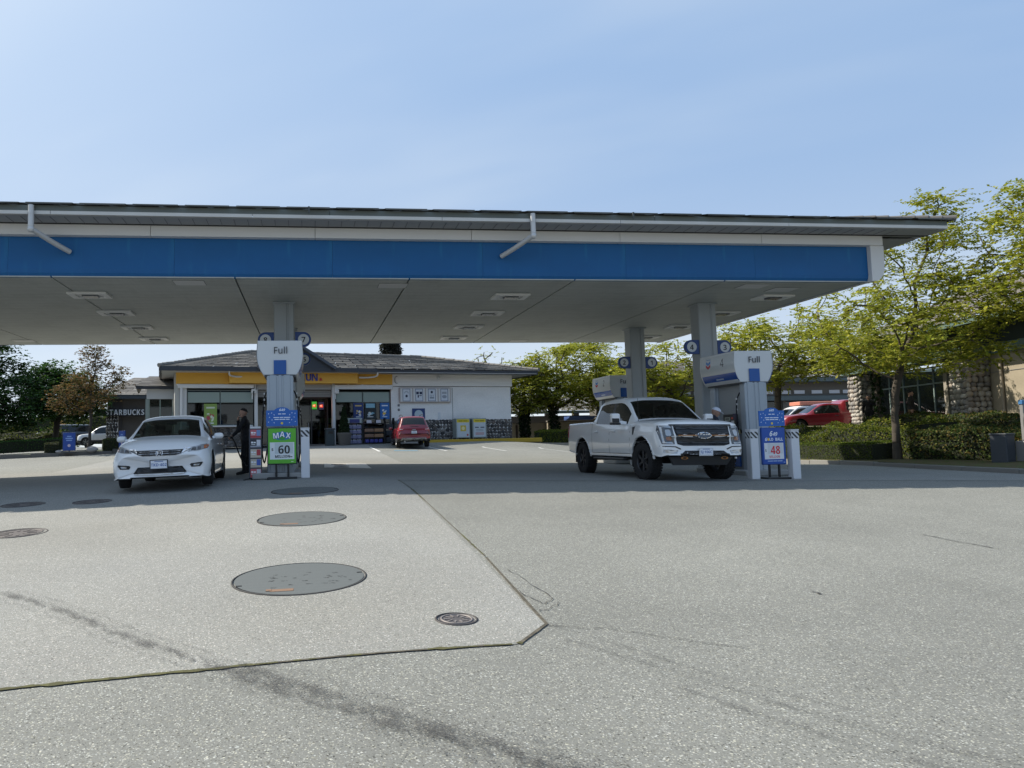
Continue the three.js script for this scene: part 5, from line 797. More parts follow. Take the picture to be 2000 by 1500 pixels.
// Loft of cross-sections along z (front = +z). Returns one geometry per class of face, with smooth shared normals.
function loftCar(s) {
  const top = curve(s.top), belt = curve(s.belt), wB = curve(s.wBelt), wM = curve(s.wMid), wR = curve(s.wRail), low = curve(s.low), drop = curve(s.drop || [[-9, 0.05], [9, 0.05]]);
  const zs = new Set(); const add = (z) => zs.add(Math.round(z * 1000) / 1000);
  for (const z of s.stations) add(z);
  const arches = s.wheels.map((w) => ({ z: w.z, y: w.y, R: w.R }));
  for (const a of arches) { for (let i = 0; i <= 16; i++) { const t = i / 16 * Math.PI; add(a.z - Math.cos(t) * a.R); } add(a.z - a.R - 0.012); add(a.z + a.R + 0.012); }
  let Z = [...zs].sort((a, b) => a - b); Z = Z.filter((z, i) => i === 0 || z - Z[i - 1] > 0.004);
  { const fill = []; for (let i = 0; i < Z.length - 1; i++) { fill.push(Z[i]); const g = Z[i + 1] - Z[i], n = Math.floor(g / 0.16); for (let k = 1; k <= n; k++) fill.push(Z[i] + g * k / (n + 1)); } fill.push(Z[Z.length - 1]); Z = fill; }
  const archY = (z) => { let y = -1; for (const a of arches) { const q = a.R * a.R - (z - a.z) ** 2; if (q > 0) y = Math.max(y, a.y + Math.sqrt(q)); } return y; };
  const sideK = [0.0, 0.1, 0.25, 0.42, 0.58, 0.72, 0.83, 0.91, 0.965, 1];
  const ring = (z) => {
    const yl = low(z), ya = Math.max(yl, Math.min(archY(z), belt(z) - 0.12)), wm = wM(z), wb = wB(z), yb = belt(z), yt = top(z), wi = Math.max(0.05, wm - s.wellDepth), P = [];
    P.push([0, yl + 0.02], [wi, yl + 0.02], [wi, ya + 0.0], [wm - 0.035, ya], [wm - 0.012, ya + 0.006]);
    const y0 = ya + 0.02;
    for (const k of sideK) { const y = lerp(y0, yb, k), kk = clamp((y - yl) / (yb - yl)); const wl = wm - s.tuck; let w = kk < 0.45 ? lerp(wl, wm, Math.sin(kk / 0.45 * Math.PI / 2)) : lerp(wm, wb, Math.pow((kk - 0.45) / 0.55, 2.2)); if (s.crease) w += s.crease[1] * Math.exp(-(((y - s.crease[0]) / 0.035) ** 2)); P.push([w, y]); }
    const dr = drop(z); let yr = Math.max(yb + 0.022, yt - dr), wr = yt - dr < yb + 0.06 ? lerp(wb - 0.045, wR(z), clamp((yt - dr - yb) / 0.06)) : wR(z); wr = Math.min(wr, wb - 0.012);
    const gh = yr - yb; // greenhouse side
    P.push([wb - 0.012, yb + Math.min(0.014, gh * 0.4)]);
    for (const k of [0.16, 0.4, 0.64, 0.86]) P.push([lerp(wb - 0.018, wr, Math.pow(k, 1.25)), lerp(yb + 0.016, yr, k)]);
    P.push([wr, yr]);
    const yt2 = Math.max(yt, yr + 0.006);
    for (const k of [0.93, 0.8, 0.6, 0.4, 0.2, 0]) P.push([wr * k, lerp(yt2, yr, Math.pow(k, 3.2))]);
    return P;
  };
  const rings = Z.map(ring), nR = rings[0].length, iBelt = 5 + sideK.length - 1, iRail = iBelt + 6;
  // both halves as one strip of 2*nR-1 columns
  const cols = 2 * nR - 1, pos = [], at = (i, j) => i * cols + j;
  Z.forEach((z, i) => { for (let j = 0; j < cols; j++) { const h = j < nR ? j : 2 * nR - 2 - j, sx = j < nR ? 1 : -1; let [x, y] = rings[i][h]; let X = sx * x, q = s.deform ? s.deform(X, y, z, h < 5) : [X, y, z]; pos.push(q[0], q[1], q[2]); } });
  const classes = {}, all = [];
  const put4 = (name, a, b, c, d) => { (classes[name] ||= []).push(a, b, c, a, c, d); all.push(a, b, c, a, c, d); };
  for (let i = 0; i < Z.length - 1; i++) for (let j = 0; j < cols - 1; j++) {
    const h = j < nR - 1 ? j : 2 * nR - 3 - j, side = j < nR - 1 ? 1 : -1, zm = (Z[i] + Z[i + 1]) / 2;
    let zone = h < 4 ? 'under' : h < iBelt ? 'side' : h === iBelt ? 'shoulder' : h < iRail - 1 ? 'glassband' : h === iRail - 1 ? 'rail' : h === iRail ? 'railtop' : 'top';
    const ymid = (rings[i][h][1] + rings[i + 1][h][1]) / 2;
    put4(s.classify(zone, zm, side, ymid, h - iBelt), at(i, j), at(i, j + 1), at(i + 1, j + 1), at(i + 1, j));
  }
  // end caps
  for (const i of [0, Z.length - 1]) { const c = pos.length / 3; let cx = 0, cy = 0, cz = 0; for (let j = 0; j < cols; j++) { cx += pos[at(i, j) * 3]; cy += pos[at(i, j) * 3 + 1]; cz += pos[at(i, j) * 3 + 2]; } pos.push(cx / cols, cy / cols, cz / cols); for (let j = 0; j < cols; j++) { const k = (j + 1) % cols; (classes[s.capClass || 'body'] ||= []).push(c, at(i, j), at(i, k)); all.push(c, at(i, j), at(i, k)); } }
  const full = new THREE.BufferGeometry(); full.setAttribute('position', new THREE.Float32BufferAttribute(pos, 3)); full.setIndex(all); full.computeVertexNormals();
  const N = full.attributes.normal, out = {};
  for (const [k, idx] of Object.entries(classes)) {
    const p = new Float32Array(idx.length * 3), n = new Float32Array(idx.length * 3);
    idx.forEach((v, q) => { p.set([pos[v * 3], pos[v * 3 + 1], pos[v * 3 + 2]], q * 3); n.set([N.getX(v), N.getY(v), N.getZ(v)], q * 3); });
    const g = new THREE.BufferGeometry(); g.setAttribute('position', new THREE.BufferAttribute(p, 3)); g.setAttribute('normal', new THREE.BufferAttribute(n, 3)); g.setAttribute('uv', new THREE.BufferAttribute(new Float32Array(idx.length * 2), 2)); out[k] = g;
  }
  out.full = full; return out;
}
// a piece cut to a flat outline and laid on a surface along an axis, a few millimetres proud, with closed edges
const ray = new THREE.Raycaster();
function surfacePatch(target, outline, axis, proud = 0.006, skin = 0.02, edge = 0.045) {
  let g = new THREE.ShapeGeometry(poly(outline)); g = new TessellateModifier(edge, 6).modify(g); g = mergeVertices(g.deleteAttribute('uv').deleteAttribute('normal'), 1e-4);
  const p = g.attributes.position, O = V(0, 0, 0), D = V(0, 0, 0), n = p.count, hit = [];
  for (let i = 0; i < n; i++) {
    const a = p.getX(i), b = p.getY(i);
    if (axis === 'front') { O.set(a, b, 9); D.set(0, 0, -1); } else if (axis === 'rear') { O.set(a, b, -9); D.set(0, 0, 1); } else if (axis === 'left') { O.set(9, b, a); D.set(-1, 0, 0); } else { O.set(-9, b, a); D.set(1, 0, 0); }
    ray.set(O, D); const h = ray.intersectObject(target, false)[0]; hit.push(h ? h.point.clone() : null);
  }
  const good = hit.filter(Boolean), mid = good.reduce((s, q) => s.add(q), V(0, 0, 0)).multiplyScalar(1 / Math.max(1, good.length));
  const back = D.clone(); const front = [], rear = [];
  for (let i = 0; i < n; i++) { const q = hit[i] || (axis === 'front' || axis === 'rear' ? V(p.getX(i), p.getY(i), mid.z) : V(mid.x, p.getY(i), p.getX(i))); front.push(q.clone().addScaledVector(back, -proud)); rear.push(q.clone().addScaledVector(back, skin)); }
  const idx = g.index.array, edges = new Map(), pos = [], push = (...v) => v.forEach((q) => pos.push(q.x, q.y, q.z));
  for (let i = 0; i < idx.length; i += 3) { const t = [idx[i], idx[i + 1], idx[i + 2]]; push(front[t[0]], front[t[1]], front[t[2]]); for (let k = 0; k < 3; k++) { const a = t[k], b = t[(k + 1) % 3], key = a < b ? a + '_' + b : b + '_' + a; edges.set(key, (edges.get(key) || 0) + 1); } }
  for (const [k, c] of edges) if (c === 1) { const [a, b] = k.split('_').map(Number); push(front[a], front[b], rear[b], front[a], rear[b], rear[a]); }
  const out = new THREE.BufferGeometry(); out.setAttribute('position', new THREE.Float32BufferAttribute(pos, 3)); const m = mergeVertices(out, 1e-4); m.computeVertexNormals(); return prep(m);
}
const mirrorPts = (pts) => pts.map(([x, y]) => [-x, y]).reverse();
const strokePts = (pts, w) => { const L = [], R = []; pts.forEach((p, i) => { const a = pts[Math.max(0, i - 1)], b = pts[Math.min(pts.length - 1, i + 1)], dx = b[0] - a[0], dy = b[1] - a[1], l = Math.hypot(dx, dy) || 1; L.push([p[0] - dy / l * w / 2, p[1] + dx / l * w / 2]); R.push([p[0] + dy / l * w / 2, p[1] - dx / l * w / 2]); }); return [...L, ...R.reverse()]; };
const rrect = (x0, y0, x1, y1, r = 0.02) => { const o = []; for (const [cx, cy, a] of [[x1 - r, y1 - r, 0], [x0 + r, y1 - r, 1], [x0 + r, y0 + r, 2], [x1 - r, y0 + r, 3]]) for (let k = 0; k <= 3; k++) { const t = (a + k / 3) * Math.PI / 2; o.push([cx + Math.cos(t) * r, cy + Math.sin(t) * r]); } return o; };
const carMats = {
  tyre: mat(lin(0.014, 0.014, 0.015), 0.9), under: mat(lin(0.01, 0.01, 0.01), 0.9), trim: mat(lin(0.014, 0.014, 0.015), 0.45), glass: mat(lin(0.30, 0.36, 0.34), 0.01, { transmission: 1, thickness: 0, ior: 1.5 }), privacy: mat(lin(0.04, 0.045, 0.045), 0.02, { transmission: 0.6, thickness: 0, ior: 1.5 }),
  lamp: mat(lin(0.42, 0.43, 0.44), 0.12, { metalness: 0.4, clearcoat: 1, clearcoatRoughness: 0.03 }), amber: mat(lin(0.55, 0.13, 0.01), 0.15, { clearcoat: 1 }), redLamp: mat(lin(0.42, 0.012, 0.015), 0.15, { clearcoat: 1, clearcoatRoughness: 0.04 }), seat: mat(lin(0.022, 0.022, 0.024), 0.85), lining: mat(lin(0.03, 0.03, 0.032), 0.9), liner: mat(lin(0.25, 0.25, 0.24), 0.9),
};
const paint = (c) => mat(c, 0.34, { clearcoat: 1, clearcoatRoughness: 0.04 });
function wheel(parent, x, y, z, R, W, rimR, style, steer = 0) {
  const g = new THREE.Group(); g.name = 'wheel'; g.position.set(x, y, z); g.rotation.y = steer; parent.add(g); const s = Math.sign(x), h = W / 2;
  const prof = [[rimR, -h * 0.86], [rimR + 0.02, -h * 0.98], [R - 0.05, -h], [R - 0.012, -h * 0.86], [R, -h * 0.6], [R, h * 0.6], [R - 0.012, h * 0.86], [R - 0.05, h], [rimR + 0.02, h * 0.98], [rimR, h * 0.86]];
  obj('tyre', put(lathe(prof, 44), 0, 0, 0, 0, 0, Math.PI / 2), carMats.tyre, g);
  if (style.tread) { const bl = []; for (let i = 0; i < 40; i++) { const a = i / 40 * 6.283; for (const o of [-0.75, -0.25, 0.25, 0.75]) { const b = box(W * 0.19, 0.022, R * 0.1, o * h, R, 0); b.rotateX(a + (o > 0 ? 0.05 : 0)); bl.push(b); } } obj('tread_block', bl, carMats.tyre, g, { kind: 'stuff' }); }
  const rim = [put(lathe([[rimR, -h * 0.8], [rimR - 0.012, -h * 0.7], [rimR - 0.02, h * 0.55], [rimR - 0.005, h * 0.8], [rimR + 0.012, h * 0.86]], 36), 0, 0, 0, 0, 0, -s * Math.PI / 2)];
  const fx = s * h * 0.62;
  for (let i = 0; i < style.spokes; i++) { const a = i / style.spokes * 6.283; for (const o of style.twin ? [-0.09, 0.09] : [0]) { const b = rbox(0.035, rimR * 0.92, style.sw, 0.008, fx, rimR * 0.5, 0); b.rotateX(a + o); rim.push(b); } }
  rim.push(put(cyl(rimR * 0.24, rimR * 0.2, 0.05, 0, 0, 0, 0, 0, Math.PI / 2, 20), fx + s * 0.01, 0, 0));
  obj('rim', rim, style.mat, g); obj('brake_disc', put(cyl(rimR * 0.7, rimR * 0.7, 0.03, 0, 0, 0, 0, 0, Math.PI / 2, 28), s * h * 0.05, 0, 0), mat(lin(0.10, 0.10, 0.10), 0.4, { metalness: 0.7 }), g);
  return g;
}
function plateTex(txt) { return canvasTex(256, 128, (c) => { c.fillStyle = '#d9dee6'; c.fillRect(0, 0, 256, 128); c.strokeStyle = '#9aa3ad'; c.lineWidth = 5; c.strokeRect(3, 3, 250, 122); c.fillStyle = '#41609c'; c.fillRect(60, 12, 136, 11); c.textAlign = 'center'; c.font = 'bold 64px sans-serif'; if (txt) c.fillText(txt, 128, 92); else for (let i = 0; i < 6; i++) c.fillRect(34 + i * 33, 46, 20, 46); }); }
function seats(t, rows, y, w) { for (const [z, n] of rows) for (const s of n === 2 ? [-1, 1] : [0]) { const x = s * w; obj('seat', n === 2 ? [rbox(0.48, 0.14, 0.5, 0.06, x, y, z), rbox(0.48, 0.6, 0.14, 0.06, x, y + 0.32, z - 0.27, -0.2), rbox(0.24, 0.17, 0.1, 0.05, x, y + 0.74, z - 0.37, -0.15), box(0.06, 0.14, 0.03, x, y + 0.63, z - 0.34)] : [rbox(w * 3.4, 0.14, 0.5, 0.06, 0, y, z), rbox(w * 3.4, 0.56, 0.14, 0.06, 0, y + 0.3, z - 0.27, -0.25), ...[-1, 0, 1].map((k) => rbox(0.24, 0.14, 0.09, 0.04, k * w * 1.1, y + 0.64, z - 0.38))], carMats.seat, t); } }
const doorSeam = (full, pts, side) => surfacePatch(full, strokePts(pts, 0.012), side, 0.0015, 0.01, 0.2);

// ---- white sedan at the left pump
{
  layout = false; const x = -2.99, d = 17.55, t = thing('sedan', 'white sedan with chrome grille bar refuelling at the left pump', 'car', [x, groundW(x, d), -d], 0.03); layout = true;
  t.rotation.z = 0.022; t.scale.setScalar(1.035);
  // origin under the middle of the car; front at +z
  const zf = 2.33, zr = -2.50, wy = 0.335, wz = 1.42, wr = -1.36;
  const spec = {
    top: [[zr, 0.80], [zr + 0.02, 0.98], [-2.3, 1.06], [-2.0, 1.075], [-1.75, 1.10], [-1.1, 1.385], [-0.6, 1.465], [0, 1.475], [0.4, 1.44], [0.62, 1.375], [1.32, 1.02], [1.42, 1.0], [1.75, 0.945], [2.05, 0.86], [2.2, 0.79], [2.28, 0.72], [2.325, 0.64], [zf, 0.60]],
    belt: [[zr, 0.78], [-2.3, 0.96], [-1.6, 0.985], [0, 0.935], [1.2, 0.90], [1.6, 0.86], [2.0, 0.77], [2.2, 0.69], [2.3, 0.62], [zf, 0.58]],
    wBelt: [[zr, 0.62], [-2.42, 0.74], [-2.2, 0.80], [-1.4, 0.855], [0, 0.875], [1.3, 0.86], [1.8, 0.83], [2.1, 0.81], [2.28, 0.77], [zf, 0.70]],
    wMid: [[zr, 0.70], [-2.42, 0.82], [-2.2, 0.89], [-1.36, 0.925], [0, 0.922], [1.42, 0.93], [2.0, 0.925], [2.2, 0.90], [2.29, 0.86], [zf, 0.80]],
    wRail: [[-2.5, 0.6], [-1.8, 0.66], [-1.0, 0.60], [-0.4, 0.60], [0.3, 0.60], [0.62, 0.615], [1.32, 0.72], [2.33, 0.6]],
    low: [[zr, 0.42], [-2.42, 0.30], [-2.1, 0.22], [2.05, 0.19], [2.22, 0.185], [2.29, 0.19], [zf, 0.215]],
    drop: [[-2.5, 0.05], [-1.7, 0.04], [-1.0, 0.05], [0.5, 0.055], [1.3, 0.05], [2.33, 0.045]],
    wellDepth: 0.27, tuck: 0.05, crease: [0.80, 0.006], wheels: [{ z: wz, y: wy, R: 0.375 }, { z: wr, y: wy, R: 0.375 }],
    stations: [zr, zr + 0.02, -2.42, -2.3, -1.75, -1.1, -1.52, -1.15, -0.36, -0.28, 0.5, 0.62, 0.70, 0.95, 1.32, 1.42, 2.05, 2.2, 2.26, 2.29, 2.31, zf],
    deform: (X, y, z) => { const f = clamp((z - 1.55) / 0.75), r = clamp((-z - 1.75) / 0.7); let Z = z - f * f * 0.25 * Math.pow(Math.abs(X) / 0.9, 2.7) + r * r * 0.16 * Math.pow(Math.abs(X) / 0.9, 2.2); if (z > 1.9) Z -= f * 0.10 * Math.pow(clamp((y - 0.5) / 0.3), 1.6) * sstep(1.9, 2.3, z); return [X, y, Z]; },
    classify: (zone, z, side, y, k) => {
      if (zone === 'under') return 'under';
      if (zone === 'top' || zone === 'railtop') { if (z > 0.62 && z < 1.32 && zone === 'top') return 'windscreen'; if (z > -1.72 && z < -1.12 && zone === 'top') return 'rear_window'; if (zone === 'top' && z > -1.12 && z < 0.62) return 'roof'; if (zone === 'top' && z > 1.42 && z < 2.2) return 'bonnet'; return 'body'; }
      if (zone === 'glassband' && k < 5) { if (z > -0.28 && z < 0.95) return side > 0 ? 'wL' : 'wR'; if (z > -1.52 && z < -0.36) return side > 0 ? 'w2L' : 'w2R'; if (z > -0.37 && z < -0.27) return side > 0 ? 'ptL' : 'ptR'; }
      if (zone === 'side') { if (z > -0.32 && z < 0.98) return side > 0 ? 'dFL' : 'dFR'; if (z > -1.0 && z < -0.32) return side > 0 ? 'dRL' : 'dRR'; }
      return 'body';
    },
  };
  const L = loftCar(spec), pm = paint(lin(0.74, 0.755, 0.765));
  obj('body', L.body, pm, t); obj('underbody', L.under, carMats.under, t); obj('roof', L.roof, pm, t); obj('bonnet', L.bonnet, pm, t); obj('windscreen', L.windscreen, carMats.glass, t); obj('rear_window', L.rear_window, carMats.glass, t);
  const doors = {}; for (const k of ['dFL', 'dFR', 'dRL', 'dRR']) doors[k] = obj('door', L[k], pm, t);
  for (const k of ['wL', 'wR', 'w2L', 'w2R']) obj('side_window', L[k], carMats.glass, t); for (const k of ['ptL', 'ptR']) obj('pillar_trim', L[k], carMats.trim, t);
  const full = new THREE.Mesh(L.full, new THREE.MeshBasicMaterial({ side: THREE.DoubleSide })); full.updateMatrixWorld();
  for (const s of ['left', 'right']) { obj('panel_gap', join([doorSeam(full, [[-0.32, 0.28], [-0.32, 0.93]], s), doorSeam(full, [[0.98, 0.35], [1.0, 0.6], [0.98, 0.9]], s), doorSeam(full, [[-0.98, 0.55], [-0.96, 0.75], [-1.1, 0.95]], s)]), M.black, t, { kind: 'stuff' }); for (const z of [-0.78, 0.0]) obj('handle', put(rbox(0.03, 0.028, 0.2, 0.012), (s === 'left' ? 1 : -1) * 0.905, 0.82, z), pm, t); }
  const P = (name, pts, axis, m, proud, par = t, skin) => obj(name, surfacePatch(full, pts, axis, proud, skin), m, par);
  const gr = P('grille', [[-0.40, 0.655], [-0.42, 0.70], [-0.44, 0.735], [0.44, 0.735], [0.42, 0.70], [0.40, 0.655], [0.3, 0.625], [-0.3, 0.625]], 'front', carMats.trim, 0.012);
  for (const y of [0.665, 0.708]) P('chrome_bar', strokePts([[-0.40, y], [0.40, y]], 0.007), 'front', M.chrome, 0.018, gr);
  P('emblem', rrect(-0.062, 0.628, 0.062, 0.722, 0.02), 'front', M.chrome, 0.020, gr); P('emblem_field', rrect(-0.050, 0.638, 0.050, 0.714, 0.015), 'front', carMats.trim, 0.024, gr);
  for (const s of [-1, 1]) P('emblem_letter', strokePts([[s * 0.026, 0.64], [s * 0.022, 0.676], [s * 0.030, 0.714]], 0.018), 'front', M.chrome, 0.030, gr); P('emblem_letter', strokePts([[-0.024, 0.676], [0.024, 0.676]], 0.014), 'front', M.chrome, 0.030, gr);
  for (const s of [-1, 1]) {
    const fx = (pts) => (s > 0 ? pts : mirrorPts(pts));
    P('chrome_corner', fx([[0.36, 0.64], [0.56, 0.73], [0.60, 0.775], [0.46, 0.765]]), 'front', M.chrome, 0.010);
    const hl = P('headlight', fx([[0.52, 0.685], [0.58, 0.77], [0.74, 0.815], [0.86, 0.83], [0.88, 0.80], [0.86, 0.735], [0.72, 0.70]]), 'front', carMats.lamp, 0.010);
    P('lamp_bezel', fx([[0.57, 0.705], [0.60, 0.755], [0.66, 0.765], [0.66, 0.71]]), 'front', mat(lin(0.08, 0.08, 0.085), 0.2, { clearcoat: 1 }), 0.014, hl); P('lamp_bezel', fx([[0.69, 0.715], [0.69, 0.77], [0.75, 0.785], [0.75, 0.725]]), 'front', mat(lin(0.14, 0.14, 0.15), 0.2, { clearcoat: 1 }), 0.014, hl);
    P('indicator', fx([[0.80, 0.735], [0.80, 0.80], [0.86, 0.815], [0.87, 0.79], [0.85, 0.74]]), 'front', carMats.amber, 0.015, hl);
    const fo = P('fog_lamp_recess', fx([[0.55, 0.43], [0.58, 0.385], [0.74, 0.39], [0.80, 0.465], [0.78, 0.475], [0.57, 0.455]]), 'front', carMats.trim, 0.005); P('fog_lamp', fx([[0.62, 0.41], [0.62, 0.438], [0.74, 0.448], [0.72, 0.41]]), 'front', carMats.lamp, 0.012, fo);
    const mi = obj('mirror', [rbox(0.2, 0.125, 0.13, 0.055, s * 0.985, 0.985, 0.80, 0, s * 0.25, 0, 4), bar([s * 0.86, 0.95, 0.84], [s * 0.95, 0.97, 0.82], 0.05, 0.05)], pm, t);
    P('tail_lamp', fx([[0.55, 0.78], [0.55, 0.9], [0.80, 0.93], [0.84, 0.82]]), 'rear', carMats.redLamp, 0.008);
  }
  P('lower_intake', [[-0.49, 0.30], [-0.41, 0.415], [0.41, 0.415], [0.49, 0.30]], 'front', carMats.trim, 0.03); P('lip_trim', strokePts([[-0.46, 0.285], [0, 0.277], [0.46, 0.285]], 0.018), 'front', pm, 0.036);
  const np = obj('number_plate', rbox(0.34, 0.185, 0.02, 0.01, 0, 0.46, 2.335), carMats.trim, t); obj('plate_print', put(new THREE.PlaneGeometry(0.305, 0.155), 0, 0.462, 2.347), mat(0xffffff, 0.4, { map: plateTex('TKD·402') }), np);
  const rimM = mat(lin(0.40, 0.41, 0.42), 0.3, { metalness: 0.8 });
  for (const s of [-1, 1]) { wheel(t, s * 0.80, wy, wz, wy, 0.225, 0.225, { spokes: 5, twin: true, sw: 0.04, mat: rimM }, 0.12); wheel(t, s * 0.80, wy, wr, wy, 0.225, 0.225, { spokes: 5, twin: true, sw: 0.04, mat: rimM }); }
  seats(t, [[0.15, 2], [-0.85, 1]], 0.48, 0.37);
  obj('dashboard', [rbox(1.46, 0.22, 0.45, 0.06, 0, 0.84, 1.02)], carMats.lining, t); obj('steering_wheel', put(new THREE.TorusGeometry(0.18, 0.017, 8, 28), 0.37, 0.95, 0.68, -0.35), carMats.lining, t);
  obj('cabin_floor', [box(1.55, 0.04, 2.9, 0, 0.32, -0.3), box(0.03, 0.55, 2.7, 0.84, 0.62, -0.3), box(0.03, 0.55, 2.7, -0.84, 0.62, -0.3), box(1.5, 0.05, 0.5, 0, 0.96, -1.5), box(1.5, 0.6, 0.05, 0, 0.65, -1.3)], carMats.lining, t);
  obj('rear_view_mirror', rbox(0.22, 0.06, 0.03, 0.02, 0, 1.29, 0.60), carMats.trim, t); obj('windscreen_sticker', rbox(0.09, 0.05, 0.004, 0.001, -0.6, 1.06, 1.11, -0.9), mat(lin(0.4, 0.5, 0.52), 0.5), t);
}
// ---- white pickup at the right pump
{
  layout = false; const x = 8.52, d = 18.0, t = thing('pickup_truck', 'white crew cab pickup with black grille parked at the right pump', 'pickup truck', [x, groundW(x, d), -d], 0.0); layout = true; t.rotation.z = -0.018;
  const wz = 1.78, wr = -1.92, wy = 0.42, zf = 2.72, zr = -3.12;
  const spec = {
    top: [[zr, 1.38], [-1.25, 1.41], [-1.23, 1.43], [-1.19, 1.60], [-1.10, 1.86], [-0.98, 1.935], [-0.5, 1.985], [0.1, 1.985], [0.35, 1.95], [0.52, 1.885], [1.22, 1.42], [1.30, 1.395], [1.7, 1.385], [2.2, 1.355], [2.45, 1.325], [2.56, 1.28], [2.62, 1.19], [2.66, 1.08], [zf, 0.98]],
    belt: [[zr, 1.36], [-1.25, 1.37], [-0.9, 1.31], [0.9, 1.265], [1.3, 1.285], [2.2, 1.255], [2.45, 1.235], [2.58, 1.16], [2.64, 1.08], [zf, 0.94]],
    wBelt: [[zr, 0.90], [-3.05, 0.945], [-1.25, 0.955], [0, 0.93], [1.0, 0.93], [1.5, 0.945], [2.3, 0.94], [2.5, 0.91], [2.62, 0.86], [zf, 0.78]],
    wMid: [[zr, 0.93], [-3.05, 0.985], [-1.92, 1.005], [-1.1, 0.985], [0, 0.985], [1.0, 0.985], [1.78, 1.01], [2.45, 0.985], [2.6, 0.95], [2.68, 0.90], [zf, 0.84]],
    wRail: [[-3.1, 0.8], [-1.25, 0.80], [-1.0, 0.72], [0.3, 0.71], [0.52, 0.72], [1.22, 0.83], [2.7, 0.8]],
    low: [[zr, 0.66], [-3.0, 0.58], [-2.4, 0.54], [-1.3, 0.50], [1.2, 0.50], [2.3, 0.56], [2.6, 0.52], [zf, 0.56]],
    drop: [[-3.2, 0.02], [-1.26, 0.03], [-1.0, 0.06], [0.5, 0.065], [1.2, 0.05], [1.4, 0.05], [2.7, 0.04]],
    wellDepth: 0.33, tuck: 0.03, wheels: [{ z: wz, y: wy + 0.02, R: 0.53 }, { z: wr, y: wy + 0.02, R: 0.53 }],
    stations: [zr, zr + 0.02, -3.05, -1.27, -1.25, -1.23, -1.19, -1.10, -1.0, -0.98, -0.16, -0.05, 0.52, 0.62, 0.9, 1.22, 1.3, 1.12, -1.2, 2.45, 2.52, 2.56, 2.6, 2.62, 2.64, 2.66, 2.69, zf],
    deform: (X, y, z) => { const f = clamp((z - 2.3) / 0.42); let Z = z - f * 0.13 * Math.pow(Math.abs(X) / 1.0, 3); if (z > 2.4 && y < 0.9) Z += 0.06 * sstep(0.92, 0.74, y) * sstep(2.4, 2.66, z); return [X, y, Z]; },
    classify: (zone, z, side, y, k) => {
      if (zone === 'under') return 'under';
      if (zone === 'top' || zone === 'railtop') { if (z < -1.26) return 'bed_cover'; if (zone === 'top') { if (z > 0.52 && z < 1.22) return 'windscreen'; if (z > -1.21 && z < -1.02) return 'rear_window'; if (z > -1.0 && z < 0.52) return 'roof'; if (z > 1.3 && z < 2.56) return 'bonnet'; } return 'body'; }
      if (zone === 'glassband' && k < 5) { if (z > -0.05 && z < 0.9) return side > 0 ? 'wL' : 'wR'; if (z > -1.0 && z < -0.16) return side > 0 ? 'w2L' : 'w2R'; if (z > -0.17 && z < -0.04) return side > 0 ? 'ptL' : 'ptR'; }
      if (zone === 'side') { if (z < -1.26 && z > -3.0) return side > 0 ? 'bedL' : 'bedR'; if (z > -0.1 && z < 1.12) return side > 0 ? 'dFL' : 'dFR'; if (z > -1.2 && z < -0.1) return side > 0 ? 'dRL' : 'dRR'; }
      return 'body';
    },
  };
  const L = loftCar(spec), pm = paint(lin(0.77, 0.775, 0.77));
  obj('body', L.body, pm, t); obj('underbody', L.under, carMats.under, t); obj('roof', L.roof, pm, t); obj('bonnet', L.bonnet, pm, t); obj('bed_cover', L.bed_cover, carMats.trim, t); obj('windscreen', L.windscreen, carMats.glass, t); obj('rear_window', L.rear_window, carMats.privacy, t);
  for (const k of ['bedL', 'bedR']) obj('bed_side', L[k], pm, t); for (const k of ['dFL', 'dFR', 'dRL', 'dRR']) obj('door', L[k], pm, t);
  for (const k of ['wL', 'wR', 'w2L', 'w2R']) obj('side_window', L[k], carMats.privacy, t); for (const k of ['ptL', 'ptR']) obj('pillar_trim', L[k], carMats.trim, t);
  const full = new THREE.Mesh(L.full, new THREE.MeshBasicMaterial({ side: THREE.DoubleSide })); full.updateMatrixWorld();
  const P = (name, pts, axis, m, proud, par = t, skin) => obj(name, surfacePatch(full, pts, axis, proud, skin), m, par);
  for (const s of ['left', 'right']) {
    const q = s === 'left' ? 1 : -1;
    obj('panel_gap', join([doorSeam(full, [[-1.235, 0.56], [-1.235, 1.36]], s), doorSeam(full, [[-0.1, 0.56], [-0.1, 1.25]], s), doorSeam(full, [[1.12, 0.62], [1.12, 1.25]], s), doorSeam(full, [[-1.22, 0.575], [1.12, 0.575]], s)]), M.black, t, { kind: 'stuff' });
    for (const z of [-0.92, 0.18]) obj('handle', put(rbox(0.04, 0.04, 0.2, 0.016), q * 0.995, 1.12, z), pm, t);
    P('fender_badge', [[1.30, 1.02], [1.26, 1.20], [1.40, 1.21], [1.36, 1.13], [1.34, 1.02]], s, carMats.trim, 0.012);
    obj('running_board', [rbox(0.16, 0.06, 1.9, 0.03, q * 1.0, 0.44, 0.0), ...[-0.8, 0, 0.8].map((z) => bar([q * 0.7, 0.5, z], [q * 0.97, 0.44, z], 0.05, 0.05))], carMats.trim, t);
    const ar = (c) => { const o = []; for (let i = 0; i <= 18; i++) { const a = Math.PI * (0.02 + 0.96 * i / 18); o.push([c - Math.cos(a) * 0.545, wy + 0.02 + Math.sin(a) * 0.545]); } return strokePts(o, 0.035); };
    P('arch_trim', ar(wz), s, pm, 0.018); P('arch_trim', ar(wr), s, pm, 0.018);
    P('tail_lamp', rrect(-3.09, 0.98, -3.0, 1.32, 0.02), s, carMats.redLamp, 0.012);
    obj('mud_flap', box(0.26, 0.30, 0.02, q * 0.86, 0.44, wz - 0.52), carMats.under, t); obj('mud_flap', box(0.26, 0.30, 0.02, q * 0.86, 0.44, wr - 0.54), carMats.under, t);
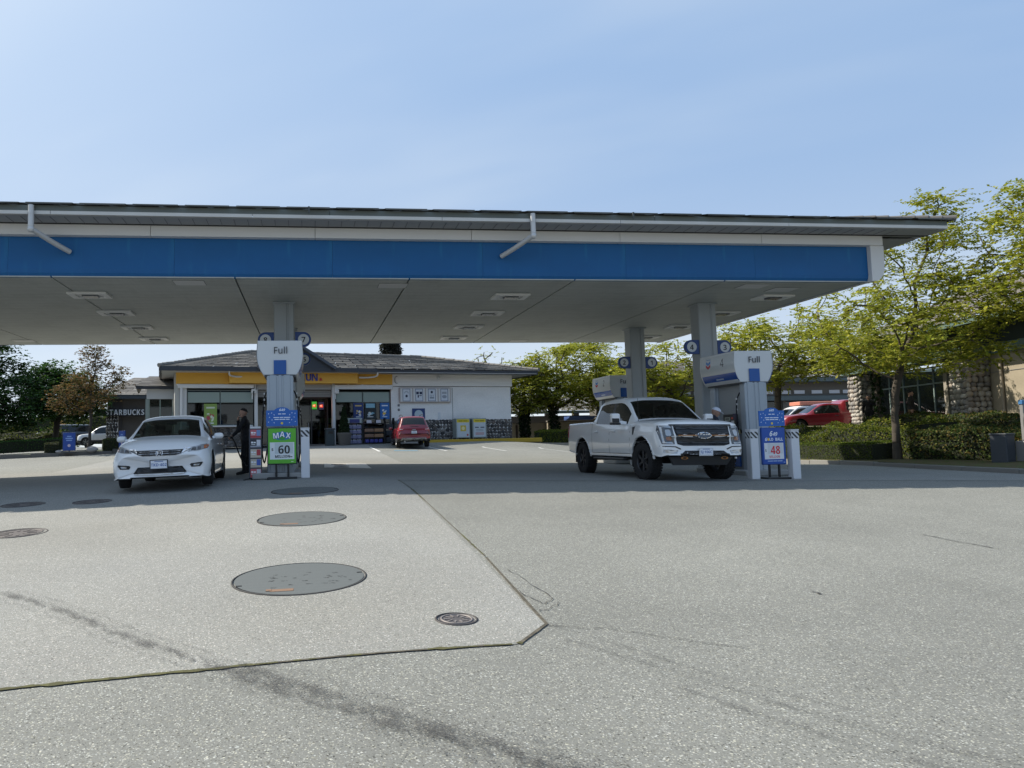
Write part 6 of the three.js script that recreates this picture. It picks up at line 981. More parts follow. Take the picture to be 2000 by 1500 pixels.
    const mi = obj('mirror', [rbox(0.22, 0.24, 0.16, 0.05, q * 1.19, 1.42, 0.80), bar([q * 0.92, 1.30, 0.82], [q * 1.15, 1.33, 0.80], 0.06, 0.08)], pm, t); obj('mirror_trim', rbox(0.18, 0.1, 0.02, 0.01, q * 1.21, 1.37, 0.885), carMats.trim, mi); obj('mirror_base', rbox(0.23, 0.05, 0.165, 0.02, q * 1.19, 1.29, 0.80), carMats.trim, mi);
  }
  // front: framed black grille between C-shaped lamps
  const dk = mat(lin(0.02, 0.021, 0.023), 0.4), g2 = mat(lin(0.04, 0.042, 0.045), 0.45);
  P('bonnet_lip', rrect(-0.72, 1.205, 0.72, 1.235, 0.01), 'front', g2, 0.012);
  const gr = P('grille', [[-0.60, 0.80], [-0.64, 1.20], [0.64, 1.20], [0.60, 0.80], [0.46, 0.765], [-0.46, 0.765]], 'front', dk, 0.006);
  for (const y of [0.835, 0.935, 1.045, 1.15]) P('grille_bar', strokePts([[-0.60, y], [0.60, y]], 0.042), 'front', g2, 0.022, gr);
  const or = mat(lin(0.42, 0.17, 0.04), 0.5); P('orange_stripe', strokePts([[-0.58, 0.992], [-0.15, 0.992]], 0.02), 'front', or, 0.028, gr); P('orange_stripe', strokePts([[0.15, 0.992], [0.58, 0.992]], 0.02), 'front', or, 0.028, gr);
  const ov = (rx, ry) => Array.from({ length: 28 }, (_, i) => [Math.cos(i / 28 * 6.283) * rx, 0.99 + Math.sin(i / 28 * 6.283) * ry]);
  P('emblem_rim', ov(0.165, 0.075), 'front', M.chrome, 0.034, gr); P('emblem', ov(0.145, 0.058), 'front', mat(lin(0.09, 0.11, 0.14), 0.3), 0.040, gr);
  obj('emblem_word', put(text3('Ford', 0.075, 0.012), -0.10, 0.957, 2.735), M.chrome, gr);
  for (const s of [-1, 1]) {
    const fx = (pts) => (s > 0 ? pts : mirrorPts(pts));
    const hl = P('headlight', fx([[0.66, 0.80], [0.66, 1.20], [0.93, 1.21], [0.955, 1.10], [0.92, 0.80]]), 'front', mat(lin(0.07, 0.075, 0.08), 0.12, { clearcoat: 1 }), 0.008);
    P('lamp_surround', fx(strokePts([[0.70, 1.175], [0.90, 1.18], [0.885, 0.83], [0.70, 0.825]], 0.045)), 'front', carMats.lamp, 0.016, hl); P('projector', fx(rrect(0.72, 0.98, 0.83, 1.12, 0.03)), 'front', carMats.lamp, 0.016, hl); P('reflector', fx(rrect(0.72, 0.88, 0.83, 0.96, 0.02)), 'front', mat(lin(0.25, 0.09, 0.03), 0.2, { clearcoat: 1 }), 0.016, hl);
    P('fog_lamp', fx([[0.62, 0.60], [0.60, 0.665], [0.90, 0.69], [0.90, 0.62]]), 'front', carMats.lamp, 0.008);
    P('bumper_notch', fx([[0.52, 0.70], [0.64, 0.755], [0.95, 0.765], [0.95, 0.745], [0.66, 0.735], [0.54, 0.68]]), 'front', carMats.trim, 0.004);
    const th = P('tow_hook_recess', fx(rrect(0.36, 0.545 - 0.0, 0.56, 0.60, 0.015)), 'front', carMats.trim, 0.02); obj('tow_hook', put(new THREE.TorusGeometry(0.05, 0.014, 8, 18), s * 0.46, 0.50, 2.72, 0, 0, 0, [1.3, 0.5, 1]), or, th);
  }
  P('bumper_insert', [[-0.55, 0.575], [-0.44, 0.66], [0.44, 0.66], [0.55, 0.575]], 'front', carMats.trim, 0.010);
  obj('skid_plate', [put(extrude([[-0.62, 0], [0.62, 0], [0.74, 0.2], [-0.74, 0.2]], 0.04, 0.01), 0, 0.36, 2.48, 0.25)], g2, t);
  const np = obj('number_plate', rbox(0.32, 0.18, 0.02, 0.01, 0, 0.635, 2.79), M.whitePaint, t); obj('plate_print', put(new THREE.PlaneGeometry(0.305, 0.152), 0, 0.637, 2.802), mat(0xffffff, 0.4, { map: plateTex('SJ·106C') }), np);
  const rm = mat(lin(0.045, 0.046, 0.05), 0.4, { metalness: 0.6 });
  for (const s of [-1, 1]) { wheel(t, s * 0.865, wy, wz, wy, 0.285, 0.245, { spokes: 6, twin: true, sw: 0.035, mat: rm, tread: true }, 0.10); wheel(t, s * 0.865, wy, wr, wy, 0.285, 0.245, { spokes: 6, twin: true, sw: 0.035, mat: rm, tread: true }); }
  seats(t, [[0.2, 2], [-0.7, 1]], 0.86, 0.42);
  obj('dashboard', rbox(1.62, 0.28, 0.42, 0.06, 0, 1.22, 0.98), carMats.lining, t); obj('steering_wheel', put(new THREE.TorusGeometry(0.19, 0.018, 8, 28), 0.42, 1.36, 0.66, -0.35), carMats.lining, t);
  obj('cabin_floor', [box(1.7, 0.04, 2.3, 0, 0.66, 0), box(0.03, 0.58, 2.2, 0.90, 0.95, 0), box(0.03, 0.58, 2.2, -0.90, 0.95, 0), box(1.6, 0.75, 0.05, 0, 1.0, -1.15)], carMats.lining, t);
  obj('chassis', [box(0.9, 0.16, 5.2, 0, 0.5, -0.2), box(1.5, 0.12, 0.12, 0, 0.42, wr), box(1.5, 0.12, 0.12, 0, 0.42, wz), box(0.5, 0.3, 0.6, 0, 0.52, 1.4)], carMats.under, t);
  obj('aerial', cyl(0.006, 0.004, 0.55, -0.86, 1.6, 1.36, 0.08, 0, 0.05, 6), carMats.trim, t);
}
// ---- a simpler body for parked cars farther off
function smallCar(o) {
  const t = thing(o.name, o.label, o.category, [o.x, o.y, -o.d], o.turn, o.group), q = o.spec, L = loftCar(q), pm = paint(o.color), full = new THREE.Mesh(L.full, new THREE.MeshBasicMaterial({ side: THREE.DoubleSide })); full.updateMatrixWorld();
  const map = { body: ['body', pm], under: ['underbody', carMats.under], windscreen: ['windscreen', carMats.glass], rear_window: ['rear_window', carMats.privacy], wL: ['side_window', o.dark ? carMats.privacy : carMats.glass], wR: ['side_window', o.dark ? carMats.privacy : carMats.glass], ...Object.fromEntries(['trL', 'trR', 'tsL', 'tsR'].map((k) => [k, ['pillar_trim', carMats.trim]])), ...Object.fromEntries(['w2L', 'w2R', 'w3L', 'w3R'].map((k) => [k, ['side_window', o.dark ? carMats.privacy : carMats.glass]])), roof: ['roof', o.roofMat || pm], dFL: ['door', pm], dFR: ['door', pm], dRL: ['door', pm], dRR: ['door', pm], clad: ['cladding', carMats.trim], bonnet: ['bonnet', pm] };
  for (const [k, g] of Object.entries(L)) if (map[k]) obj(map[k][0], g, map[k][1], t);
  const rimM = mat(lin(0.34, 0.35, 0.36), 0.35, { metalness: 0.7 });
  for (const w of q.wheels) for (const s of [-1, 1]) wheel(t, s * (o.track || 0.78), w.y, w.z, w.y, 0.23, w.y * 0.66, { spokes: 5, twin: true, sw: 0.05, mat: o.rim || rimM });
  const w = o.cab || [-1.2, 0.9]; obj('cabin_floor', [box(1.5, 0.04, w[1] - w[0], 0, 0.45, (w[0] + w[1]) / 2), ...[1, -1].map((s) => box(0.03, 0.5, w[1] - w[0], s * 0.82, 0.7, (w[0] + w[1]) / 2)), rbox(1.4, 0.2, 0.4, 0.05, 0, (o.dash || 0.95), w[1])], carMats.lining, t);
  seats(t, o.seats || [[0.1, 2], [-0.8, 1]], o.sy || 0.58, 0.36);
  const P = (name, pts, axis, m, proud = 0.008, par = t) => obj(name, surfacePatch(full, pts, axis, proud), m, par);
  for (const s of [-1, 1]) { const m = o.mirror; if (m) obj('mirror', put(sph(0.12, 0, 0, 0, [0.9, 0.75, 0.6], 14), s * m[0], m[1], m[2]), o.mirrorMat || pm, t); }
  o.more && o.more(t, P, pm, full); return t;
}
const suvSpec = (k = {}) => ({
  top: [[-2.26, 0.72], [-2.24, 0.98], [-2.20, 1.06], [-2.12, 1.20], [-1.86, 1.585], [-1.70, 1.655], [-1.0, 1.69], [0, 1.68], [0.3, 1.63], [0.45, 1.57], [1.12, 1.10], [1.2, 1.07], [1.8, 1.0], [2.1, 0.92], [2.2, 0.82], [2.25, 0.68]],
  belt: [[-2.26, 0.70], [-2.22, 0.98], [-2.0, 1.06], [-1, 1.03], [1.0, 0.98], [1.8, 0.92], [2.1, 0.84], [2.25, 0.64]],
  wBelt: [[-2.26, 0.70], [-2.2, 0.77], [-1.9, 0.83], [0, 0.86], [1.2, 0.85], [1.9, 0.80], [2.15, 0.72], [2.25, 0.6]],
  wMid: [[-2.26, 0.80], [-2.18, 0.88], [-1.9, 0.915], [0, 0.92], [1.5, 0.915], [2.0, 0.87], [2.2, 0.76], [2.25, 0.66]],
  wRail: [[-2.2, 0.72], [-1.86, 0.60], [-1.2, 0.60], [0.3, 0.60], [1.12, 0.72], [2.2, 0.6]], low: [[-2.26, 0.44], [-2.15, 0.36], [-1.9, 0.30], [1.9, 0.30], [2.2, 0.30], [2.25, 0.36]],
  drop: [[-2.3, 0.03], [-1.8, 0.05], [0.4, 0.05], [2.3, 0.05]], wellDepth: 0.28, tuck: 0.04, wheels: [{ z: 1.40, y: 0.35, R: 0.40 }, { z: -1.30, y: 0.35, R: 0.40 }],
  stations: [-2.26, -2.24, -2.2, -2.12, -1.86, -1.75, -1.12, -1.05, -0.3, -0.22, 0.45, 0.62, 0.8, 1.12, 1.2, 2.1, 2.2, 2.25],
  deform: (X, y, z) => { const f = clamp((z - 1.6) / 0.65), r = clamp((-z - 1.7) / 0.55); return [X, y, z - f * f * 0.26 * Math.pow(Math.abs(X) / 0.9, 2.2) + r * r * 0.12 * Math.pow(Math.abs(X) / 0.9, 2.4)]; },
  classify: (zone, z, side, y, h) => {
    if (zone === 'under') return 'under';
    if (zone === 'top') { if (z > 0.45 && z < 1.12) return 'windscreen'; if (z < -1.84 && z > -2.13) return 'rear_window'; if (z > -1.84 && z < 0.45) return 'roof'; if (z > 1.2 && z < 2.1) return 'bonnet'; return 'body'; }
    if (zone === 'glassband' && h < 5) { if (z > -0.22 && z < 0.8) return side > 0 ? 'wL' : 'wR'; if (z > -1.05 && z < -0.3) return side > 0 ? 'w2L' : 'w2R'; if (z > -1.75 && z < -1.12) return side > 0 ? 'w3L' : 'w3R'; if (z > -1.13 && z < -1.04) return side > 0 ? 'trL' : 'trR'; if (z > -0.31 && z < -0.2) return side > 0 ? 'tsL' : 'tsR'; }
    if (zone === 'side') { if (y < 0.44) return 'clad'; if (z > -0.26 && z < 0.9) return side > 0 ? 'dFL' : 'dFR'; if (z > -1.0 && z < -0.26) return side > 0 ? 'dRL' : 'dRR'; }
    return 'body';
  }, ...k });
// red car parked nose-in at the shop
smallCar({ name: 'compact_suv', label: 'red compact suv parked nose-in at the white shop wall', category: 'car', x: 5.65, d: 41.6, y: ground(5.65, 41.6), turn: Math.PI - 0.03, color: lin(0.19, 0.004, 0.014), spec: suvSpec(), dark: true, mirror: [1.0, 1.05, 0.7],
  more: (t, P, pm, full) => {
    for (const s of [-1, 1]) { const f = (p) => (s > 0 ? p : mirrorPts(p)); const l = P('tail_lamp', f([[0.56, 0.90], [0.58, 0.99], [0.84, 1.05], [0.88, 0.94], [0.84, 0.88]]), 'rear', carMats.redLamp, 0.012); P('reverse_lamp', f([[0.60, 0.93], [0.60, 0.965], [0.78, 0.99], [0.78, 0.95]]), 'rear', carMats.lamp, 0.018, l); P('reflector', f(rrect(0.70, 0.50, 0.84, 0.54, 0.01)), 'rear', carMats.redLamp, 0.012); }
    const b = P('rear_valance', [[-0.72, 0.36], [-0.64, 0.50], [0.64, 0.50], [0.72, 0.36]], 'rear', mat(lin(0.30, 0.32, 0.32), 0.45), 0.012); P('bumper_base', [[-0.84, 0.30], [-0.84, 0.42], [0.84, 0.42], [0.84, 0.30]], 'rear', carMats.trim, 0.008);
    const np = obj('number_plate', rbox(0.31, 0.16, 0.02, 0.008, 0, 0.80, -2.27), carMats.trim, t); obj('plate_print', put(new THREE.PlaneGeometry(0.29, 0.14), 0, 0.80, -2.282, 0, Math.PI), mat(0xffffff, 0.4, { map: plateTex('') }), np);
    P('badge', rrect(-0.09, 0.905, 0.09, 0.955, 0.02), 'rear', mat(lin(0.3, 0.33, 0.36), 0.3, { metalness: 0.5 }), 0.012); obj('roof_rail', [1, -1].map((s) => tube([[s * 0.56, 1.69, 0.1], [s * 0.57, 1.735, -0.1], [s * 0.57, 1.735, -1.5], [s * 0.55, 1.66, -1.7]], 0.018, 6)), carMats.trim, t, { kind: 'stuff' });
    P('wiper', strokePts([[-0.25, 1.1], [0.2, 1.13]], 0.02), 'rear', carMats.trim, 0.02); obj('exhaust', put(cyl(0.04, 0.04, 0.12, 0.5, 0.30, -2.18, Math.PI / 2), 0, 0, 0), M.steel, t);
  } });
// white crossover behind the sedan, at the coffee shop
smallCar({ name: 'crossover', label: 'white crossover parked side-on beyond the planted island', category: 'car', x: -17.2, d: 63, y: ground(-17.2, 63) + 0.35, turn: Math.PI / 2 + 0.06 + Math.PI, color: lin(0.66, 0.68, 0.70), spec: suvSpec(), dark: true, mirror: [1.0, 1.05, 0.7],
  more: (t, P) => { for (const s of [-1, 1]) P('tail_lamp', rrect(s > 0 ? 0.5 : -0.86, 0.9, s > 0 ? 0.86 : -0.5, 1.02, 0.02), 'rear', carMats.redLamp); } });
// black boxy off-roader
{
  const spec = suvSpec({
    top: [[-2.2, 0.9], [-2.18, 1.5], [-2.12, 1.74], [-2.0, 1.79], [0.3, 1.80], [0.5, 1.74], [0.78, 1.20], [0.84, 1.17], [2.0, 1.12], [2.1, 1.05], [2.14, 0.9]], belt: [[-2.2, 0.85], [-2.1, 1.14], [0.8, 1.10], [2.0, 1.05], [2.14, 0.85]],
    wRail: [[-2.2, 0.74], [-2.0, 0.74], [0.4, 0.72], [0.8, 0.76], [2.2, 0.6]], wheels: [{ z: 1.32, y: 0.40, R: 0.47 }, { z: -1.35, y: 0.40, R: 0.47 }], low: [[-2.2, 0.5], [2.14, 0.5]],
    stations: [-2.2, -2.18, -2.12, -2.0, -1.95, -1.1, -1.0, -0.2, -0.1, 0.5, 0.62, 0.78, 0.84, 2.0, 2.1, 2.14], deform: null });
  smallCar({ name: 'off_road_car', label: 'black boxy off-road car parked beyond the dark hedge', category: 'car', x: -21.2, d: 64, y: ground(-21.2, 64) + 0.42, turn: -1.15, color: lin(0.014, 0.015, 0.016), spec, dark: true, mirror: [1.02, 1.2, 0.6], dash: 1.1, sy: 0.75,
    more: (t, P) => { for (const s of [-1, 1]) P('headlight', Array.from({ length: 14 }, (_, i) => [s * 0.55 + Math.cos(i / 14 * 6.283) * 0.1, 0.9 + Math.sin(i / 14 * 6.283) * 0.1]), 'front', carMats.lamp, 0.02); P('grille', rrect(-0.4, 0.78, 0.4, 1.0, 0.02), 'front', carMats.trim, 0.012); } });
}
// red pickup with a canopy on its bed, in the raised lot on the right
{
  const spec = suvSpec({
    top: [[-2.75, 0.95], [-2.73, 1.6], [-2.62, 1.80], [-2.4, 1.86], [-0.9, 1.85], [-0.72, 1.80], [-0.60, 1.66], [-0.57, 1.64], [0.0, 1.68], [0.4, 1.65], [0.6, 1.56], [1.25, 1.14], [1.35, 1.10], [2.2, 1.04], [2.5, 0.98], [2.62, 0.86], [2.68, 0.7]],
    belt: [[-2.75, 0.92], [-2.7, 1.10], [-0.6, 1.08], [1.2, 1.03], [2.3, 0.96], [2.55, 0.86], [2.68, 0.66]], wBelt: [[-2.75, 0.84], [-2.6, 0.87], [0, 0.87], [1.4, 0.86], [2.3, 0.84], [2.6, 0.74], [2.68, 0.62]], wMid: [[-2.75, 0.88], [-2.6, 0.92], [0, 0.92], [1.6, 0.93], [2.4, 0.9], [2.62, 0.8], [2.68, 0.7]],
    wRail: [[-2.75, 0.70], [-2.4, 0.68], [-0.8, 0.68], [-0.55, 0.62], [0.5, 0.62], [1.25, 0.76], [2.6, 0.6]], low: [[-2.75, 0.5], [-2.4, 0.42], [2.3, 0.42], [2.68, 0.44]], wheels: [{ z: 1.72, y: 0.38, R: 0.44 }, { z: -1.55, y: 0.38, R: 0.44 }],
    stations: [-2.75, -2.73, -2.62, -2.4, -2.2, -1.55, -1.47, -0.95, -0.72, -0.62, -0.57, -0.45, 0.45, 0.6, 0.75, 0.9, 1.25, 1.35, 2.5, 2.62, 2.68],
    classify: (zone, z, side, y, h) => { if (zone === 'under') return 'under'; if (zone === 'top') { if (z > 0.6 && z < 1.25) return 'windscreen'; if (z > -0.6 && z < 0.6) return 'roof'; if (z > 1.35 && z < 2.5) return 'bonnet'; return 'body'; } if (zone === 'glassband' && h < 5) { if (z > -0.45 && z < 0.95) return side > 0 ? 'wL' : 'wR'; if (z > -1.47 && z < -0.8 && h > 1) return side > 0 ? 'w2L' : 'w2R'; if (z > -2.3 && z < -1.55 && h > 1) return side > 0 ? 'w3L' : 'w3R'; } if (zone === 'side' && z > -0.45 && z < 1.1) return side > 0 ? 'dFL' : 'dFR'; return 'body'; } });
  smallCar({ name: 'canopied_pickup', label: 'red pickup with a matching red bed canopy behind the hedge', category: 'pickup truck', x: 29.3, d: 42.2, y: 1.42, turn: -Math.PI / 2 - 0.22, color: lin(0.24, 0.008, 0.018), spec, dark: true, mirror: [1.02, 1.14, 0.85], mirrorMat: carMats.trim, seats: [[0.1, 2]], cab: [-0.5, 1.0],
    more: (t, P) => { for (const s of ['left', 'right']) { P('side_stripe', rrect(-2.6, 1.085, -0.55, 1.11, 0.01), s, mat(lin(0.45, 0.2, 0.2), 0.4)); P('handle', rrect(-0.35, 0.93, -0.15, 0.965, 0.01), s, M.chrome); } } });
}
// white van with an orange roof behind it
{
  const spec = suvSpec({
    top: [[-2.6, 1.0], [-2.58, 1.8], [-2.5, 1.93], [0.4, 1.95], [0.8, 1.88], [1.0, 1.75], [1.75, 1.16], [1.85, 1.12], [2.3, 1.02], [2.42, 0.9], [2.46, 0.7]], belt: [[-2.6, 0.95], [-2.5, 1.18], [1.0, 1.12], [2.0, 1.0], [2.46, 0.66]], wRail: [[-2.6, 0.80], [0.8, 0.78], [1.75, 0.78], [2.46, 0.6]],
    wheels: [{ z: 1.6, y: 0.34, R: 0.4 }, { z: -1.5, y: 0.34, R: 0.4 }], stations: [-2.6, -2.58, -2.5, 0.3, 0.8, 1.0, 1.2, 1.75, 1.85, 2.3, 2.42, 2.46],
    classify: (zone, z, side, y, h) => { if (zone === 'under') return 'under'; if (zone === 'top') { if (z > 1.0 && z < 1.75) return 'windscreen'; if (z < 0.9 && z > -2.5) return 'roof'; return 'body'; } if (zone === 'railtop' && z < 0.9 && z > -2.5) return 'roof'; if (zone === 'glassband' && h < 5 && z > 0.3 && z < 1.45) return side > 0 ? 'wL' : 'wR'; if (zone === 'side' && z > 0.25 && z < 1.5) return side > 0 ? 'dFL' : 'dFR'; return 'body'; } });
  smallCar({ name: 'delivery_van', label: 'white van with an orange roof board behind the red pickup', category: 'van', x: 33.0, d: 49.5, y: 1.36, turn: -Math.PI / 2 - 0.1, color: lin(0.72, 0.73, 0.74), spec, roofMat: mat(lin(0.66, 0.66, 0.66), 0.5), mirror: [1.0, 1.2, 1.35], seats: [[0.6, 2]], cab: [0, 1.5],
    more: (t, P) => { obj('roof_board', rbox(1.3, 0.24, 2.6, 0.05, 0, 2.10, -0.7), mat(lin(0.60, 0.22, 0.15), 0.5), t); for (const s of ['left', 'right']) P('side_lettering', rrect(-1.2, 1.3, -0.5, 1.45, 0.01), s, mat(lin(0.35, 0.36, 0.4), 0.5)); } });
}
// ---------------------------------------------------------------- trees, hedges
// branches grown towards scattered points inside an uneven crown
function growTree(o) {
  const R = rng(o.seed), clumps = [], [bx, by, bz] = o.base;
  for (let tries = 0; clumps.length < o.clumps && tries < 4000; tries++) {
    const e = o.blobs[Math.floor(R() * o.blobs.length)]; let x, y, z; do { x = R() * 2 - 1; y = R() * 2 - 1; z = R() * 2 - 1; } while (x * x + y * y + z * z > 1);
    const rr = Math.hypot(x, y, z) || 1e-3; const k = Math.pow(rr, 0.45) / rr; // more towards the outside
    const p = V(e[0] + x * k * e[3], e[1] + y * k * e[4], e[2] + z * k * (e[5] ?? e[3])); if (p.y < o.minY) continue;
    if (clumps.some((c) => c.distanceTo(p) < o.gap)) continue; clumps.push(p);
  }
  const nodes = [{ p: V(bx, by, bz), par: -1 }], addN = (p, par) => { nodes.push({ p, par }); return nodes.length - 1; };
  const fork = V(...o.fork); let last = 0; const nT = Math.ceil(fork.distanceTo(nodes[0].p) / 0.35);
  for (let i = 1; i <= nT; i++) { const t = i / nT; last = addN(V(lerp(bx, fork.x, t) + (R() - 0.5) * 0.05, lerp(by, fork.y, t), lerp(bz, fork.z, t) + (R() - 0.5) * 0.05), last); }
  let att = clumps.map((c) => c.clone()); const step = o.step || 0.32, kill = step * 1.5;
  for (let it = 0; it < 90 && att.length; it++) {
    const pull = new Map();
    for (const a of att) { let best = -1, bd = 1e9; for (let i = Math.max(0, nT - 2); i < nodes.length; i++) { const d = nodes[i].p.distanceToSquared(a); if (d < bd) { bd = d; best = i; } } const v = a.clone().sub(nodes[best].p).normalize(); if (pull.has(best)) pull.get(best).add(v); else pull.set(best, v); }
    let grew = false;
    for (const [i, v] of pull) { v.normalize().add(V((R() - 0.5) * 0.35, 0.12 + (R() - 0.5) * 0.3, (R() - 0.5) * 0.35)).normalize(); const p = nodes[i].p.clone().addScaledVector(v, step); if (nodes.some((n) => n.par === i && n.p.distanceTo(p) < step * 0.3)) continue; addN(p, i); grew = true; }
    att = att.filter((a) => !nodes.some((n) => n.p.distanceTo(a) < kill)); if (!grew) break;
  }
  const n = nodes.length, w = new Float32Array(n), kids = Array.from({ length: n }, () => []); for (let i = 1; i < n; i++) kids[nodes[i].par].push(i);
  for (let i = n - 1; i >= 0; i--) { if (!kids[i].length) w[i] = 1; if (i) w[nodes[i].par] += w[i]; }
  const rad = (i) => Math.max(o.twig || 0.009, o.trunkR * Math.pow(w[i] / w[0], 0.5)) * (i < 2 ? 1.25 : 1);
  // chains of nodes become tapered tubes
  const pos = [], frame = (dir) => { const a = Math.abs(dir.y) > 0.9 ? V(1, 0, 0) : V(0, 1, 0), u = a.cross(dir).normalize(); return [u, dir.clone().cross(u)]; };
  for (let i = 1; i < n; i++) {
    const a = nodes[nodes[i].par].p, b = nodes[i].p, ra = Math.min(rad(nodes[i].par), rad(i) * 1.5), rb = rad(i), dir = b.clone().sub(a).normalize(), [u, v] = frame(dir), S = rb > 0.06 ? 9 : rb > 0.02 ? 6 : 4;
    for (let k = 0; k < S; k++) { const q = (c, r, t) => { const ang = t / S * 6.2832, kk = r * (1 + (r > 0.05 ? 0.14 * (noise3(c.x * 9, c.y * 5, t * 2) - 0.5) : 0)); return c.clone().addScaledVector(u, Math.cos(ang) * kk).addScaledVector(v, Math.sin(ang) * kk); }; const A = q(a, ra, k), B = q(a, ra, k + 1), C = q(b, rb, k + 1), D = q(b, rb, k); for (const p of [A, B, C, A, C, D]) pos.push(p.x, p.y, p.z); }
  }
  const bark = soup(pos); bark.deleteAttribute('normal'); bark.deleteAttribute('uv'); const bg = mergeVertices(bark, 1e-3); bg.computeVertexNormals();
  // leaves: flat sprays round each clump and along the outer twigs
  const lp = [], lc = [], sites = clumps.map((c) => [c, 1]); for (let i = nT; i < n; i++) if (w[i] <= 3) sites.push([nodes[i].p, 0.55]);
  const total = sites.reduce((s, q) => s + q[1], 0), leaf = (p, s, dir, tone) => {
    const up = V((R() - 0.5) * 1.3, 0.6 + R(), (R() - 0.5) * 1.3).normalize(), side = dir.clone().cross(up).normalize(), c = o.leafCols[Math.floor(R() * o.leafCols.length)], k = tone * (0.75 + 0.5 * R()), l = s * (0.7 + 0.6 * R()), wd = l * (o.leafW || 0.3);
    const A = p, B = p.clone().addScaledVector(dir, l * 0.5).addScaledVector(side, wd).addScaledVector(up, l * 0.06), C = p.clone().addScaledVector(dir, l), D = p.clone().addScaledVector(dir, l * 0.5).addScaledVector(side, -wd).addScaledVector(up, l * 0.06);
    for (const q of [A, B, C, A, C, D]) { lp.push(q.x, q.y, q.z); lc.push(c[0] * k, c[1] * k, c[2] * k); }
  };
  for (const [c, wt] of sites) {
    const m = Math.round(o.leaves * wt / total), tone = 0.9 + 0.2 * R(), fl = o.flat ?? 0.45, r0 = o.spray * (wt === 1 ? 1 : 0.6) * (0.75 + 0.5 * R());
    for (let k = 0; k < m;) {
      let x, y, z; do { x = R() * 2 - 1; y = R() * 2 - 1; z = R() * 2 - 1; } while (x * x + y * y + z * z > 1);
      const s0 = V(c.x + x * r0, c.y + y * r0 * fl, c.z + z * r0), ax = V(x + (R() - 0.5), (R() - 0.65) * 0.5, z + (R() - 0.5)).normalize(); const nl = o.pinnate ? 8 : 3;
      for (let q = 0; q < nl && k < m; q++, k++) { const along = s0.clone().addScaledVector(ax, q * o.leaf * 0.38), out = ax.clone().applyAxisAngle(V(0, 1, 0), (q % 2 ? 1 : -1) * (0.9 + R() * 0.5)); out.y += (R() - 0.6) * 0.5; leaf(along, o.leaf, out.normalize(), tone); }
    }
  }
  const t = thing(o.name, o.label, 'tree', [0, 0, 0], 0, o.group); t.position.copy(site(bx, by, -bz));
  bg.translate(-bx, -by, -bz); const lg = soup(lp, lc); lg.translate(-bx, -by, -bz);
  obj('trunk', bg, o.bark || barkMat, t); obj('crown', lg, leafMat, t);
  if (o.ivy) { const q = [], cc = []; for (let k = 0; k < o.ivy; k++) { const h = R() * (fork.y - by) * 1.05, a = R() * 6.283, rr = o.trunkR * (1.2 + 0.9 * R()), tt = h / (fork.y - by), p = V((fork.x - bx) * tt + Math.cos(a) * rr, h, (fork.z - bz) * tt + Math.sin(a) * rr), u = V(R() - 0.5, R() - 0.5, R() - 0.5).normalize().multiplyScalar(0.09), v = V(R() - 0.5, R() - 0.5, R() - 0.5).normalize().multiplyScalar(0.09), kk = 0.6 + 0.8 * R(); for (const s of [p.clone().sub(u), p.clone().add(v), p.clone().add(u), p.clone().sub(u), p.clone().add(u), p.clone().sub(v)]) { q.push(s.x, s.y, s.z); cc.push(0.02 * kk, 0.042 * kk, 0.014 * kk); } } obj('ivy', soup(q, cc), leafMat, t); }
  return t;
}
const barkTex = dataTex(128, (i, j) => { const v = 120 + 110 * (fbm(i / 7, j / 22, 2, 3) - 0.4); return [v, v * 0.96, v * 0.9]; });
const barkMat = mat(lin(0.075, 0.062, 0.048), 0.95), barkDark = mat(lin(0.05, 0.045, 0.04), 0.95), leafMat = mat(0xffffff, 0.9, { vertexColors: true, transmission: 0.42, thickness: 0, specularIntensity: 0.25 });
const locust = [[0.30, 0.32, 0.026], [0.36, 0.37, 0.034], [0.25, 0.285, 0.026], [0.40, 0.385, 0.055], [0.19, 0.235, 0.022]];
const LG = 'honey locust trees along the right-hand side', L = { name: 'locust_tree', leafCols: locust, pinnate: true, leaf: 0.12, leafW: 0.34, spray: 0.52, flat: 0.42, gap: 0.42, group: LG };
growTree({ ...L, label: 'tall locust tree in front of the stone-pillared building, its forked trunk by the hedge', seed: 3, base: [21.05, 0.22, -26.7], fork: [21.1, 2.5, -26.7], trunkR: 0.125, minY: 2.9, clumps: 189, leaves: 26547, blobs: [[21.3, 5.2, -26.9, 3.0, 1.9], [20.6, 4.6, -26.4, 2.6, 1.4], [22.6, 7.2, -27.0, 1.9, 2.0], [23.5, 8.9, -27.0, 0.95, 1.35], [22.8, 4.0, -26.7, 2.2, 0.7]] });
growTree({ ...L, label: 'locust tree at the right edge of the picture, crown cut by the frame', seed: 5, base: [25.4, 0.9, -24.6], fork: [25.3, 3.4, -24.6], trunkR: 0.13, minY: 4.4, clumps: 138, leaves: 21862, blobs: [[25.0, 7.0, -24.6, 2.9, 2.3], [24.0, 6.0, -24.2, 2.2, 1.3], [24.3, 8.4, -24.6, 1.2, 1.3]] });
growTree({ ...L, label: 'locust tree behind the right dispenser, forking low behind the hedge', seed: 7, base: [24.1, 1.25, -38], fork: [24.0, 2.9, -38], trunkR: 0.15, minY: 3.4, clumps: 149, leaves: 23424, leaf: 0.14, blobs: [[24.4, 5.8, -38, 3.3, 2.1], [23.0, 5.3, -37.5, 2.4, 1.7], [26.2, 5.4, -38, 2.2, 1.5]] });
growTree({ ...L, label: 'thin ivy-clad locust tree beside the far stone pillar', seed: 9, base: [25.6, 1.3, -33.2], fork: [25.4, 4.0, -33.2], trunkR: 0.10, minY: 4.0, clumps: 80, leaves: 12492, ivy: 260, blobs: [[25.4, 5.6, -33.2, 2.4, 1.5], [24.6, 4.8, -33, 1.6, 0.9]] });
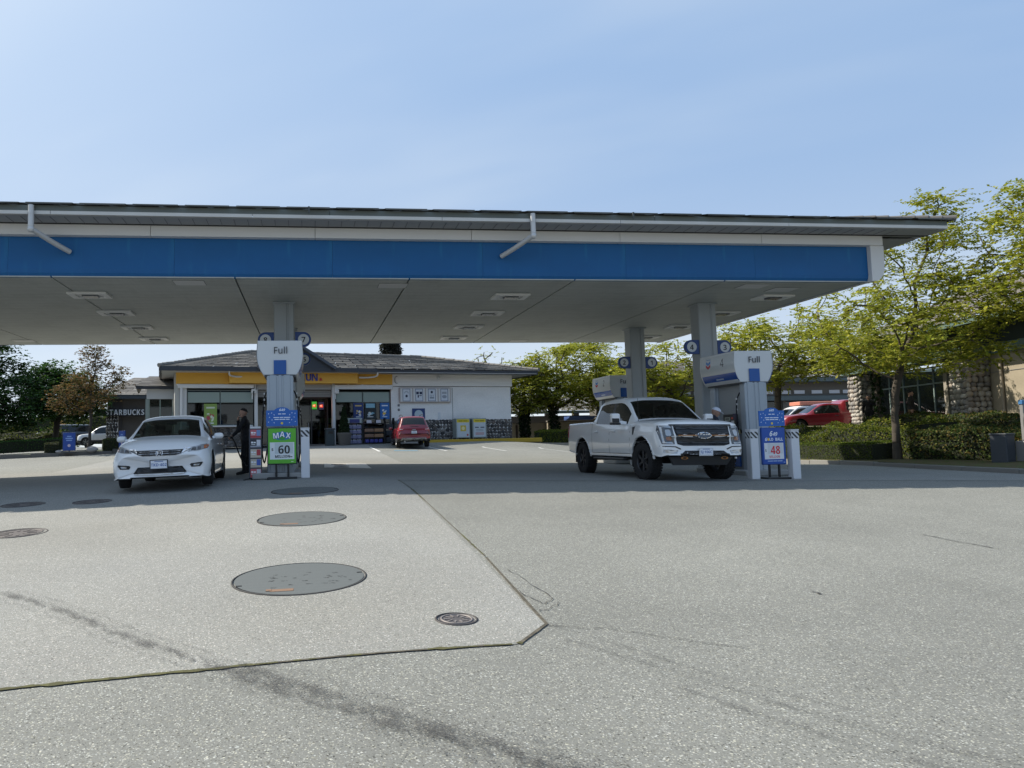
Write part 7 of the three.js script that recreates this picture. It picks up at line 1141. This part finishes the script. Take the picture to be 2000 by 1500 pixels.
growTree({ ...L, label: 'locust tree seen between the two right-hand canopy columns', seed: 11, base: [25.0, 1.2, -50], fork: [24.8, 3.0, -50], trunkR: 0.16, minY: 3.2, clumps: 126, leaves: 20800, leaf: 0.17, spray: 0.66, gap: 0.5, blobs: [[24.4, 5.6, -50, 3.6, 2.2], [22.6, 5.0, -50, 2.6, 1.6], [26.4, 4.6, -50, 2.2, 1.4]] });
growTree({ ...L, label: 'yellow-green locust tree with a dark ivy trunk behind the shop corner', seed: 13, base: [15.7, 0.8, -54], fork: [15.7, 3.2, -54], trunkR: 0.2, minY: 2.9, clumps: 92, leaves: 14400, leaf: 0.17, spray: 0.66, gap: 0.5, ivy: 900, blobs: [[16.0, 4.4, -54, 2.2, 1.4], [16.2, 5.9, -54, 1.7, 1.2], [15.0, 4.8, -54, 1.2, 1.0]] });
growTree({ ...L, label: 'yellow-green locust tree with an ivy trunk left of the white pickup', seed: 15, base: [18.2, 0.8, -54.5], fork: [17.9, 3.6, -54.5], trunkR: 0.19, minY: 3.0, clumps: 138, leaves: 22400, leaf: 0.17, spray: 0.66, gap: 0.5, ivy: 700, blobs: [[19.2, 6.2, -54.5, 3.2, 2.2], [17.8, 5.0, -54.5, 2.2, 1.5], [20.6, 4.4, -54.5, 2.0, 1.1]] });
growTree({ ...L, label: 'locust tree behind the far dispenser with a low dark fork', seed: 17, base: [23.0, 0.9, -58], fork: [22.6, 3.0, -58], trunkR: 0.2, minY: 3.4, clumps: 114, leaves: 19200, leaf: 0.18, spray: 0.7, gap: 0.5, blobs: [[22.2, 6.6, -58, 3.2, 2.4], [24.0, 5.6, -58, 2.6, 1.6]] });
growTree({ ...L, label: 'bare twiggy tree above the right end of the shop roof', seed: 19, base: [15.4, 0.8, -63], fork: [15.4, 5.5, -63], trunkR: 0.12, minY: 5.2, clumps: 34, leaves: 500, leaf: 0.14, twig: 0.014, bark: mat(lin(0.10, 0.09, 0.08), 0.95), blobs: [[15.4, 7.6, -63, 1.5, 1.6]] });
// left-hand trees
const dg = [[0.03, 0.085, 0.016], [0.042, 0.10, 0.018], [0.024, 0.065, 0.016], [0.065, 0.13, 0.02]], DG = 'dark trees on the left', D = { name: 'broadleaf_tree', leafCols: dg, leaf: 0.17, leafW: 0.42, spray: 0.85, flat: 0.8, gap: 0.55, group: DG, bark: barkDark };
growTree({ ...D, label: 'large dark green tree filling the left edge behind the hedge', seed: 21, base: [-22.2, 0.2, -49], fork: [-22.0, 1.9, -49], trunkR: 0.26, minY: 1.9, clumps: 172, leaves: 38400, blobs: [[-21.5, 4.2, -49, 3.6, 3.0], [-22.5, 7.0, -49, 3.0, 2.2], [-19.2, 3.4, -48.6, 2.4, 1.6], [-21.8, 2.6, -48, 3, 1.2]] });
growTree({ ...D, label: 'dark green tree between the large tree and the rust-leaved tree', seed: 23, base: [-17.8, 0.3, -52], fork: [-17.6, 2.2, -52], trunkR: 0.2, minY: 2.4, clumps: 103, leaves: 24000, blobs: [[-17.4, 4.2, -52, 2.3, 2.0], [-16.2, 3.8, -52, 1.8, 1.4], [-18.3, 5.4, -52, 1.3, 1.0]] });
growTree({ ...D, label: 'young tree with rust-coloured new leaves on the planted island', name: 'rust_leaved_tree', leafCols: [[0.15, 0.085, 0.03], [0.18, 0.11, 0.04], [0.11, 0.10, 0.025], [0.22, 0.14, 0.06], [0.07, 0.08, 0.02]], leaf: 0.12, spray: 0.34, flat: 0.9, seed: 25, base: [-12.7, 0.32, -43], fork: [-12.6, 2.3, -43], trunkR: 0.085, minY: 2.0, gap: 0.36, clumps: 114, leaves: 7000, blobs: [[-12.6, 3.9, -43, 1.7, 1.3], [-13.4, 3.4, -43, 1.6, 1.0], [-11.7, 4.6, -43, 1.2, 0.9], [-12.4, 5.7, -43, 0.8, 0.9]] });
growTree({ ...D, label: 'pale green street tree far beyond the parked off-road car', leafCols: [[0.12, 0.17, 0.025], [0.09, 0.13, 0.02]], leaf: 0.3, seed: 27, base: [-25, 0.2, -84], fork: [-25, 1.2, -84], trunkR: 0.2, minY: 0.8, clumps: 69, leaves: 11200, blobs: [[-25, 2.6, -84, 5, 1.6], [-20, 2.8, -84, 3.5, 1.7], [-30, 2.0, -82, 4, 1.3]] });
growTree({ ...D, label: 'narrow dark evergreen rising behind the shop roof', name: 'evergreen_tree', leafCols: [[0.018, 0.026, 0.016], [0.03, 0.034, 0.024], [0.05, 0.05, 0.042]], leaf: 0.2, spray: 0.4, flat: 1, seed: 29, base: [7.9, 0.6, -70], fork: [7.9, 7.6, -70], trunkR: 0.3, minY: 7.8, gap: 0.3, clumps: 69, leaves: 14400, blobs: [[7.9, 9.6, -70, 0.62, 1.9]] });
// hedges: a solid twiggy heart under a skin of leaves
function hedge(o) {
  const R = rng(o.seed), t = thing(o.name || 'hedge', o.label, 'hedge', [o.line[0][0], 0, -o.line[0][1]], 0, o.group), pos = [], col = [], q = [], [ox, od] = o.line[0];
  const P = (u, v, w) => { // u along, v up, w across
    const n = o.line.length - 1, k = Math.min(n - 1, Math.floor(u * n)), f = u * n - k, [ax, ad] = o.line[k], [bx, bd] = o.line[k + 1], L = Math.hypot(bx - ax, bd - ad), nx = (bd - ad) / L, nd = -(bx - ax) / L, x = lerp(ax, bx, f) + nx * (w - 0.5) * o.width, d = lerp(ad, bd, f) + nd * (w - 0.5) * o.width;
    const g = o.floor ? o.floor(x, d) : ground(x, d); return V(x - ox, g + v * o.height * (1 + (o.lump || 0.08) * 2 * (fbm(x * 1.1, d * 1.1, o.seed, 3) - 0.5)), -d + od);
  };
  const core = (u, v, w) => P(u, v * 0.9, 0.08 + w * 0.84), NU = 24; // heart
  const quad = (A, B, C, E) => { for (const p of [A, B, C, A, C, E]) q.push(p.x, p.y, p.z); };
  for (let i = 0; i < NU; i++) { const a = i / NU, b = (i + 1) / NU; quad(core(a, 0, 0), core(b, 0, 0), core(b, 1, 0), core(a, 1, 0)); quad(core(a, 0, 1), core(b, 0, 1), core(b, 1, 1), core(a, 1, 1)); for (let k = 0; k < 4; k++) quad(core(a, 1, k / 4), core(b, 1, k / 4), core(b, 1, (k + 1) / 4), core(a, 1, (k + 1) / 4)); }
  quad(core(0, 0, 0), core(0, 0, 1), core(0, 1, 1), core(0, 1, 0)); quad(core(1, 0, 0), core(1, 0, 1), core(1, 1, 1), core(1, 1, 0));
  const len = o.line.slice(1).reduce((s, p, i) => s + Math.hypot(p[0] - o.line[i][0], p[1] - o.line[i][1]), 0), at = o.width * len, as = o.height * len * 2, ae = o.height * o.width * 2;
  for (let k = 0; k < o.leaves; k++) {
    const r = R() * (at + as + ae); let p; const dpt = 1 - Math.pow(R(), 2) * 0.14;
    if (r < at) p = P(R(), dpt + 0.02, R()); else if (r < at + as) p = P(R(), R(), R() < 0.5 ? 1 - dpt : dpt); else { p = P(R() < 0.5 ? (1 - dpt) * o.width / len : 1 - (1 - dpt) * o.width / len, R(), R()); }
    const s = o.leaf * (0.6 + 0.8 * R()), a = V(R() - 0.5, R() - 0.35, R() - 0.5).normalize(), b = V(R() - 0.5, R() - 0.5, R() - 0.5).cross(a).normalize(), c = o.cols[Math.floor(R() * o.cols.length)], kk = 0.7 + 0.6 * R();
    const A = p.clone().addScaledVector(a, -s / 2), C = p.clone().addScaledVector(a, s / 2), B = p.clone().addScaledVector(b, s * 0.3), E = p.clone().addScaledVector(b, -s * 0.3); for (const v of [A, B, C, A, C, E]) { pos.push(v.x, v.y, v.z); col.push(c[0] * kk, c[1] * kk, c[2] * kk); }
  }
  obj('twigs', soup(q), mat(lin(0.02, 0.024, 0.012), 1), t); obj('leaves', soup(pos, col), leafMat, t); return t;
}
const box1 = [[0.07, 0.11, 0.010], [0.095, 0.135, 0.012], [0.05, 0.085, 0.010], [0.13, 0.16, 0.016]], laurel = [[0.05, 0.085, 0.018], [0.08, 0.115, 0.024], [0.12, 0.14, 0.04], [0.15, 0.12, 0.03], [0.035, 0.062, 0.016]], loose = [[0.10, 0.14, 0.014], [0.15, 0.18, 0.018], [0.07, 0.11, 0.014], [0.20, 0.20, 0.03]];
hedge({ seed: 1, label: 'low clipped hedge along the kerb behind the right-hand bollard', line: [[21.0, 27.2], [21.25, 30], [21.55, 34], [21.9, 38]], width: 1.1, height: 0.62, leaves: 16000, leaf: 0.05, cols: box1, floor: bedY, lump: 0.05 });
hedge({ seed: 2, label: 'glossy laurel hedge behind the grey utility box', line: [[21.7, 26.3], [22.1, 24], [22.6, 21.5], [23.2, 18.5]], width: 1.5, height: 0.95, leaves: 15000, leaf: 0.095, cols: laurel, floor: bedY, lump: 0.25 });
hedge({ seed: 3, label: 'loose yellow-green shrubs above the low clipped hedge', name: 'shrub_bank', line: [[22.9, 27.0], [23.1, 30], [23.4, 33.5], [23.6, 38]], width: 1.6, height: 1.05, leaves: 14640, leaf: 0.085, cols: loose, floor: bedY, lump: 0.5 });
hedge({ seed: 4, label: 'shrub border at the foot of the stone-pillared building', name: 'shrub_bank', line: [[24.6, 22.5], [25.4, 27], [26.4, 31], [27.3, 35.5]], width: 1.4, height: 0.6, leaves: 11000, leaf: 0.085, cols: laurel, floor: bedY, lump: 0.5 });
hedge({ seed: 5, label: 'dark clipped hedge at the far left behind the island kerb', line: [[-30, 41.2], [-22, 42.4], [-15.2, 43.8]], width: 1.0, height: 0.72, leaves: 8784, leaf: 0.075, cols: dg, lump: 0.06 });
hedge({ seed: 6, label: 'small bush left of the blue board on the island', name: 'bush', line: [[-14.9, 42.0], [-14.2, 42.2]], width: 0.7, height: 0.72, leaves: 1600, leaf: 0.07, cols: [[0.05, 0.065, 0.025], [0.07, 0.075, 0.035]], lump: 0.3 });
hedge({ seed: 7, label: 'small bush between the tree and the second blue board', name: 'bush', line: [[-11.9, 43.0], [-11.1, 43.3]], width: 0.7, height: 0.85, leaves: 1756, leaf: 0.07, cols: [[0.05, 0.075, 0.02], [0.075, 0.085, 0.03]], lump: 0.3 });
hedge({ seed: 8, label: 'clipped hedge on the island right of the shop corner', line: [[14.9, 48.6], [18, 48.8], [21.4, 49.0]], width: 1.0, height: 0.85, leaves: 11000, leaf: 0.08, cols: loose, floor: () => 0.84, lump: 0.25 });
hedge({ seed: 9, label: 'yellow-green shrubs behind the black off-road car', name: 'shrub_bank', line: [[-40, 76], [-27, 77], [-17.5, 76]], width: 2.0, height: 2.6, leaves: 7808, leaf: 0.2, cols: [[0.13, 0.16, 0.025], [0.17, 0.18, 0.03], [0.09, 0.12, 0.02]], lump: 0.6 });
hedge({ seed: 10, label: 'bank of shrubs under the large dark tree at the left edge', name: 'shrub_bank', line: [[-34, 52], [-26, 53], [-19, 55]], width: 1.6, height: 1.3, leaves: 6000, leaf: 0.14, cols: [[0.10, 0.12, 0.025], [0.06, 0.08, 0.02]], lump: 0.6 });
{ // clipped cone in the planter
  const R = rng(12), pos = [], col = []; for (let k = 0; k < 2600; k++) { const h = Math.pow(R(), 1.3), a = R() * 6.283, r = (0.28 * (1 - h) + 0.07) * (0.75 + 0.3 * R()), p = V(Math.cos(a) * r, 0.72 + h * 1.55, Math.sin(a) * r), u = V(R() - 0.5, R() - 0.5, R() - 0.5).normalize().multiplyScalar(0.05), v = V(R() - 0.5, R() - 0.5, R() - 0.5).normalize().multiplyScalar(0.035), kk = 0.6 + 0.8 * R(); for (const s of [p.clone().sub(u), p.clone().add(v), p.clone().add(u), p.clone().sub(u), p.clone().add(u), p.clone().sub(v)]) { pos.push(s.x, s.y, s.z); col.push(0.02 * kk, 0.04 * kk, 0.012 * kk); } }
  obj('cone_shrub', soup(pos, col), leafMat, planterThing); delete planterThing.userData.wantsCone; obj('cone_stem', cyl(0.12, 0.03, 1.5, 0, 1.45, 0, 0, 0, 0, 8), mat(lin(0.015, 0.02, 0.01), 1), planterThing);
}
// ---------------------------------------------------------------- people
// a body is a field of tapered bones joined smoothly, meshed as one surface
function meshField(bones, lo, size, res, blend) {
  const mc = new MarchingCubes(res, new THREE.MeshStandardMaterial(), false, false, 400000); mc.isolation = 0; mc.reset(); const F = mc.field; F.fill(-9); const dist = new Float32Array(F.length).fill(9), cell = size / res, half = res / 2;
  for (const b of bones) {
    const [ax, ay, az] = b.a, [bx, by, bz] = b.b, R = Math.max(b.r0, b.r1) + blend * 2 + cell * 2, k = b.k ?? blend;
    const rg = (p, q, l) => [Math.max(1, Math.floor((Math.min(p, q) - R - l) / cell)), Math.min(res - 2, Math.ceil((Math.max(p, q) + R - l) / cell))];
    const [x0, x1] = rg(ax, bx, lo[0]), [y0, y1] = rg(ay, by, lo[1]), [z0, z1] = rg(az, bz, lo[2]), dx = bx - ax, dy = by - ay, dz = bz - az, L2 = dx * dx + dy * dy + dz * dz || 1e-9, [sx, sy, sz] = b.s || [1, 1, 1];
    for (let z = z0; z <= z1; z++) for (let y = y0; y <= y1; y++) for (let x = x0; x <= x1; x++) {
      const px = lo[0] + x * cell - ax, py = lo[1] + y * cell - ay, pz = lo[2] + z * cell - az, t = clamp((px * dx + py * dy + pz * dz) / L2), qx = (px - dx * t) / sx, qy = (py - dy * t) / sy, qz = (pz - dz * t) / sz;
      const d = (Math.hypot(qx, qy, qz) - lerp(b.r0, b.r1, t)) * Math.min(sx, sy, sz), i = z * res * res + y * res + x, e = dist[i], h = Math.max(k - Math.abs(e - d), 0) / k; dist[i] = Math.min(e, d) - h * h * k * 0.25;
    }
  }
  for (let i = 0; i < F.length; i++) F[i] = -dist[i];
  mc.update(); const n = mc.count, pos = new Float32Array(n * 3);
  for (let i = 0; i < n; i++) for (let c = 0; c < 3; c++) pos[i * 3 + c] = lo[c] + (mc.positionArray[i * 3 + c] * half + half) * cell;
  const g = new THREE.BufferGeometry(); g.setAttribute('position', new THREE.BufferAttribute(pos, 3)); const m = mergeVertices(g, cell * 0.02); m.computeVertexNormals(); return m;
}
function paintBy(g, fn) { const p = g.attributes.position, c = new Float32Array(p.count * 3); for (let i = 0; i < p.count; i++) c.set(fn(p.getX(i), p.getY(i), p.getZ(i)), i * 3); g.setAttribute('color', new THREE.BufferAttribute(c, 3)); return g; }
const B = (a, b, r0, r1, o = {}) => ({ a, b, r0, r1, ...o });
// hand: palm, four fingers of different length with a knuckle bend, thumb from the side
function handBones(w, dir, nrm, curl) {
  const d = V(...dir).normalize(), n = V(...nrm).normalize(), s = d.clone().cross(n).normalize(), W = V(...w), at = (a, b, c) => W.clone().addScaledVector(d, a).addScaledVector(s, b).addScaledVector(n, c).toArray(), o = [B(at(0, 0, 0), at(0.045, 0, 0), 0.026, 0.03, { s: [1, 1, 1] }), B(at(0.04, -0.022, 0), at(0.085, -0.03, 0), 0.017, 0.014), B(at(0.04, 0.02, 0), at(0.08, 0.026, 0), 0.017, 0.013)];
  [[-0.031, 0.068], [-0.010, 0.078], [0.011, 0.072], [0.030, 0.055]].forEach(([y, l]) => { const k = curl; o.push(B(at(0.083, y, 0), at(0.083 + l * 0.5 * Math.cos(k * 0.6), y, l * 0.5 * Math.sin(k * 0.6)), 0.0098, 0.009, { k: 0.006 }), B(at(0.083 + l * 0.5 * Math.cos(k * 0.6), y, l * 0.5 * Math.sin(k * 0.6)), at(0.083 + l * 0.5 * Math.cos(k * 0.6) + l * 0.5 * Math.cos(k * 1.5), y, l * 0.5 * Math.sin(k * 0.6) + l * 0.5 * Math.sin(k * 1.5)), 0.009, 0.0078, { k: 0.006 })); });
  o.push(B(at(0.02, -0.03, 0.004), at(0.055, -0.055, 0.02), 0.0135, 0.0115, { k: 0.012 }), B(at(0.055, -0.055, 0.02), at(0.082, -0.056, 0.038), 0.011, 0.009, { k: 0.006 })); return o;
}
function person(o) {
  const t = thing('person', o.label, 'person', [0, 0, 0], o.turn || 0); t.position.set(...o.at); const J = o.J, R = o.fine ? 150 : 90;
  const bones = [B(J.pelvis, J.waist, 0.135, 0.125, { s: o.sTorso }), B(J.waist, J.chest, 0.128, 0.15, { s: o.sTorso }), B(J.chest, J.neck, 0.135, 0.062, { s: o.sTorso }), B(J.shL, J.shR, 0.078, 0.078), B(J.neck, J.head, 0.055, 0.055)];
  for (const s of ['L', 'R']) bones.push(B(J['hip' + s], J['kn' + s], 0.098, 0.066), B(J['kn' + s], J['an' + s], 0.07, 0.05), B(J['an' + s], J['toe' + s], 0.048, 0.036, { k: 0.02 }), B(J.pelvis, J['hip' + s], 0.12, 0.105), B(J['sh' + s], J['el' + s], 0.07, 0.052), B(J['el' + s], J['wr' + s], 0.053, 0.036));
  const f = V(...o.face).normalize(), up = V(...(o.headUp || [0, 1, 0])).normalize(), sd = up.clone().cross(f).normalize(), H = V(...J.head), hp = (a, b, c) => H.clone().addScaledVector(f, a).addScaledVector(up, b).addScaledVector(sd, c).toArray();
  const body = meshField(bones, [-1.05, -0.05, -1.05], 2.1, R, 0.05);
  const head = meshField([B(hp(-0.015, 0.03, 0), hp(0.01, 0.02, 0), 0.092, 0.09), B(hp(0.02, -0.03, 0), hp(0.045, -0.075, 0), 0.072, 0.042, { k: 0.04 }), B(hp(0.088, 0.012, 0), hp(0.108, -0.018, 0), 0.011, 0.016, { k: 0.016 }), B(hp(0.078, 0.035, -0.035), hp(0.078, 0.035, 0.035), 0.016, 0.016, { k: 0.02 }), B(hp(0.080, -0.055, -0.018), hp(0.080, -0.055, 0.018), 0.010, 0.010, { k: 0.01 }), B(hp(-0.005, 0.005, -0.09), hp(-0.012, -0.02, -0.09), 0.018, 0.012, { k: 0.012 }), B(hp(-0.005, 0.005, 0.09), hp(-0.012, -0.02, 0.09), 0.018, 0.012, { k: 0.012 }), B(hp(-0.03, -0.13, 0), hp(-0.005, -0.04, 0), 0.056, 0.056, { k: 0.03 })], [H.x - 0.2, H.y - 0.22, H.z - 0.2], 0.4, 96, 0.03);
  const skin = o.skin || [0.42, 0.25, 0.18], hands = ['L', 'R'].map((s) => paintBy(meshField([B(J['el' + s].map((v, i) => lerp(v, J['wr' + s][i], 0.8)), J['wr' + s], 0.03, 0.026), ...handBones(J['wr' + s], ...o['hand' + s])], J['wr' + s].map((v) => v - 0.16), 0.32, 88, 0.014), () => skin));
  paintBy(head, () => skin);
  paintBy(body, (x, y, z) => { if (y < 0.11) return [0.015, 0.015, 0.017]; const n = 0.85 + 0.3 * noise3(x * 30, y * 30, z * 30); const c = y < o.hem ? o.trousers : o.jacket; return c.map((v) => v * n); });
  obj('body', join([body, head, ...hands]), mat(0xffffff, 0.8, { vertexColors: true }), t);
  for (const c of [-0.033, 0.033]) obj('eye', sph(0.012, ...hp(0.086, 0.014, c), 1, 10), mat(lin(0.03, 0.02, 0.015), 0.3), t);
  if (o.cap) { const g = new THREE.SphereGeometry(0.108, 24, 12, 0, 6.2832, 0, 1.5); const q = new THREE.Quaternion().setFromRotationMatrix(new THREE.Matrix4().makeBasis(sd, up, f)); g.scale(1, 0.95, 1.12); const br = put(new THREE.CylinderGeometry(0.085, 0.085, 0.012, 20), 0, 0.012, 0.10, 0.12, 0, 0, [1, 1, 1.1]); const cg = join([g, br]); cg.applyQuaternion(q); cg.translate(...hp(0, 0.045, 0)); obj('cap', cg, mat(lin(...o.cap), 0.8), t); }
  else { const g = new THREE.SphereGeometry(0.102, 24, 14, 0, 6.2832, 0, 1.5); const p = g.attributes.position; for (let i = 0; i < p.count; i++) { const k = 1 + 0.06 * (noise3(p.getX(i) * 40, p.getY(i) * 40, p.getZ(i) * 40) - 0.5); p.setXYZ(i, p.getX(i) * k, p.getY(i) * k, p.getZ(i) * k * 1.06); } g.rotateX(-0.42); g.computeVertexNormals(); g.applyQuaternion(new THREE.Quaternion().setFromRotationMatrix(new THREE.Matrix4().makeBasis(sd, up, f))); g.translate(...hp(-0.012, 0.032, 0)); obj('hair', g, mat(lin(...(o.hair || [0.012, 0.01, 0.009])), 0.7), t); }
  return t;
}
layout = false;
{ // at the left pump, one hand on the nozzle, the other at the chin; faces the car
  const at = [-1.68, groundW(-1.68, 20.25) + 0.006, -20.25];
  person({ label: 'person in black clothes holding the pump nozzle at the white sedan', at, fine: true, jacket: [0.010, 0.010, 0.012], trousers: [0.008, 0.008, 0.010], hem: 0.84, face: [-0.80, -0.12, 0.55], sTorso: [0.86, 1, 1.08],
    J: { pelvis: [0, 0.97, 0], waist: [-0.005, 1.10, 0], chest: [-0.015, 1.33, 0], neck: [-0.03, 1.51, 0], head: [-0.05, 1.64, 0.02], shL: [-0.02, 1.43, 0.18], shR: [-0.02, 1.43, -0.18], hipL: [0, 0.92, 0.095], hipR: [0, 0.92, -0.095], knL: [-0.045, 0.5, 0.11], knR: [0.015, 0.5, -0.10], anL: [-0.02, 0.085, 0.12], anR: [0.05, 0.085, -0.10], toeL: [-0.20, 0.035, 0.17], toeR: [-0.13, 0.035, -0.06], elL: [-0.15, 1.18, 0.30], wrL: [-0.30, 1.02, 0.47], elR: [-0.20, 1.19, -0.17], wrR: [-0.19, 1.44, 0.0] },
    handL: [[-0.55, -0.15, 0.75], [0.2, -1, 0], 1.1], handR: [[0.12, 0.95, 0.25], [0.9, -0.1, 0.3], 0.9] });
  // the nozzle and hose that the hand holds
  const n = thing('fuel_nozzle', 'black fuel nozzle and hose in the hand of the person in black', 'fuel nozzle', [at[0] - 0.36, at[1] + 1.0, at[2] + 0.55]);
  obj('grip', [rbox(0.05, 0.07, 0.22, 0.02, 0, 0, -0.03, 0.2, 0.6), tube([[-0.04, 0.02, 0.06], [-0.10, 0.02, 0.12], [-0.2, -0.03, 0.16]], 0.014, 8)], M.black, n); obj('guard', tube([[0.02, -0.03, -0.06], [0.0, -0.09, 0.0], [-0.03, -0.04, 0.05]], 0.008, 6), M.steel, n);
  obj('hose', tube([[0.05, 0.0, -0.12], [0.14, -0.2, -0.2], [0.28, -0.55, -0.1], [0.5, -0.75, 0.3], [0.66, -0.3, 0.75], [0.7, 0.6, 1.1], [0.72, 1.1, 1.3]], 0.017, 8, 60), M.rubber, n);
}
person({ label: 'person in a white cap and dark jacket behind the white pickup bonnet', at: [10.28, groundW(10.28, 18.05), -18.05], fine: true, jacket: [0.016, 0.02, 0.035], trousers: [0.02, 0.022, 0.03], hem: 0.9, face: [0.85, -0.42, 0.30], headUp: [0.35, 0.92, 0.1], cap: [0.62, 0.65, 0.72], sTorso: [0.88, 1, 1.08],
  J: { pelvis: [-0.06, 0.97, 0], waist: [-0.05, 1.1, 0], chest: [0.02, 1.33, 0], neck: [0.08, 1.49, 0.01], head: [0.14, 1.60, 0.03], shL: [0.03, 1.42, -0.18], shR: [0.03, 1.42, 0.18], hipL: [-0.06, 0.92, -0.095], hipR: [-0.06, 0.92, 0.095], knL: [-0.02, 0.5, -0.1], knR: [-0.02, 0.5, 0.1], anL: [-0.06, 0.085, -0.11], anR: [-0.06, 0.085, 0.11], toeL: [0.12, 0.035, -0.13], toeR: [0.12, 0.035, 0.14], elL: [0.12, 1.16, -0.24], wrL: [0.36, 1.14, -0.2], elR: [0.14, 1.16, 0.25], wrR: [0.38, 1.16, 0.2] }, handL: [[1, 0, 0.1], [0, -1, 0], 0.6], handR: [[1, 0, -0.1], [0, -1, 0], 0.6] });
const standing = { pelvis: [0, 0.97, 0], waist: [0, 1.1, 0], chest: [0.01, 1.33, 0], neck: [0, 1.5, 0], head: [-0.01, 1.63, 0.01], shL: [0.18, 1.43, 0], shR: [-0.18, 1.43, 0], hipL: [0.095, 0.92, 0], hipR: [-0.095, 0.92, 0], knL: [0.11, 0.5, 0.02], knR: [-0.1, 0.5, -0.05], anL: [0.12, 0.085, -0.02], anR: [-0.1, 0.085, -0.12], toeL: [0.14, 0.035, 0.16], toeR: [-0.11, 0.035, 0.05], elL: [0.26, 1.15, -0.03], wrL: [0.27, 0.92, 0.06], elR: [-0.26, 1.15, -0.04], wrR: [-0.27, 0.92, 0.04] };
const lotY = (X, D) => { const x = X / 0.99257, d = 0.99257 * (D + 0.12171 * x); return bedY(x, d) - 0.0205 * x + 0.02; };
person({ label: 'person in tan trousers and dark top beyond the forked tree', at: [26.5, lotY(26.5, 29.9), -29.9], turn: 0.8, jacket: [0.02, 0.018, 0.016], trousers: [0.22, 0.14, 0.07], hem: 0.93, face: [0, -0.05, 1], sTorso: [1.1, 1, 0.86], J: standing, handL: [[0, -1, 0.1], [-1, 0, 0], 0.5], handR: [[0, -1, 0.1], [1, 0, 0], 0.5] });
person({ label: 'person in black standing beside the far stone pillar', at: [27.5, lotY(27.5, 33.6), -33.6], turn: -0.9, jacket: [0.008, 0.008, 0.009], trousers: [0.01, 0.01, 0.011], hem: 0.9, face: [0.2, -0.1, 1], sTorso: [1.1, 1, 0.86], J: standing, handL: [[0, -1, 0.1], [-1, 0, 0], 0.5], handR: [[0, -1, 0.1], [1, 0, 0], 0.5] });
layout = true;
scene.traverse((o) => { if (o.isMesh) { o.castShadow = true; o.receiveShadow = true; } });
renderer.render(scene, camera);
